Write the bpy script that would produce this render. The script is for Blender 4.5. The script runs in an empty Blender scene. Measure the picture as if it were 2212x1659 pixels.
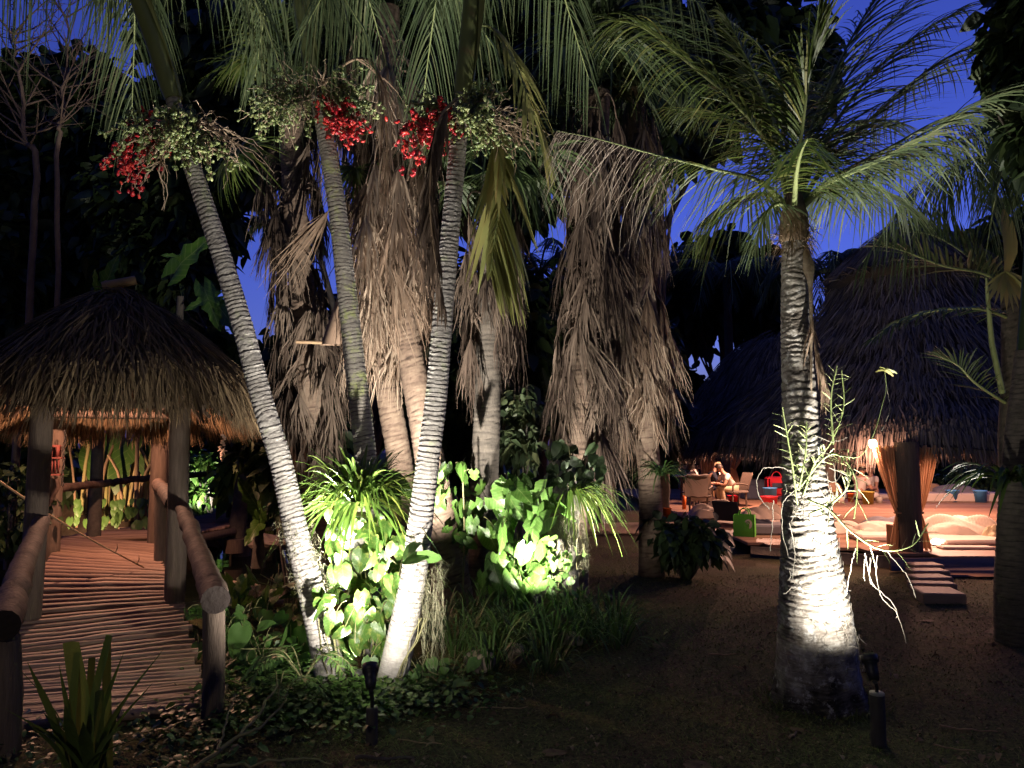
import bpy, math, random
import numpy as np
from mathutils import Vector, Matrix

rng = np.random.default_rng(11)
random.seed(11)
scene = bpy.context.scene
COL = scene.collection
R = math.radians

# ------------------------------------------------------------------ camera
CAM = np.array([0.0, 0.0, 1.65])
PITCH = R(4.5)
cam_data = bpy.data.cameras.new('camera')
cam_data.sensor_width = 36.0
cam_data.lens = 27.04
cam_data.clip_start = 0.05
cam_data.clip_end = 600.0
cam = bpy.data.objects.new('camera', cam_data)
COL.objects.link(cam)
cam.location = CAM.tolist()
cam.rotation_euler = (R(90) + PITCH, 0, 0)
scene.camera = cam

# ------------------------------------------------------------------ dusk sky
world = bpy.data.worlds.new('World')
scene.world = world
world.use_nodes = True
wn = world.node_tree
sky = wn.nodes.new('ShaderNodeTexSky')
sky.sky_type = 'NISHITA'
sky.sun_disc = False
sky.sun_elevation = R(-3.0)
sky.sun_rotation = R(20)
wmix = wn.nodes.new('ShaderNodeMix'); wmix.data_type = 'RGBA'; wmix.blend_type = 'MULTIPLY'
wmix.inputs['Factor'].default_value = 1.0
wn.links.new(sky.outputs[0], wmix.inputs['A'])
wmix.inputs['B'].default_value = (3.6, 5.4, 25.0, 1)
wadd = wn.nodes.new('ShaderNodeMix'); wadd.data_type = 'RGBA'; wadd.blend_type = 'MIX'
wadd.inputs['Factor'].default_value = 0.25
wn.links.new(wmix.outputs['Result'], wadd.inputs['A'])
wadd.inputs['B'].default_value = (0.33, 0.58, 2.9, 1)      # blue hour
bg = wn.nodes['Background']
wn.links.new(wadd.outputs['Result'], bg.inputs['Color'])
bg.inputs['Strength'].default_value = 0.135

# ------------------------------------------------------------------ render look
scene.render.engine = 'CYCLES'
scene.view_settings.view_transform = 'Standard'
scene.view_settings.look = 'None'
scene.view_settings.exposure = 0.0
scene.view_settings.gamma = 1.0
scene.view_settings.use_curve_mapping = False
cy = scene.cycles
cy.max_bounces = 5
cy.diffuse_bounces = 3
cy.glossy_bounces = 2
cy.transmission_bounces = 4
cy.transparent_max_bounces = 4
cy.use_denoising = True
cy.denoiser = 'OPENIMAGEDENOISE'
cy.sample_clamp_indirect = 3.0
cy.caustics_reflective = False
cy.caustics_refractive = False
cy.use_adaptive_sampling = True
cy.adaptive_threshold = 0.02

# ------------------------------------------------------------------ helpers
FPX = 1661.0        # focal length in the 2212 x 1659 picture grid used for surveying the photo

def P(u, v, d):
    """survey point: picture position (2212 x 1659 grid) seen at ground distance d"""
    x = (u - 1106.0) / FPX
    y = (829.5 - v) / FPX
    dirv = np.array([x, math.cos(PITCH) - y * math.sin(PITCH), math.sin(PITCH) + y * math.cos(PITCH)])
    return CAM + dirv * (d / dirv[1])

def PP(pts):
    return np.array([P(*p) for p in pts])

def nrm(a):
    return a / np.maximum(np.linalg.norm(a, axis=-1, keepdims=True), 1e-9)

def catmull(ctrl, n):
    c = np.asarray(ctrl, float)
    if c.ndim == 1:
        c = c[:, None]
    k = len(c)
    ext = np.vstack([2 * c[0] - c[1], c, 2 * c[-1] - c[-2]])
    t = np.linspace(0, k - 1 - 1e-6, n)
    i = t.astype(int)
    f = (t - i)[:, None]
    p0, p1, p2, p3 = ext[i], ext[i + 1], ext[i + 2], ext[i + 3]
    r = 0.5 * ((2 * p1) + (-p0 + p2) * f + (2 * p0 - 5 * p1 + 4 * p2 - p3) * f * f + (-p0 + 3 * p1 - 3 * p2 + p3) * f ** 3)
    return r[:, 0] if r.shape[1] == 1 else r

def frames(path):
    path = np.asarray(path, float)
    T = nrm(np.gradient(path, axis=0))
    N = np.zeros_like(T)
    ref = np.array([1.0, 0, 0]) if abs(T[0][0]) < 0.8 else np.array([0, 1.0, 0])
    n0 = ref - T[0] * ref.dot(T[0])
    N[0] = n0 / np.linalg.norm(n0)
    for i in range(1, len(T)):
        v = N[i - 1] - T[i] * N[i - 1].dot(T[i])
        N[i] = v / max(np.linalg.norm(v), 1e-9)
    return T, N, np.cross(T, N)

class MB:
    """collects geometry for ONE mesh object"""
    def __init__(self):
        self.v, self.f, self.t, self.n = [], [], [], 0

    def add(self, verts, faces, tint=0.5):
        verts = np.asarray(verts, float).reshape(-1, 3)
        faces = np.asarray(faces, np.int64)
        self.v.append(verts)
        self.f.append(faces + self.n)
        tt = np.full(len(verts), tint, float) if np.isscalar(tint) else np.asarray(tint, float).ravel()
        self.t.append(tt)
        self.n += len(verts)

    def ribbons(self, C, W, S, tint=0.5, fold=0.0):
        """C (N,n,3) centre lines, W (N,n) half widths, S (N,n,3) side vectors"""
        N, n, _ = C.shape
        if fold:
            T = nrm(np.gradient(C, axis=1))
            up = np.cross(S, T)
            A = C - S * W[..., None] + up * (W * fold)[..., None]
            B = C
            D = C + S * W[..., None] + up * (W * fold)[..., None]
            V = np.stack([A, B, D], axis=2)
            k = 3
        else:
            V = np.stack([C - S * W[..., None], C + S * W[..., None]], axis=2)
            k = 2
        idx = np.arange(N * n * k).reshape(N, n, k)
        fs = []
        for j in range(k - 1):
            fs.append(np.stack([idx[:, :-1, j], idx[:, :-1, j + 1], idx[:, 1:, j + 1], idx[:, 1:, j]], axis=-1).reshape(-1, 4))
        tt = np.broadcast_to(np.asarray(tint, float).reshape(-1, 1, 1) if not np.isscalar(tint) else np.float64(tint), (N, n, k))
        self.add(V.reshape(-1, 3), np.vstack(fs), tt.reshape(-1))

    def tube(self, path, rad, seg=8, cap=True, tint=0.5, squash=1.0, captint=None):
        path = np.asarray(path, float)
        n = len(path)
        rad = np.full(n, rad, float) if np.isscalar(rad) else np.asarray(rad, float)
        T, N, B = frames(path)
        a = np.linspace(0, 2 * np.pi, seg, endpoint=False)
        ring = N[:, None] * np.cos(a)[None, :, None] + B[:, None] * np.sin(a)[None, :, None] * squash
        V = path[:, None] + ring * rad[:, None, None]
        idx = np.arange(n * seg).reshape(n, seg)
        nx = np.roll(idx, -1, axis=1)
        F = np.stack([idx[:-1], nx[:-1], nx[1:], idx[1:]], axis=-1).reshape(-1, 4)
        self.add(V.reshape(-1, 3), F, tint)
        if cap:
            for e, rev in ((0, True), (n - 1, False)):
                base = self.n
                c = path[e]
                vv = np.vstack([V[e], c[None]])
                k = np.arange(seg)
                kn = np.roll(k, -1)
                tri = np.stack([kn, k, np.full(seg, seg)], -1) if rev else np.stack([k, kn, np.full(seg, seg)], -1)
                self.add(vv, tri, tint if captint is None else captint)

    def box(self, c, size, rot=None, tint=0.5, bevel=0.0):
        c = np.asarray(c, float); h = np.asarray(size, float) / 2
        if bevel:
            b = min(bevel, *(h * 0.9))
            pts = []
            for sx in (-1, 1):
                for sy in (-1, 1):
                    for sz in (-1, 1):
                        s = np.array([sx, sy, sz])
                        for ax in range(3):
                            q = s * (h - b); q[ax] = s[ax] * h[ax]
                            pts.append(q)
            V = np.array(pts)
            idx = lambda sx, sy, sz, ax: (((sx > 0) * 4 + (sy > 0) * 2 + (sz > 0)) * 3 + ax)
            quads, tris = [], []
            for ax in range(3):
                o = [i for i in range(3) if i != ax]
                for s in (-1, 1):
                    q = []
                    for (a_, b_) in ((-1, -1), (1, -1), (1, 1), (-1, 1)):
                        sg = [0, 0, 0]; sg[ax] = s; sg[o[0]] = a_; sg[o[1]] = b_
                        q.append(idx(*sg, ax))
                    if (s > 0) != (ax != 1):
                        q = q[::-1]
                    quads.append(q)
            for ax in range(3):
                o = [i for i in range(3) if i != ax]
                for a_ in (-1, 1):
                    for b_ in (-1, 1):
                        sg0 = [0, 0, 0]; sg0[o[0]] = a_; sg0[o[1]] = b_; sg0[ax] = -1
                        sg1 = list(sg0); sg1[ax] = 1
                        quads.append([idx(*sg0, o[0]), idx(*sg1, o[0]), idx(*sg1, o[1]), idx(*sg0, o[1])])
            for sx in (-1, 1):
                for sy in (-1, 1):
                    for sz in (-1, 1):
                        tris.append([idx(sx, sy, sz, 0), idx(sx, sy, sz, 1), idx(sx, sy, sz, 2)])
            if rot is not None:
                V = V @ np.asarray(rot).T
            self.add(V + c, quads, tint)
            self.add(V + c, tris, tint)
            return
        V = np.array([[x, y, z] for x in (-1, 1) for y in (-1, 1) for z in (-1, 1)], float) * h
        if rot is not None:
            V = V @ np.asarray(rot).T
        F = [[0, 1, 3, 2], [4, 6, 7, 5], [0, 4, 5, 1], [2, 3, 7, 6], [0, 2, 6, 4], [1, 5, 7, 3]]
        self.add(V + c, F, tint)

    def grid(self, V, tint=0.5, closed=False):
        V = np.asarray(V, float)
        n, m, _ = V.shape
        idx = np.arange(n * m).reshape(n, m)
        if closed:
            nx = np.roll(idx, -1, axis=1)
            F = np.stack([idx[:-1], nx[:-1], nx[1:], idx[1:]], -1).reshape(-1, 4)
        else:
            F = np.stack([idx[:-1, :-1], idx[:-1, 1:], idx[1:, 1:], idx[1:, :-1]], -1).reshape(-1, 4)
        self.add(V.reshape(-1, 3), F, tint)

    def lathe(self, c, prof, seg=16, tint=0.5, sx=1.0, sy=1.0, rot=None):
        prof = np.asarray(prof, float)
        a = np.linspace(0, 2 * np.pi, seg, endpoint=False)
        V = np.stack([prof[:, 0][:, None] * np.cos(a) * sx, prof[:, 0][:, None] * np.sin(a) * sy,
                      np.repeat(prof[:, 1][:, None], seg, 1)], -1)
        if rot is not None:
            V = V @ np.asarray(rot).T
        self.grid(V + np.asarray(c, float), tint, closed=True)

    def blob(self, c, r, seg=10, rings=7, noise=0.0, tint=0.5, rot=None):
        th = np.linspace(0.02, np.pi - 0.02, rings)
        ph = np.linspace(0, 2 * np.pi, seg, endpoint=False)
        V = np.stack([np.sin(th)[:, None] * np.cos(ph), np.sin(th)[:, None] * np.sin(ph), np.repeat(np.cos(th)[:, None], seg, 1)], -1)
        if noise:
            V = V * (1 + rng.normal(0, noise, (rings, seg, 1)))
        V = V * np.asarray(r, float)
        if rot is not None:
            V = V @ np.asarray(rot).T
        self.grid(V + np.asarray(c, float), tint, closed=True)

    def mesh(self, name, origin=(0, 0, 0), smooth=True):
        me = bpy.data.meshes.new(name)
        V = np.vstack(self.v) - np.asarray(origin, float)
        me.vertices.add(len(V))
        me.vertices.foreach_set('co', V.astype(np.float32).ravel())
        loops = np.concatenate([f.ravel() for f in self.f])
        sizes = np.concatenate([np.full(len(f), f.shape[1]) for f in self.f])
        starts = np.concatenate([[0], np.cumsum(sizes)[:-1]])
        me.loops.add(len(loops))
        me.loops.foreach_set('vertex_index', loops.astype(np.int32))
        me.polygons.add(len(sizes))
        me.polygons.foreach_set('loop_start', starts.astype(np.int32))
        me.polygons.foreach_set('use_smooth', np.full(len(sizes), bool(smooth)))
        at = me.attributes.new('tint', 'FLOAT', 'POINT')
        at.data.foreach_set('value', np.concatenate(self.t).astype(np.float32))
        me.update(calc_edges=True)
        return me

ORIGIN = {}

def tag(o, label=None, cat=None, group=None, kind=None):
    if label: o['label'] = label
    if cat: o['category'] = cat
    if group: o['group'] = group
    if kind: o['kind'] = kind
    return o

def thing(name, loc, label, cat, group=None):
    o = bpy.data.objects.new(name, None)
    o.empty_display_size = 0.2
    COL.objects.link(o)
    o.location = [float(c) for c in loc]
    ORIGIN[o.name] = np.asarray(loc, float)
    return tag(o, label, cat, group)

def put(name, mb, mat, parent=None, smooth=True, kind=None, label=None):
    """link one mesh object; its points were collected in world space"""
    org = ORIGIN.get(parent.name, np.zeros(3)) if parent is not None else np.zeros(3)
    me = mb.mesh(name, org, smooth)
    me.materials.append(mat)
    o = bpy.data.objects.new(name, me)
    COL.objects.link(o)
    if parent is not None:
        o.parent = parent
        ORIGIN[o.name] = org
    if kind: o['kind'] = kind
    if label: o['label'] = label
    return o

def piece(name, me, parent, M_local, label=None):
    """one more object that shares mesh data; M_local is relative to the parent"""
    o = bpy.data.objects.new(name, me)
    COL.objects.link(o)
    o.parent = parent
    o.matrix_local = M_local
    if label: o['label'] = label
    return o

def basis(x, y, z, loc, s=1.0):
    m = Matrix.Identity(4)
    for i, a in enumerate((x, y, z)):
        for r in range(3):
            m[r][i] = float(a[r]) * s
    for r in range(3):
        m[r][3] = float(loc[r])
    return m

def rotz(a):
    c, s = math.cos(a), math.sin(a)
    return np.array([[c, -s, 0], [s, c, 0], [0, 0, 1.0]])

# ------------------------------------------------------------------ materials
def material(name, stops, rough=0.7, nscale=8.0, namt=0.5, bump=0.0, bscale=40.0, transl=0.0, spec=0.3,
             stretch=(1, 1, 1), detail=4.0, blotch=None, blotch_scale=3.0, blotch_amt=0.5, coat=0.0, veins=0.0):
    """stops: colours picked by the per-piece 'tint' value pushed about by noise"""
    m = bpy.data.materials.new(name)
    m.use_nodes = True
    nt = m.node_tree
    nd, lk = nt.nodes, nt.links
    bs = nd['Principled BSDF']
    tc = nd.new('ShaderNodeTexCoord')
    mp = nd.new('ShaderNodeMapping')
    mp.inputs['Scale'].default_value = stretch
    lk.new(tc.outputs['Object'], mp.inputs['Vector'])
    no = nd.new('ShaderNodeTexNoise')
    no.inputs['Scale'].default_value = nscale
    no.inputs['Detail'].default_value = detail
    no.inputs['Roughness'].default_value = 0.65
    lk.new(mp.outputs[0], no.inputs['Vector'])
    at = nd.new('ShaderNodeAttribute'); at.attribute_name = 'tint'
    sub = nd.new('ShaderNodeMath'); sub.operation = 'MULTIPLY_ADD'
    lk.new(no.outputs['Fac'], sub.inputs[0]); sub.inputs[1].default_value = namt * 2; sub.inputs[2].default_value = -namt
    ad = nd.new('ShaderNodeMath'); ad.operation = 'ADD'; ad.use_clamp = True
    lk.new(at.outputs['Fac'], ad.inputs[0]); lk.new(sub.outputs[0], ad.inputs[1])
    cr = nd.new('ShaderNodeValToRGB')
    el = cr.color_ramp.elements
    while len(el) < len(stops): el.new(0.5)
    for i, c in enumerate(stops):
        el[i].position = i / max(1, len(stops) - 1) if len(c) == 3 else c[3]
        el[i].color = (c[0], c[1], c[2], 1)
    lk.new(ad.outputs[0], cr.inputs[0])
    colour = cr.outputs[0]
    if blotch is not None:
        n2 = nd.new('ShaderNodeTexNoise'); n2.inputs['Scale'].default_value = blotch_scale; n2.inputs['Detail'].default_value = 5.0
        n2.inputs['Roughness'].default_value = 0.7
        lk.new(tc.outputs['Object'], n2.inputs['Vector'])
        r2 = nd.new('ShaderNodeValToRGB')
        r2.color_ramp.elements[0].position = 1.0 - blotch_amt - 0.06
        r2.color_ramp.elements[1].position = 1.0 - blotch_amt + 0.06
        lk.new(n2.outputs['Fac'], r2.inputs[0])
        mx = nd.new('ShaderNodeMix'); mx.data_type = 'RGBA'
        lk.new(r2.outputs[0], mx.inputs['Factor']); lk.new(colour, mx.inputs['A'])
        mx.inputs['B'].default_value = (*blotch, 1)
        colour = mx.outputs['Result']
    vein = None
    if veins:
        # midrib and side veins of a broad leaf, laid out in the leaf's own coordinates
        sx = nd.new('ShaderNodeSeparateXYZ'); lk.new(tc.outputs['Object'], sx.inputs[0])
        def M_(op, a, b=None):
            n = nd.new('ShaderNodeMath'); n.operation = op
            for i, q in enumerate((a, b)):
                if q is None: continue
                if isinstance(q, (int, float)): n.inputs[i].default_value = q
                else: lk.new(q, n.inputs[i])
            return n.outputs[0]
        ax = M_('ABSOLUTE', sx.outputs['X'])
        ph = M_('FRACT', M_('MULTIPLY', M_('SUBTRACT', sx.outputs['Y'], M_('MULTIPLY', ax, .75)), 7.5))
        sv = M_('LESS_THAN', M_('ABSOLUTE', M_('SUBTRACT', ph, .5)), .075)
        mv = M_('LESS_THAN', ax, .014)
        vein = M_('MAXIMUM', M_('MULTIPLY', sv, .6), mv)
        vx = nd.new('ShaderNodeMix'); vx.data_type = 'RGBA'
        lk.new(M_('MULTIPLY', vein, veins), vx.inputs['Factor']); lk.new(colour, vx.inputs['A']); vx.inputs['B'].default_value = (.2, .26, .09, 1)
        colour = vx.outputs['Result']
    lk.new(colour, bs.inputs['Base Color'])
    bs.inputs['Roughness'].default_value = rough
    bs.inputs['Specular IOR Level'].default_value = spec
    if coat: bs.inputs['Coat Weight'].default_value = coat
    if bump:
        nb = nd.new('ShaderNodeTexNoise'); nb.inputs['Scale'].default_value = bscale; nb.inputs['Detail'].default_value = 4.0
        lk.new(mp.outputs[0], nb.inputs['Vector'])
        bn = nd.new('ShaderNodeBump'); bn.inputs['Strength'].default_value = bump; bn.inputs['Distance'].default_value = 0.01
        lk.new(nb.outputs['Fac'], bn.inputs['Height'])
        lk.new(bn.outputs[0], bs.inputs['Normal'])
    if transl:
        tr = nd.new('ShaderNodeBsdfTranslucent')
        lk.new(colour, tr.inputs['Color'])
        ms = nd.new('ShaderNodeMixShader'); ms.inputs[0].default_value = transl
        lk.new(bs.outputs[0], ms.inputs[1]); lk.new(tr.outputs[0], ms.inputs[2])
        lk.new(ms.outputs[0], nd['Material Output'].inputs['Surface'])
    return m

def glow(name, col, strength):
    m = bpy.data.materials.new(name); m.use_nodes = True
    b = m.node_tree.nodes['Principled BSDF']
    b.inputs['Base Color'].default_value = (*col, 1)
    b.inputs['Emission Color'].default_value = (*col, 1)
    b.inputs['Emission Strength'].default_value = strength
    return m

MT = dict(
    palm_trunk=material('palm_trunk_bark', [(.025, .02, .017), (.2, .18, .16), (.38, .355, .31)], .85, 14, .38, .5, 60, blotch=(.33, .36, .16), blotch_scale=7, blotch_amt=.42),
    palm_trunk_grey=material('weathered_palm_bark', [(.025, .02, .018), (.21, .192, .178), (.42, .4, .37)], .85, 16, .45, .7, 60, blotch=(.3, .31, .22), blotch_scale=9, blotch_amt=.37),
    coconut_bark=material('coconut_bark', [(.022, .019, .016), (.15, .13, .11), (.38, .36, .32)], .88, 9, .75, .7, 45, blotch=(.5, .49, .46), blotch_scale=14, blotch_amt=.38),
    old_bark=material('old_fan_palm_bark', [(.04, .027, .02), (.14, .095, .07), (.24, .18, .13)], .9, 12, .4, .6, 50, stretch=(1, 1, .6)),
    dark_bark=material('dark_bark', [(.02, .017, .014), (.07, .06, .05), (.13, .11, .09)], .9, 12, .5, .6, 50),
    crownshaft=material('green_crownshaft', [(.07, .09, .03), (.17, .2, .08), (.26, .28, .13)], .5, 3, .35, .1, 30, stretch=(3, 3, .5), blotch=(.2, .17, .08), blotch_scale=6, blotch_amt=.36),
    frond=material('palm_leaflet_green', [(.025, .045, .009), (.064, .1, .018), (.15, .15, .04)], .45, 2, .2, 0, transl=.3, spec=.4),
    frond_cool=material('palm_leaflet_grey_green', [(.04, .062, .03), (.09, .13, .06), (.16, .18, .085)], .45, 2, .2, 0, transl=.3, spec=.4),
    frond_yellow=material('ageing_leaflet_yellow_green', [(.16, .19, .06), (.28, .29, .1), (.34, .27, .1)], .5, 5, .35, 0, transl=.3, spec=.3),
    frond_dark=material('dark_leaflet', [(.02, .035, .014), (.04, .065, .022), (.06, .08, .03)], .5, 2, .2, 0, transl=.25, spec=.35),
    frond_dead=material('dead_leaflet_brown', [(.1, .066, .045), (.25, .175, .125), (.42, .33, .25)], .8, 6, .35, 0, transl=.15, spec=.15),
    frond_dead_dark=material('dead_leaflet_dark', [(.05, .035, .028), (.1, .072, .055), (.17, .13, .1)], .85, 6, .35, 0, transl=.1, spec=.1),
    rachis=material('green_leaf_stalk', [(.1, .13, .04), (.2, .24, .1), (.3, .3, .15)], .5, 4, .3),
    rachis_dead=material('dry_leaf_stalk', [(.12, .08, .05), (.25, .18, .12), (.36, .29, .2)], .8, 6, .35),
    fibre=material('palm_fibre', [(.08, .05, .03), (.2, .14, .09), (.4, .33, .25)], .9, 20, .6, .5, 60),
    green_fruit=material('green_palm_fruit', [(.05, .08, .03), (.13, .17, .06), (.26, .29, .12)], .35, 4, .2, spec=.5),
    red_fruit=material('red_palm_fruit', [(.13, .005, .009), (.4, .016, .026), (.58, .06, .04)], .35, 4, .2, spec=.5),
    panicle=material('fruit_stalk', [(.14, .09, .06), (.32, .24, .17), (.5, .44, .32)], .8, 6, .4),
    thatch=material('palm_thatch', [(.05, .036, .022), (.135, .095, .056), (.29, .21, .12)], .9, 5, .3, 0, transl=.08, spec=.1),
    thatch_grey=material('old_grey_thatch', [(.06, .05, .044), (.14, .115, .097), (.24, .2, .17)], .95, 5, .35, 0, spec=.1),
    thatch_core=material('thatch_underlayer', [(.03, .022, .016), (.06, .045, .032), (.1, .075, .05)], .95, 20, .5, .6, 40),
    post=material('weathered_timber_post', [(.045, .033, .027), (.11, .08, .062), (.2, .15, .115)], .85, 6, .5, .8, 30, stretch=(6, 6, .6)),
    rail=material('peeled_log_rail', [(.018, .011, .009), (.065, .04, .03), (.18, .12, .09)], .8, 11, .6, 1.0, 26),
    plank=material('bridge_slat_timber', [(.1, .062, .045), (.2, .125, .09), (.3, .2, .15)], .6, 7, .35, .4, 40, stretch=(.6, 6, 6), spec=.4),
    deck=material('deck_boards', [(.18, .10, .068), (.29, .17, .115), (.36, .235, .16)], .6, 3, .3, .1, 20, stretch=(.4, 9, 4), spec=.2),
    step=material('step_timber', [(.18, .12, .085), (.3, .2, .14), (.38, .27, .2)], .7, 5, .4, .4, 30, stretch=(.8, 6, 6)),
    soil=material('bank_soil', [(.03, .02, .013), (.075, .05, .034), (.14, .1, .075)], .95, 9, .7, .9, 18),
    rock=material('coral_rock', [(.14, .1, .075), (.27, .21, .16), (.4, .34, .27)], .9, 8, .6, .9, 25),
    black_metal=material('black_lamp_housing', [(.012, .012, .012), (.02, .02, .02), (.03, .03, .028)], .45, 20, .3, .1, 80, spec=.4),
    pvc=material('stained_post_pipe', [(.03, .028, .022), (.055, .05, .04), (.09, .085, .065)], .6, 12, .4, .2, 40),
    pale_cap=material('pale_pipe_cap', [(.2, .2, .16), (.3, .3, .24)], .6, 12, .4),
    pothos=material('variegated_vine_leaf', [(.022, .06, .01), (.045, .105, .016), (.085, .14, .025)], .38, 3, .25, .25, 10, transl=.25, spec=.45, blotch=(.2, .22, .055), blotch_scale=3.2, blotch_amt=.44, veins=.35),
    philo=material('broad_green_leaf', [(.025, .07, .012), (.05, .115, .018), (.09, .16, .028)], .4, 3, .3, .25, 10, transl=.3, spec=.4, veins=.5),
    strap=material('lily_strap_leaf', [(.04, .085, .015), (.085, .15, .025), (.17, .2, .04)], .4, 4, .25, transl=.3, spec=.5),
    strap_dark=material('turf_lily_leaf', [(.025, .055, .018), (.05, .1, .025), (.09, .14, .04)], .45, 4, .25, transl=.25, spec=.4),
    strap_fg=material('foreground_strap_leaf', [(.05, .08, .02), (.1, .15, .035), (.2, .25, .06)], .5, 5, .3, .2, 20, transl=.25, stretch=(6, 6, .8)),
    weed=material('groundcover_leaf', [(.03, .07, .015), (.065, .13, .03), (.12, .18, .05)], .45, 4, .2, transl=.25, spec=.4),
    stem=material('plant_stem', [(.07, .07, .03), (.16, .15, .07), (.25, .22, .12)], .7, 6, .4),
    tree_leaf=material('tree_leaf', [(.012, .022, .009), (.025, .045, .016), (.05, .075, .025)], .5, 1, .2, transl=.2, spec=.35),
    cane=material('dry_cane', [(.16, .1, .06), (.3, .2, .12), (.3, .3, .1)], .75, 6, .4, .3, 30),
    moss=material('spanish_moss', [(.06, .055, .035), (.15, .145, .09), (.26, .25, .17)], .95, 6, .3, transl=.2, spec=.1),
    pale_leaflet=material('dried_pale_leaflet', [(.16, .12, .09), (.3, .245, .2), (.42, .36, .3)], .6, 6, .35, 0, transl=.15, spec=.3),
    root=material('aerial_root', [(.09, .08, .06), (.17, .155, .125), (.28, .26, .22)], .7, 8, .3),
    orchid=material('orchid_stem_green', [(.1, .13, .05), (.2, .25, .1), (.36, .36, .2)], .5, 5, .3, transl=.1),
    curtain=material('linen_curtain', [(.42, .25, .14), (.55, .34, .2), (.6, .4, .26)], .85, 3, .2, .1, 90, transl=.5),
    linen=material('pale_bed_linen', [(.5, .42, .36), (.62, .53, .46), (.68, .6, .53)], .9, 4, .3, .3, 25),
    grey_cloth=material('grey_cloth', [(.1, .1, .12), (.17, .17, .2), (.25, .25, .28)], .9, 6, .3, .2, 40),
    cardboard=material('brown_board', [(.16, .1, .07), (.25, .17, .12), (.32, .23, .17)], .8, 5, .3),
    skin=material('skin', [(.4, .22, .15), (.5, .29, .21), (.55, .33, .25)], .55, 6, .15),
    white_shirt=material('white_cotton', [(.55, .5, .46), (.66, .61, .57), (.7, .66, .62)], .85, 6, .25, .2, 40),
    khaki=material('khaki_cotton', [(.38, .31, .2), (.5, .42, .28), (.55, .46, .32)], .85, 6, .25, .2, 40),
    navy=material('navy_cotton', [(.015, .017, .03), (.03, .034, .055), (.05, .055, .08)], .85, 6, .25),
    dark_hair=material('dark_hair', [(.012, .009, .007), (.025, .018, .014), (.04, .03, .024)], .5, 20, .4),
    fair_hair=material('fair_hair', [(.33, .22, .12), (.45, .33, .2), (.5, .4, .27)], .55, 20, .4),
    straw=material('straw_hat_weave', [(.35, .22, .12), (.46, .31, .18), (.52, .38, .24)], .8, 20, .3, .3, 60),
    wicker=material('brown_wicker', [(.05, .035, .028), (.1, .075, .06), (.17, .13, .1)], .7, 30, .5, .6, 50),
    red_plastic=material('red_plastic', [(.5, .02, .03), (.6, .03, .05)], .4, 4, .1),
    orange_plastic=material('orange_plastic', [(.6, .12, .02), (.7, .17, .03)], .4, 4, .1),
    blue_plastic=material('blue_plastic', [(.1, .36, .8), (.13, .42, .85)], .4, 4, .1),
    yellow_plastic=material('yellow_plastic', [(.5, .42, .08), (.58, .5, .12)], .4, 4, .1),
    green_bag=material('green_bag_fabric', [(.05, .28, .03), (.09, .4, .04), (.12, .46, .06)], .6, 5, .2, .15, 30),
    pale_print=material('pale_print', [(.5, .52, .4), (.58, .6, .47)], .7, 5, .1),
    candle=material('white_candle_wax', [(.6, .55, .48), (.7, .64, .56)], .6, 5, .1, transl=.3),
    red_wood=material('red_painted_wood', [(.07, .018, .014), (.13, .03, .024), (.18, .05, .04)], .7, 8, .4),
    shell=material('sea_shell', [(.42, .33, .27), (.6, .52, .45), (.7, .64, .58)], .5, 12, .4),
    white_petal=material('white_petal', [(.55, .55, .5), (.68, .68, .64)], .6, 4, .1, transl=.3),
    litter=material('dry_leaf_litter', [(.06, .035, .02), (.13, .085, .05), (.26, .2, .12)], .85, 4, .3, spec=.2),
    grass=material('lawn_grass', [(.05, .075, .02), (.11, .145, .04), (.2, .19, .075)], .7, 3, .3, transl=.2, spec=.2),
)

def ground_material():
    m = bpy.data.materials.new('lawn_soil_and_turf'); m.use_nodes = True
    nt = m.node_tree; nd, lk = nt.nodes, nt.links
    bs = nd['Principled BSDF']; bs.inputs['Roughness'].default_value = .95; bs.inputs['Specular IOR Level'].default_value = .15
    tc = nd.new('ShaderNodeTexCoord')
    big = nd.new('ShaderNodeTexNoise'); big.inputs['Scale'].default_value = .55; big.inputs['Detail'].default_value = 6; big.inputs['Roughness'].default_value = .65
    fine = nd.new('ShaderNodeTexNoise'); fine.inputs['Scale'].default_value = 38; fine.inputs['Detail'].default_value = 5; fine.inputs['Roughness'].default_value = .75
    lk.new(tc.outputs['Object'], big.inputs['Vector']); lk.new(tc.outputs['Object'], fine.inputs['Vector'])
    r1 = nd.new('ShaderNodeValToRGB'); e = r1.color_ramp.elements
    e[0].position = .4; e[0].color = (.085, .064, .04, 1); e[1].position = .6; e[1].color = (.07, .085, .03, 1)
    lk.new(big.outputs['Fac'], r1.inputs[0])
    r2 = nd.new('ShaderNodeValToRGB'); e = r2.color_ramp.elements
    e[0].position = .35; e[0].color = (.35, .35, .35, 1); e[1].position = .75; e[1].color = (2.0, 1.9, 1.7, 1)
    lk.new(fine.outputs['Fac'], r2.inputs[0])
    mx = nd.new('ShaderNodeMix'); mx.data_type = 'RGBA'; mx.blend_type = 'MULTIPLY'; mx.inputs['Factor'].default_value = 1
    lk.new(r1.outputs[0], mx.inputs['A']); lk.new(r2.outputs[0], mx.inputs['B'])
    lk.new(mx.outputs['Result'], bs.inputs['Base Color'])
    bn = nd.new('ShaderNodeBump'); bn.inputs['Strength'].default_value = .9; bn.inputs['Distance'].default_value = .02
    lk.new(fine.outputs['Fac'], bn.inputs['Height']); lk.new(bn.outputs[0], bs.inputs['Normal'])
    return m
MT['ground'] = ground_material()

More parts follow.
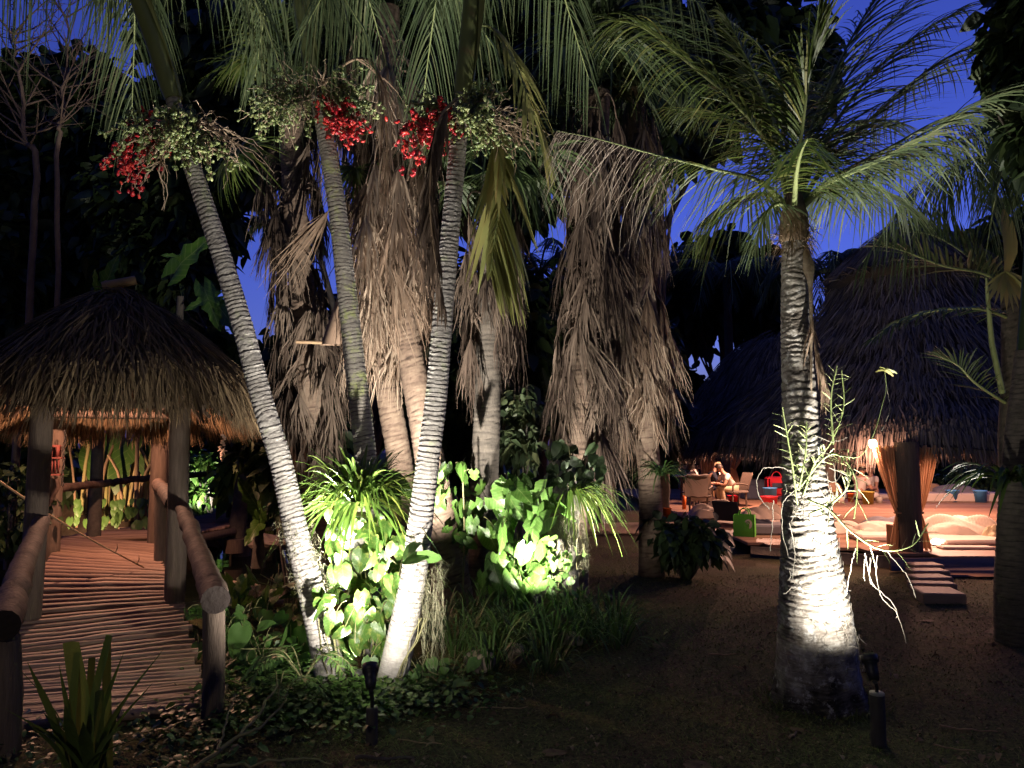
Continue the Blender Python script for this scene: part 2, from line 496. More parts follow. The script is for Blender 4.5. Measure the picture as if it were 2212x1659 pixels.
def water_material():
    m = bpy.data.materials.new('dark_pond_water'); m.use_nodes = True
    nt = m.node_tree; bs = nt.nodes['Principled BSDF']
    bs.inputs['Base Color'].default_value = (.006, .009, .006, 1); bs.inputs['Roughness'].default_value = .06
    bs.inputs['IOR'].default_value = 1.33
    n = nt.nodes.new('ShaderNodeTexNoise'); n.inputs['Scale'].default_value = 2.2; n.inputs['Detail'].default_value = 2
    tc = nt.nodes.new('ShaderNodeTexCoord'); nt.links.new(tc.outputs['Object'], n.inputs['Vector'])
    b = nt.nodes.new('ShaderNodeBump'); b.inputs['Strength'].default_value = .12; b.inputs['Distance'].default_value = .05
    nt.links.new(n.outputs['Fac'], b.inputs['Height']); nt.links.new(b.outputs[0], bs.inputs['Normal'])
    return m
MT['water'] = water_material()

# ------------------------------------------------------------------ lamps of the garden
def aim(o, target):
    d = Vector(target) - Vector(o.location)
    o.rotation_euler = d.to_track_quat('-Z', 'Y').to_euler()

def spot(name, loc, target, watts, colour, angle, blend=.5, radius=.03, parent=None):
    l = bpy.data.lights.new(name, 'SPOT')
    l.energy = watts; l.color = colour; l.spot_size = R(angle); l.spot_blend = blend; l.shadow_soft_size = radius
    o = bpy.data.objects.new(name, l); COL.objects.link(o)
    o.location = [float(c) for c in loc]; aim(o, [float(c) for c in target])
    if parent is not None:
        mw = o.matrix_basis.copy(); o.parent = parent
        o.location = [float(a - b) for a, b in zip(loc, ORIGIN[parent.name])]
    return o

def point(name, loc, watts, colour, radius=.06, parent=None):
    l = bpy.data.lights.new(name, 'POINT')
    l.energy = watts; l.color = colour; l.shadow_soft_size = radius
    o = bpy.data.objects.new(name, l); COL.objects.link(o)
    o.location = [float(c) for c in loc]
    if parent is not None:
        o.parent = parent
        o.location = [float(a - b) for a, b in zip(loc, ORIGIN[parent.name])]
    return o
WHITE = (1.0, .93, .82)
WARM = (1.0, .52, .26)
PINKWARM = (1.0, .52, .36)
# ================================================================== SETTING
def smooth(e0, e1, x):
    t = np.clip((x - e0) / (e1 - e0), 0, 1)
    return t * t * (3 - 2 * t)

POND_C, POND_R = np.array([-5.6, 11.3]), np.array([3.9, 4.4])

def pond_k(x, y):
    q = np.sqrt(((x - POND_C[0]) / POND_R[0]) ** 2 + ((y - POND_C[1]) / POND_R[1]) ** 2)
    return 1 - smooth(.82, 1.08, q + .05 * np.sin(3 * np.arctan2(y - POND_C[1], x - POND_C[0]) + 1))

def gz(x, y):
    x = np.asarray(x, float); y = np.asarray(y, float)
    z = .02 * np.sin(x * 1.3 + .4) * np.cos(y * .9) + .012 * np.sin(x * 3.1 + y * 2.3)
    return z - 1.0 * pond_k(x, y)

def make_ground():
    def sheet(x0, x1, nx, y0, y1, ny):
        X, Y = np.meshgrid(np.linspace(x0, x1, nx), np.linspace(y0, y1, ny), indexing='xy')
        return np.stack([X, Y, gz(X, Y)], -1)
    mb = MB()
    xs = np.concatenate([np.linspace(-150, -16, 12)[:-1], np.linspace(-16, 16, 200), np.linspace(16, 150, 12)[1:]])
    ys = np.concatenate([np.linspace(-60, -2, 8)[:-1], np.linspace(-2, 28, 190), np.linspace(28, 160, 14)[1:]])
    X, Y = np.meshgrid(xs, ys)
    mb.grid(np.stack([X, Y, gz(X, Y)], -1))
    put('ground', mb, MT['ground'], kind='structure')
    w = MB()
    a = np.linspace(0, 2 * np.pi, 48, endpoint=False)
    ring = np.stack([POND_C[0] + POND_R[0] * 1.06 * np.cos(a), POND_C[1] + POND_R[1] * 1.06 * np.sin(a), np.full(48, -.27)], -1)
    V = np.vstack([ring, [[POND_C[0], POND_C[1], -.27]]])
    w.add(V, np.stack([np.arange(48), np.roll(np.arange(48), -1), np.full(48, 48)], -1))
    put('pond_water', w, MT['water'], kind='structure', smooth=False)
make_ground()

# dirt bank with exposed roots beyond the bridge
def make_bank():
    c = P(255, 1110, 13.6); c[2] = 0
    mb = MB()
    n, m = 22, 40
    V = np.zeros((n, m, 3))
    for i in range(n):
        for j in range(m):
            a = j / (m - 1) * 2 * np.pi; r = i / (n - 1)
            x = c[0] - .9 + math.cos(a) * r * 2.4; y = c[1] + 1.0 + math.sin(a) * r * 1.9
            h = 1.15 * (1 - r ** 2.2) - .35 + .11 * math.sin(5 * a + r * 9) * r + .07 * math.sin(11 * a - 14 * r)
            V[i, j] = (x, y, h + rng.normal(0, .02))
    mb.grid(V)
    put('earth_bank', mb, MT['soil'], kind='structure')
    return c
BANK = make_bank()

# ------------------------------------------------------------------ footbridge
def bez(a, b, t):
    return np.asarray(a) * (1 - t) + np.asarray(b) * t

BL = catmull([(-2.95, 4.5), (-3.2, 5.0), (-4.0, 6.5), (-5.85, 10.0), (-6.55, 11.4)], 60)      # the two edges of the walk
BR = catmull([(-1.92, 4.86), (-2.16, 5.35), (-3.02, 7.05), (-4.15, 9.2), (-4.95, 10.75)], 60)

def bridge_z(y):
    return np.interp(y, [3.5, 4.5, 6.0, 8.0, 10.0, 15.5], [.0, .06, .17, .27, .31, .31])

def make_bridge():
    t = thing('footbridge', (-3.4, 6.6, 0), 'timber footbridge of round slats with log handrails leading under the thatched hut', 'bridge')
    variants = []
    for k in range(5):
        mb = MB()
        n = 9
        xs = np.linspace(-.5, .5, n)
        path = np.stack([xs, rng.normal(0, .0025, n), rng.normal(0, .002, n)], -1)
        mb.tube(path, .036 + rng.normal(0, .0022, n), seg=7, tint=.35 + .14 * k * .9)
        variants.append(mb.mesh('bridge_slat'))
        variants[-1].materials.append(MT['plank'])
    n = 66
    for i in range(n):
        s = i / (n - 1) * 59
        j = min(int(s), 58); f = s - j
        a = BL[j] * (1 - f) + BL[j + 1] * f; b = BR[j] * (1 - f) + BR[j + 1] * f
        c = (a + b) / 2; d = b - a; L = np.linalg.norm(d) + .1 + random.uniform(-.05, .06)
        x = np.array([d[0], d[1], 0]) / np.linalg.norm(d)
        y = np.array([-x[1], x[0], 0]); z = np.array([0, 0, 1.0])
        loc = np.array([c[0], c[1], bridge_z(c[1]) - .03 + random.uniform(-.006, .006)]) - ORIGIN[t.name]
        m = basis(x * L, y, z, loc)
        m = m @ Matrix.Rotation(random.uniform(-.012, .012), 4, 'Z') @ Matrix.Rotation(random.uniform(0, 6.28), 4, 'X')
        piece('slat', random.choice(variants), t, m)
    # far landing that carries on to the last post
    A0, A1 = np.array([-6.35, 11.2]), np.array([-5.6, 15.3])
    n2 = 40
    for i in range(n2):
        f = i / (n2 - 1)
        c = A0 * (1 - f) + A1 * f + np.array([.55, .25])
        d = np.array([.95, .30]); d /= np.linalg.norm(d)
        L = 1.75 + random.uniform(-.12, .12)
        x = np.array([d[0], d[1], 0]); y = np.array([-d[1], d[0], 0]); z = np.array([0, 0, 1.0])
        m = basis(x * L, y, z, np.array([c[0], c[1], .275 + random.uniform(-.006, .006)]) - ORIGIN[t.name])
        piece('slat', random.choice(variants), t, m)
    # bearers under the slats
    for E in (BL, BR):
        mb = MB()
        q = E[::4]
        mb.tube(np.stack([q[:, 0], q[:, 1], bridge_z(q[:, 1]) - .13], -1) + np.array([0.12 if E is BL else -.12, 0, 0]), .065, 7)
        put('bearer', mb, MT['post'], t)
    mb = MB(); mb.tube(np.array([[-5.05, 11.0, .19], [-4.7, 13.0, .19], [-4.4, 15.3, .19]]), .07, 7); put('bearer', mb, MT['post'], t)
    # hand rails: peeled logs
    def log(pts, r0, r1, label=None, n=26, seg=12):
        mb = MB(); p = catmull(pts, n)
        p[1:-1] += rng.normal(0, .006, (n - 2, 3))
        mb.tube(p, np.linspace(r0, r1, n) * (1 + .02 * np.sin(np.arange(n) * .7) + rng.normal(0, .008, n)), seg, tint=.5, captint=-1.0)  # cut ends darkened in the tint, shade painted into the colour
        return put('handrail', mb, MT['rail'], t, label=label)
    log([P(466, 1296, 4.5), P(432, 1200, 5.5), P(393, 1096, 7.1)], .082, .062)
    log([P(6, 1352, 4.1), P(48, 1230, 5.2), P(90, 1118, 6.62)], .086, .066)
    log([P(375, 1088, 7.35), P(342, 1045, 9.1)], .075, .07)
    log([P(120, 1056, 9.9), P(240, 1042, 11.6), P(338, 1031, 12.8)], .055, .05)
    log([P(338, 1031, 12.8), P(420, 1026, 14.0), P(512, 1018, 14.9)], .055, .05)
    # rail posts
    def rpost(u0, v0, u1, v1, d, r, lean=0):
        mb = MB()
        a = P(u0, v0, d); b = P(u1, v1, d)
        mb.tube(catmull([a, (a + b) / 2 + rng.normal(0, .008, 3), b], 8), r * (1 + rng.normal(0, .03, 8)), 10)
        put('rail_post', mb, MT['post'], t)
    rpost(458, 1590, 462, 1312, 4.62, .066)
    rpost(12, 1680, 12, 1372, 4.2, .07)
    rpost(354, 1222, 352, 1060, 9.1, .105)
    rpost(494, 1118, 497, 1038, 14.4, .05)
    return t
BRIDGE = make_bridge()

# ------------------------------------------------------------------ thatch
def thatch_core(mb, surf, inset=.03, nth=48, nt=12):
    th = np.linspace(0, 2 * np.pi, nth, endpoint=False)
    tt = np.linspace(0, 1, nt)
    TT, TH = np.meshgrid(tt, th, indexing='ij')
    V = surf(TH.ravel(), TT.ravel()).reshape(nt, nth, 3)
    V[..., 2] -= inset
    mb.grid(V, .4, closed=True)

def thatch_strands(mb, surf, N, L, w, lift=.06, eave_share=.3, seed=0, jitter=.12, tmin=.0, droop=.25, eave_hang=.6):
    g = np.random.default_rng(seed)
    n = int(N)
    th = g.uniform(0, 2 * np.pi, n)
    t = np.sqrt(g.uniform(tmin ** 2, 1, n))
    ne = int(n * eave_share)
    t[:ne] = g.uniform(.93, 1.0, ne)
    # shaggy courses
    t[ne:] = np.clip(t[ne:] + .012 * np.sin(t[ne:] * 60), tmin, 1)
    e = .02
    p = surf(th, t)
    dn = nrm(surf(th, np.minimum(t + e, 1.0)) - surf(th, np.minimum(t + e, 1.0) - e))
    ds = nrm(surf(th + .02, t) - surf(th - .02, t))
    nr = nrm(np.cross(ds, dn)); nr *= np.where(nr[:, 2:] < 0, -1, 1)
    ds = nrm(np.cross(dn, nr))
    ln = L * g.uniform(.6, 1.25, n)
    hang = np.where(t > .93, eave_hang, 0.0)[:, None]
    d = nrm(dn * (1 - hang * .6) + np.array([0, 0, -1.0]) * hang + ds * g.normal(0, jitter, n)[:, None] + nr * g.uniform(-.02, .12, n)[:, None])
    p = p + nr * g.uniform(-.02, lift, n)[:, None] - dn * (ln * .35)[:, None]
    s = np.linspace(0, 1, 4)
    C = p[:, None] + d[:, None] * (ln[:, None] * s)[..., None] + np.array([0, 0, -1.0]) * (droop * ln[:, None] * s ** 2)[..., None] * (.3 + hang)[:, None] * .6
    C = C + ds[:, None] * (g.normal(0, .02, (n, 4)) * s)[..., None]
    S = nrm(ds + nr * g.normal(0, .45, n)[:, None])
    W = (w * g.uniform(.5, 1.4, n))[:, None] * np.array([.8, 1, .8, .15])
    tint = np.clip(g.normal(.5, .22, n), 0, 1)
    mb.ribbons(C, W, np.broadcast_to(S[:, None], C.shape), tint)

# ------------------------------------------------------------------ gazebo over the bridge
GZ_C = np.array([-4.36, 8.4]); GZ_AX = math.atan2(.88, -.47)

def gazebo_surf(th, t):
    c, s = np.cos(th), np.sin(th)
    n = 2.5
    r = (np.abs(c) ** n + np.abs(s) ** n) ** (-1 / n)
    k = t ** .95
    a = (.28 + 1.90 * k) * r * c
    b = (.05 + 1.34 * k) * r * s
    ca, sa = math.cos(GZ_AX), math.sin(GZ_AX)
    z = 3.22 - 1.13 * (t ** 1.3) - .09 * t * c + .03 * np.sin(th * 7 + 2)
    return np.stack([GZ_C[0] + a * ca - b * sa, GZ_C[1] + a * sa + b * ca, z], -1)

def make_gazebo():
    t = thing('thatched_gazebo', (GZ_C[0], GZ_C[1], .3), 'small thatched hut on timber posts standing over the footbridge', 'gazebo')
    def gpost(x, y, z0, z1, r, lean=(0, 0), label=None):
        mb = MB()
        p = catmull([(x, y, z0), (x + lean[0] * .5 + .01, y, (z0 + z1) / 2), (x + lean[0], y + lean[1], z1)], 16)
        mb.tube(p, r * (1 + rng.normal(0, .015, 16)), 14)
        return put('post', mb, MT['post'], t, label=label)
    gpost(-4.02, 6.5, -.5, 2.0, .088, (.05, 0))
    gpost(-3.13, 7.25, -.5, 2.0, .092, (.0, 0))
    gpost(-5.86, 9.9, -.6, 2.2, .10)
    gpost(-4.93, 10.75, -.6, 2.2, .115, (.03, 0))
    p = P(508, 1112, 14.7); gpost(p[0], p[1], -.4, 2.2, .085)
    # a paler squared post with a curtain-like board just behind the middle post
    mb = MB(); p = P(366, 1000, 11.3); mb.box((p[0], p[1], 1.2), (.09, .1, 2.0), bevel=.01); put('squared_post', mb, MT['post'], t)
    # rafters and ring beam
    ca, sa = math.cos(GZ_AX), math.sin(GZ_AX)
    def gp(a, b, z): return np.array([GZ_C[0] + a * ca - b * sa, GZ_C[1] + a * sa + b * ca, z])
    for s in (-1, 1):
        mb = MB(); mb.tube(np.array([gp(-1.75, s * .6, 2.12), gp(1.75, s * .6, 2.12)]), .05, 8); put('beam', mb, MT['post'], t)
        mb = MB(); mb.tube(np.array([gp(s * 1.7, -.75, 2.03), gp(s * 1.7, .75, 2.03)]), .05, 8); put('beam', mb, MT['post'], t)
        for a in (-1.4, -.5, .5, 1.4):
            mb = MB(); mb.tube(np.array([gp(a * .35, 0, 3.1), gp(a, s * 1.05, 1.98)]), .028, 6); put('rafter', mb, MT['post'], t)
    core = MB(); thatch_core(core, gazebo_surf, .05)
    rf = put('roof', core, MT['thatch_core'], t)
    st = MB()
    thatch_strands(st, gazebo_surf, 13000, .5, .0075, lift=.1, eave_share=.36, seed=3, eave_hang=.5, droop=.25, jitter=.17)
    put('thatch', st, MT['thatch'], rf, kind='stuff')
    mb = MB()
    top = gazebo_surf(np.array([0, np.pi]), np.array([0., 0.]))
    n = 9
    q = np.array([top[0] * (1 - f) + top[1] * f + np.array([0, 0, .05 + .02 * math.sin(f * 9)]) for f in np.linspace(-.1, 1.1, n)])
    mb.tube(q, .1 + .02 * np.sin(np.arange(n) * 2.1), 9)
    put('ridge_cap', mb, MT['thatch'], rf)
    for f, s in ((.02, -1), (.98, 1)):
        mb = MB(); c = top[0] * (1 - f) + top[1] * f + np.array([0, 0, .1])
        mb.tube(np.array([c + np.array([-.12 * s, -.10, .03]), c + np.array([.16 * s, .05, .13])]), .05, 9); put('ridge_log', mb, MT['cane'], rf)
    # bulb under the roof
    mb = MB(); c = gp(.75, .02, 2.62); mb.blob(c, (.05, .05, .065)); put('bulb', mb, glow('warm_bulb', (1, .55, .25), 12), t)
    mb = MB(); mb.tube(np.array([c + [0, 0, .06], c + [0, 0, .3]]), .008, 5); put('lamp_cord', mb, MT['black_metal'], t)
    point('hut_lamp', c - np.array([0, 0, .09]), 400, (1, .5, .31), .05, t)
    return t
GAZEBO = make_gazebo()

# things about the hut
def make_hut_things():
    # shell wind chime under the eave
    c = P(481, 938, 9.7)
    t = thing('shell_chime', c, 'string of pale sea shells hanging from the eave of the small thatched hut', 'wind chime')
    mb = MB(); mb.tube(np.array([c + [0, 0, .05], c - [0, 0, .34]]), .004, 5); put('string', mb, MT['root'], t)
    for k in range(13):
        mb = MB(); q = c - np.array([random.uniform(-.028, .028), random.uniform(-.02, .02), .01 + k * .025])
        if k in (7, 8):
            for a in range(5):
                an = a * 2 * math.pi / 5
                mb.tube(np.array([q, q + np.array([math.cos(an), .1, math.sin(an)]) * .05]), np.array([.014, .003]), 5)
        else:
            mb.blob(q, (.024 + .012 * (k % 3), .02, .016), 8, 5, .06, rot=rotz(k))
        put('shell', mb, MT['shell'], t)
    # long bamboo stick leaning across the bridge
    a, b = P(-40, 1012, 7.7), P(312, 1226, 8.5)
    n = 22
    q = np.array([a * (1 - f) + b * f - np.array([0, 0, .05 * math.sin(f * math.pi)]) for f in np.linspace(0, 1, n)])
    t = thing('bamboo_stick', (b[0], b[1], b[2]), 'thin dry bamboo stick leaning across the footbridge walkway', 'stick')
    mb = MB(); mb.tube(q, np.linspace(.012, .007, n) + .003 * (np.arange(n) % 5 == 0), 6); put('shaft', mb, MT['cane'], t)
    for f in (.82, .97, .18):
        i = int(f * (n - 1)); mb = MB(); mb.tube(np.array([q[i], q[i] + [.02, 0, .05], q[i] + [.015, 0, .09]]), np.array([.006, .005, .002]), 5); put('twig', mb, MT['cane'], t)
    # red carved lantern board on the back post
    c = P(120, 1010, 9.72)
    t = thing('wooden_lantern', c, 'small red wooden lantern box fixed to the back post of the hut', 'lantern')
    mb = MB(); mb.box(c + [0, 0, .12], (.16, .13, .02), bevel=.004); put('top_plate', mb, MT['red_wood'], t)
    mb = MB(); mb.box(c + [-.02, 0, .27], (.10, .1, .03), bevel=.004); put('roof', mb, MT['red_wood'], t)
    for dx in (-.06, -.02, .02, .06):
        mb = MB(); mb.box(c + [dx, -.04, .02], (.018, .018, .18)); put('slat', mb, MT['red_wood'], t)
    mb = MB(); mb.box(c + [0, 0, -.09], (.15, .12, .02), bevel=.004); put('bottom_plate', mb, MT['red_wood'], t)
    for dx in (-.05, .03):
        mb = MB(); mb.box(c + [dx, 0, .2], (.02, .09, .13)); put('side_panel', mb, MT['red_wood'], t)
    c2 = c - np.array([.0, .02, .42])
    mb = MB(); mb.tube(np.array([c2 + [.03, 0, .3], c2 + [.06, 0, .18], c2 + [-.01, 0, .05], c2 + [-.04, 0, -.06]]), np.array([.02, .03, .026, .01]), 7)
    o = put('carved_bracket', mb, MT['rail'], t)
    # chain on that post
    c = P(131, 985, 9.72)
    t = thing('hanging_chain', c, 'dark chain hanging down the back post of the hut', 'chain')
    for k in range(14):
        q = c + np.array([.05 + .01 * math.sin(k), -.02, -.05 * k + .3])
        a = np.linspace(0, 2 * np.pi, 9)
        mb = MB()
        ring = np.stack([np.cos(a) * .014 * (k % 2), np.cos(a) * .014 * ((k + 1) % 2), np.sin(a) * .03], -1)
        mb.tube(q + ring, .005, 5, cap=False); put('link', mb, MT['black_metal'], t)
make_hut_things()
# ================================================================== PALMS
def ring_trunk(ctrl, rad, spacing=.033, amp=.06, seg=22, step=6, tilt=.35, seed=0, base_flare=0.0, smooth_below=None):
    """ringed palm stem as real ledges: every leaf scar is a small step"""
    g = np.random.default_rng(seed)
    path = catmull(ctrl, 200); r = catmull(np.asarray(rad, float), 200)
    L = np.concatenate([[0], np.cumsum(np.linalg.norm(np.diff(path, axis=0), axis=1))])
    n = int(L[-1] / spacing * step)
    s = np.linspace(0, L[-1], n)
    path = np.stack([np.interp(s, L, path[:, i]) for i in range(3)], -1)
    r = np.interp(s, L, r)
    T, N, B = frames(path)
    a = np.linspace(0, 2 * np.pi, seg, endpoint=False)
    # slow drift of the ring spacing plus tilted, wavy scars
    def drift(f, amp):
        kx = np.linspace(0, L[-1], max(4, int(L[-1] * f)))
        return np.interp(s, kx, g.normal(0, amp, len(kx)))
    w0 = drift(6, spacing * .5)
    t1, p1 = drift(9, spacing * tilt), np.cumsum(g.normal(0, .02, n)) + g.uniform(0, 6)
    t2, p2 = drift(14, spacing * tilt * .45), np.cumsum(g.normal(0, .05, n)) + g.uniform(0, 6)
    t3, p3 = drift(30, spacing * .16), np.cumsum(g.normal(0, .08, n)) + g.uniform(0, 6)
    off = t1[:, None] * np.sin(a[None] + p1[:, None]) + t2[:, None] * np.sin(2 * a[None] + p2[:, None]) + t3[:, None] * np.sin(5 * a[None] + p3[:, None])
    q = (s[:, None] + w0[:, None] + off) / spacing
    f = q - np.floor(q)
    rk = np.floor(q).astype(int)
    hv = g.uniform(.35, 1.0, rk.max() + 8)[rk + 4]                 # each scar has its own depth
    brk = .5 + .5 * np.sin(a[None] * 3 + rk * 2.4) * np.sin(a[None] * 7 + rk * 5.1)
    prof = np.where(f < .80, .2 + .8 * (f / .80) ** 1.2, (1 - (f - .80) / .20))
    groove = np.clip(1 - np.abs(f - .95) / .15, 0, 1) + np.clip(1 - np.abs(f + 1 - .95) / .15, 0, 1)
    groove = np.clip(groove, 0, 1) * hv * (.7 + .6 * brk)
    ampv = np.full(n, amp)
    if smooth_below is not None:
        ampv = amp * smooth(smooth_below * .6, smooth_below * 1.2, s)
    fis = g.normal(0, .007, (n, seg)); fis = (fis + np.roll(fis, 1, 0) + np.roll(fis, -1, 0)) * .7
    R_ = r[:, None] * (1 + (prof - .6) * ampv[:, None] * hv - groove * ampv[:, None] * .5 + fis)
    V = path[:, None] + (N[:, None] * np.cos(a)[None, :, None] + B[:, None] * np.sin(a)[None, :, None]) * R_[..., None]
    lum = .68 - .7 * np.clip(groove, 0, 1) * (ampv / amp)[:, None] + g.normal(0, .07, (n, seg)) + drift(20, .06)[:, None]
    mb = MB(); mb.grid(V, np.clip(lum, 0, 1).ravel(), closed=True)
    return mb, path, r

UP = np.array([0, 0, 1.0])

def leaflets(mb, base, dirv, L, w, droop, n=6, wig=0.0, tint=None, g=rng, sidehint=None, prof=(.55, 1, 1, .85, .55, .05)):
    s = np.linspace(0, 1, n)
    N = len(base)
    C = base[:, None] + dirv[:, None] * (L[:, None] * s)[..., None] - UP * (droop[:, None] * L[:, None] * s ** 2)[..., None]
    # keep the length when the tip hangs
    if wig:
        h = nrm(np.cross(dirv, UP) + 1e-4)
        h2 = nrm(np.cross(dirv, h))
        ph = g.uniform(0, 6.28, N)
        C += (h[:, None] * np.sin(ph[:, None] + s * 5)[..., None] + h2[:, None] * np.cos(ph[:, None] * 1.7 + s * 6)[..., None]) * (wig * L[:, None] * s)[..., None]
    T = nrm(np.gradient(C, axis=1))
    ref = np.broadcast_to(UP if sidehint is None else sidehint, T.shape) if (sidehint is None or np.ndim(sidehint) == 1) else sidehint[:, None]
    S = np.cross(T, ref + np.array([.03, .05, 0]))
    S = nrm(S)
    tw = g.normal(0, .35, N)
    Nn = np.cross(S, T)
    S = nrm(S * np.cos(tw)[:, None, None] + Nn * np.sin(tw)[:, None, None])
    pf = np.interp(s, np.linspace(0, 1, len(prof)), prof)
    W = w[:, None] * pf
    if tint is None:
        tint = np.clip(g.normal(.5, .2, N), 0, 1)
    mb.ribbons(C, W, S, tint)

def feather(name, ctrl, n=60, L=.5, w=.012, droop=.5, a0=.35, a1=1.05, v=.25, mats=('rachis', 'frond'), parent=None, r=.016, wig=0.0,
            start=.12, seed=0, lprof=None, drop=0.0, label=None, side=(1, 1), gap=None):
    """feather palm frond: stalk mesh + one joined mesh of leaflets as its sub-part"""
    g = np.random.default_rng(seed)
    path = catmull(ctrl, 24)
    mb = MB(); mb.tube(path, np.linspace(r, r * .22, 24), 7, tint=.5)
    fr = put(name, mb, MT[mats[0]], parent, label=label)
    t = np.linspace(start, 1, n) + g.normal(0, .25 / n, n); t = np.clip(t, 0, 1)
    if gap is not None:
        t = t[g.uniform(0, 1, n) > gap]
    n = len(t)
    ii = t * 23; i = np.minimum(ii.astype(int), 22); f = (ii - i)[:, None]
    p = path[i] * (1 - f) + path[i + 1] * f
    T = nrm(path[i + 1] - path[i])
    B = np.cross(T, UP); bl = np.linalg.norm(B, axis=1, keepdims=True)
    B = np.where(bl > .15, B / np.maximum(bl, 1e-6), np.array([1.0, 0, 0]))
    Nn = np.cross(B, T)
    Nn *= np.sign(Nn[:, 2:] + 1e-9)
    lm = MB()
    lp = np.interp(t, [0, .1, .3, .65, .9, 1], lprof or [.55, .75, 1, .95, .6, .35])
    ang = (a0 + (a1 - a0) * (1 - t))[:, None]
    for sgn, amt in zip((-1, 1), side):
        if amt <= 0: continue
        d = nrm(B * sgn * np.sin(ang) + T * np.cos(ang) + Nn * (v + g.normal(0, .1, n))[:, None] - UP * drop)
        leaflets(lm, p, d, L * lp * amt * g.uniform(.85, 1.12, n), np.full(n, w) * g.uniform(.8, 1.2, n) * (.6 + .4 * lp),
                 droop * g.uniform(.6, 1.3, n), wig=wig, g=g, n=7)
    put('leaflets', lm, MT[mats[1]], fr, kind='stuff')
    return fr

def fruit_cluster(parent, root, dirs, fruit, mat, n_fruit=110, spread=.16, size=.011, seed=0, hang=.3, fruitless=False, label=None):
    """branched stalk hung with small oval fruit"""
    g = np.random.default_rng(seed)
    st = MB(); fr = MB()
    tips = []
    for d in dirs:
        d = np.asarray(d, float)
        L = np.linalg.norm(d)
        main = catmull([root, root + d * .45 + UP * .06 * L, root + d - UP * hang * L * .35], 8)
        st.tube(main, np.linspace(.012, .006, 8), 5)
        for k in range(24):
            i = g.integers(2, 8); b = main[i]
            dd = nrm(nrm(d) * .7 + g.normal(0, .6, 3) - UP * hang)
            l = spread * g.uniform(.5, 1.25)
            q = np.array([b, b + dd * l * .55 + g.normal(0, .012, 3), b + dd * l - UP * hang * l * .6])
            q = catmull(q, 6); q[1:] += g.normal(0, .008, (5, 3))
            st.tube(q, np.linspace(.0055, .002, 6), 4, cap=False)
            tips.append(q)
    so = put('fruit_cluster', st, MT['panicle'], parent, label=label)
    if fruit:
        m = n_fruit
        th = np.linspace(.25, np.pi - .25, 4); ph = np.linspace(0, 2 * np.pi, 6, endpoint=False)
        U = np.stack([np.sin(th)[:, None] * np.cos(ph), np.sin(th)[:, None] * np.sin(ph), np.repeat(np.cos(th)[:, None] * 1.5, 6, 1)], -1)
        for _ in range(m):
            q = tips[g.integers(len(tips))]
            c = q[g.integers(1, 6)] + g.normal(0, .009, 3)
            z = nrm(g.normal(0, 1, 3) - UP * .8); x = nrm(np.cross(z, [.3, .9, .1])); y = np.cross(z, x)
            V = (U * size * g.uniform(.8, 1.2)) @ np.array([x, y, z]) + c
            fr.grid(V, float(np.clip(g.normal(.5, .25), 0, 1)), closed=True)
        put('fruit', fr, MT[mat], so, kind='stuff')
    return so

def crown_fronds(parent, top, axis, n, length, seed, mats=('rachis', 'frond_cool'), L=.56, w=.0075, droop=1.5, rise=.8, nl=54, azs=None, sag=.6):
    g = np.random.default_rng(seed)
    azs = azs if azs is not None else [i / n * 2 * math.pi + g.uniform(-.25, .25) for i in range(n)]
    for k, az in enumerate(azs):
        out = np.array([math.cos(az), math.sin(az), 0])
        el = rise * g.uniform(.7, 1.2); le = length * g.uniform(.9, 1.1)
        pts = [top, top + nrm(axis * 1.2 + out * .5) * le * .3, top + out * le * .55 + UP * el * le * .42, top + out * le * .95 + UP * (el * .42 - sag) * le * .7]
        feather('frond', pts, nl, L, w, droop, .45, 1.15, .1, mats, parent, seed=seed * 31 + k, r=.018)

def christmas_palm(ctrl, rad, shaft, label, seed, frond_az, clusters, fr_len=1.7, mat='palm_trunk', spacing=.033, frond_mats=('rachis', 'frond_cool')):
    base = ctrl[0]
    t = thing('christmas_palm', (base[0], base[1], base[2]), label, 'palm tree', 'ringed white palms with red fruit')
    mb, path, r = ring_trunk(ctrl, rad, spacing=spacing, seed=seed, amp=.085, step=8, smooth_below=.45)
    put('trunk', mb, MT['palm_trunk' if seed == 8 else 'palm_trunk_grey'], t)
    mb = MB(); q = catmull(shaft, 14)
    rr = np.interp(np.linspace(0, 1, 14), [0, .12, .5, 1], [.06, .074, .062, .045])
    mb.tube(q, rr, 16, tint=.55); put('crownshaft', mb, MT['crownshaft'], t)
    # an old split sheath standing beside the shaft
    sh = MB(); off = np.array([.07, -.01, 0]); k = 10
    qq = catmull(shaft, k) + off * np.linspace(.5, 1.6, k)[:, None]
    sh.ribbons(qq[None], (np.interp(np.linspace(0, 1, k), [0, .3, 1], [.04, .05, .012]))[None], np.broadcast_to(np.array([.8, -.5, 0.1]), (1, k, 3)), .7, fold=.5)
    put('leaf_sheath', sh, MT['rachis'], t)
    crown_fronds(t, q[-1], nrm(q[-1] - q[-3]), len(frond_az), fr_len, seed, azs=frond_az, mats=frond_mats)
    for (root, dirs, fruit, mat_, nf, spread, sz, lab) in clusters:
        fruit_cluster(t, root, dirs, fruit, mat_, nf, spread, sz, seed=seed * 7 + len(lab), label=lab)
    return t

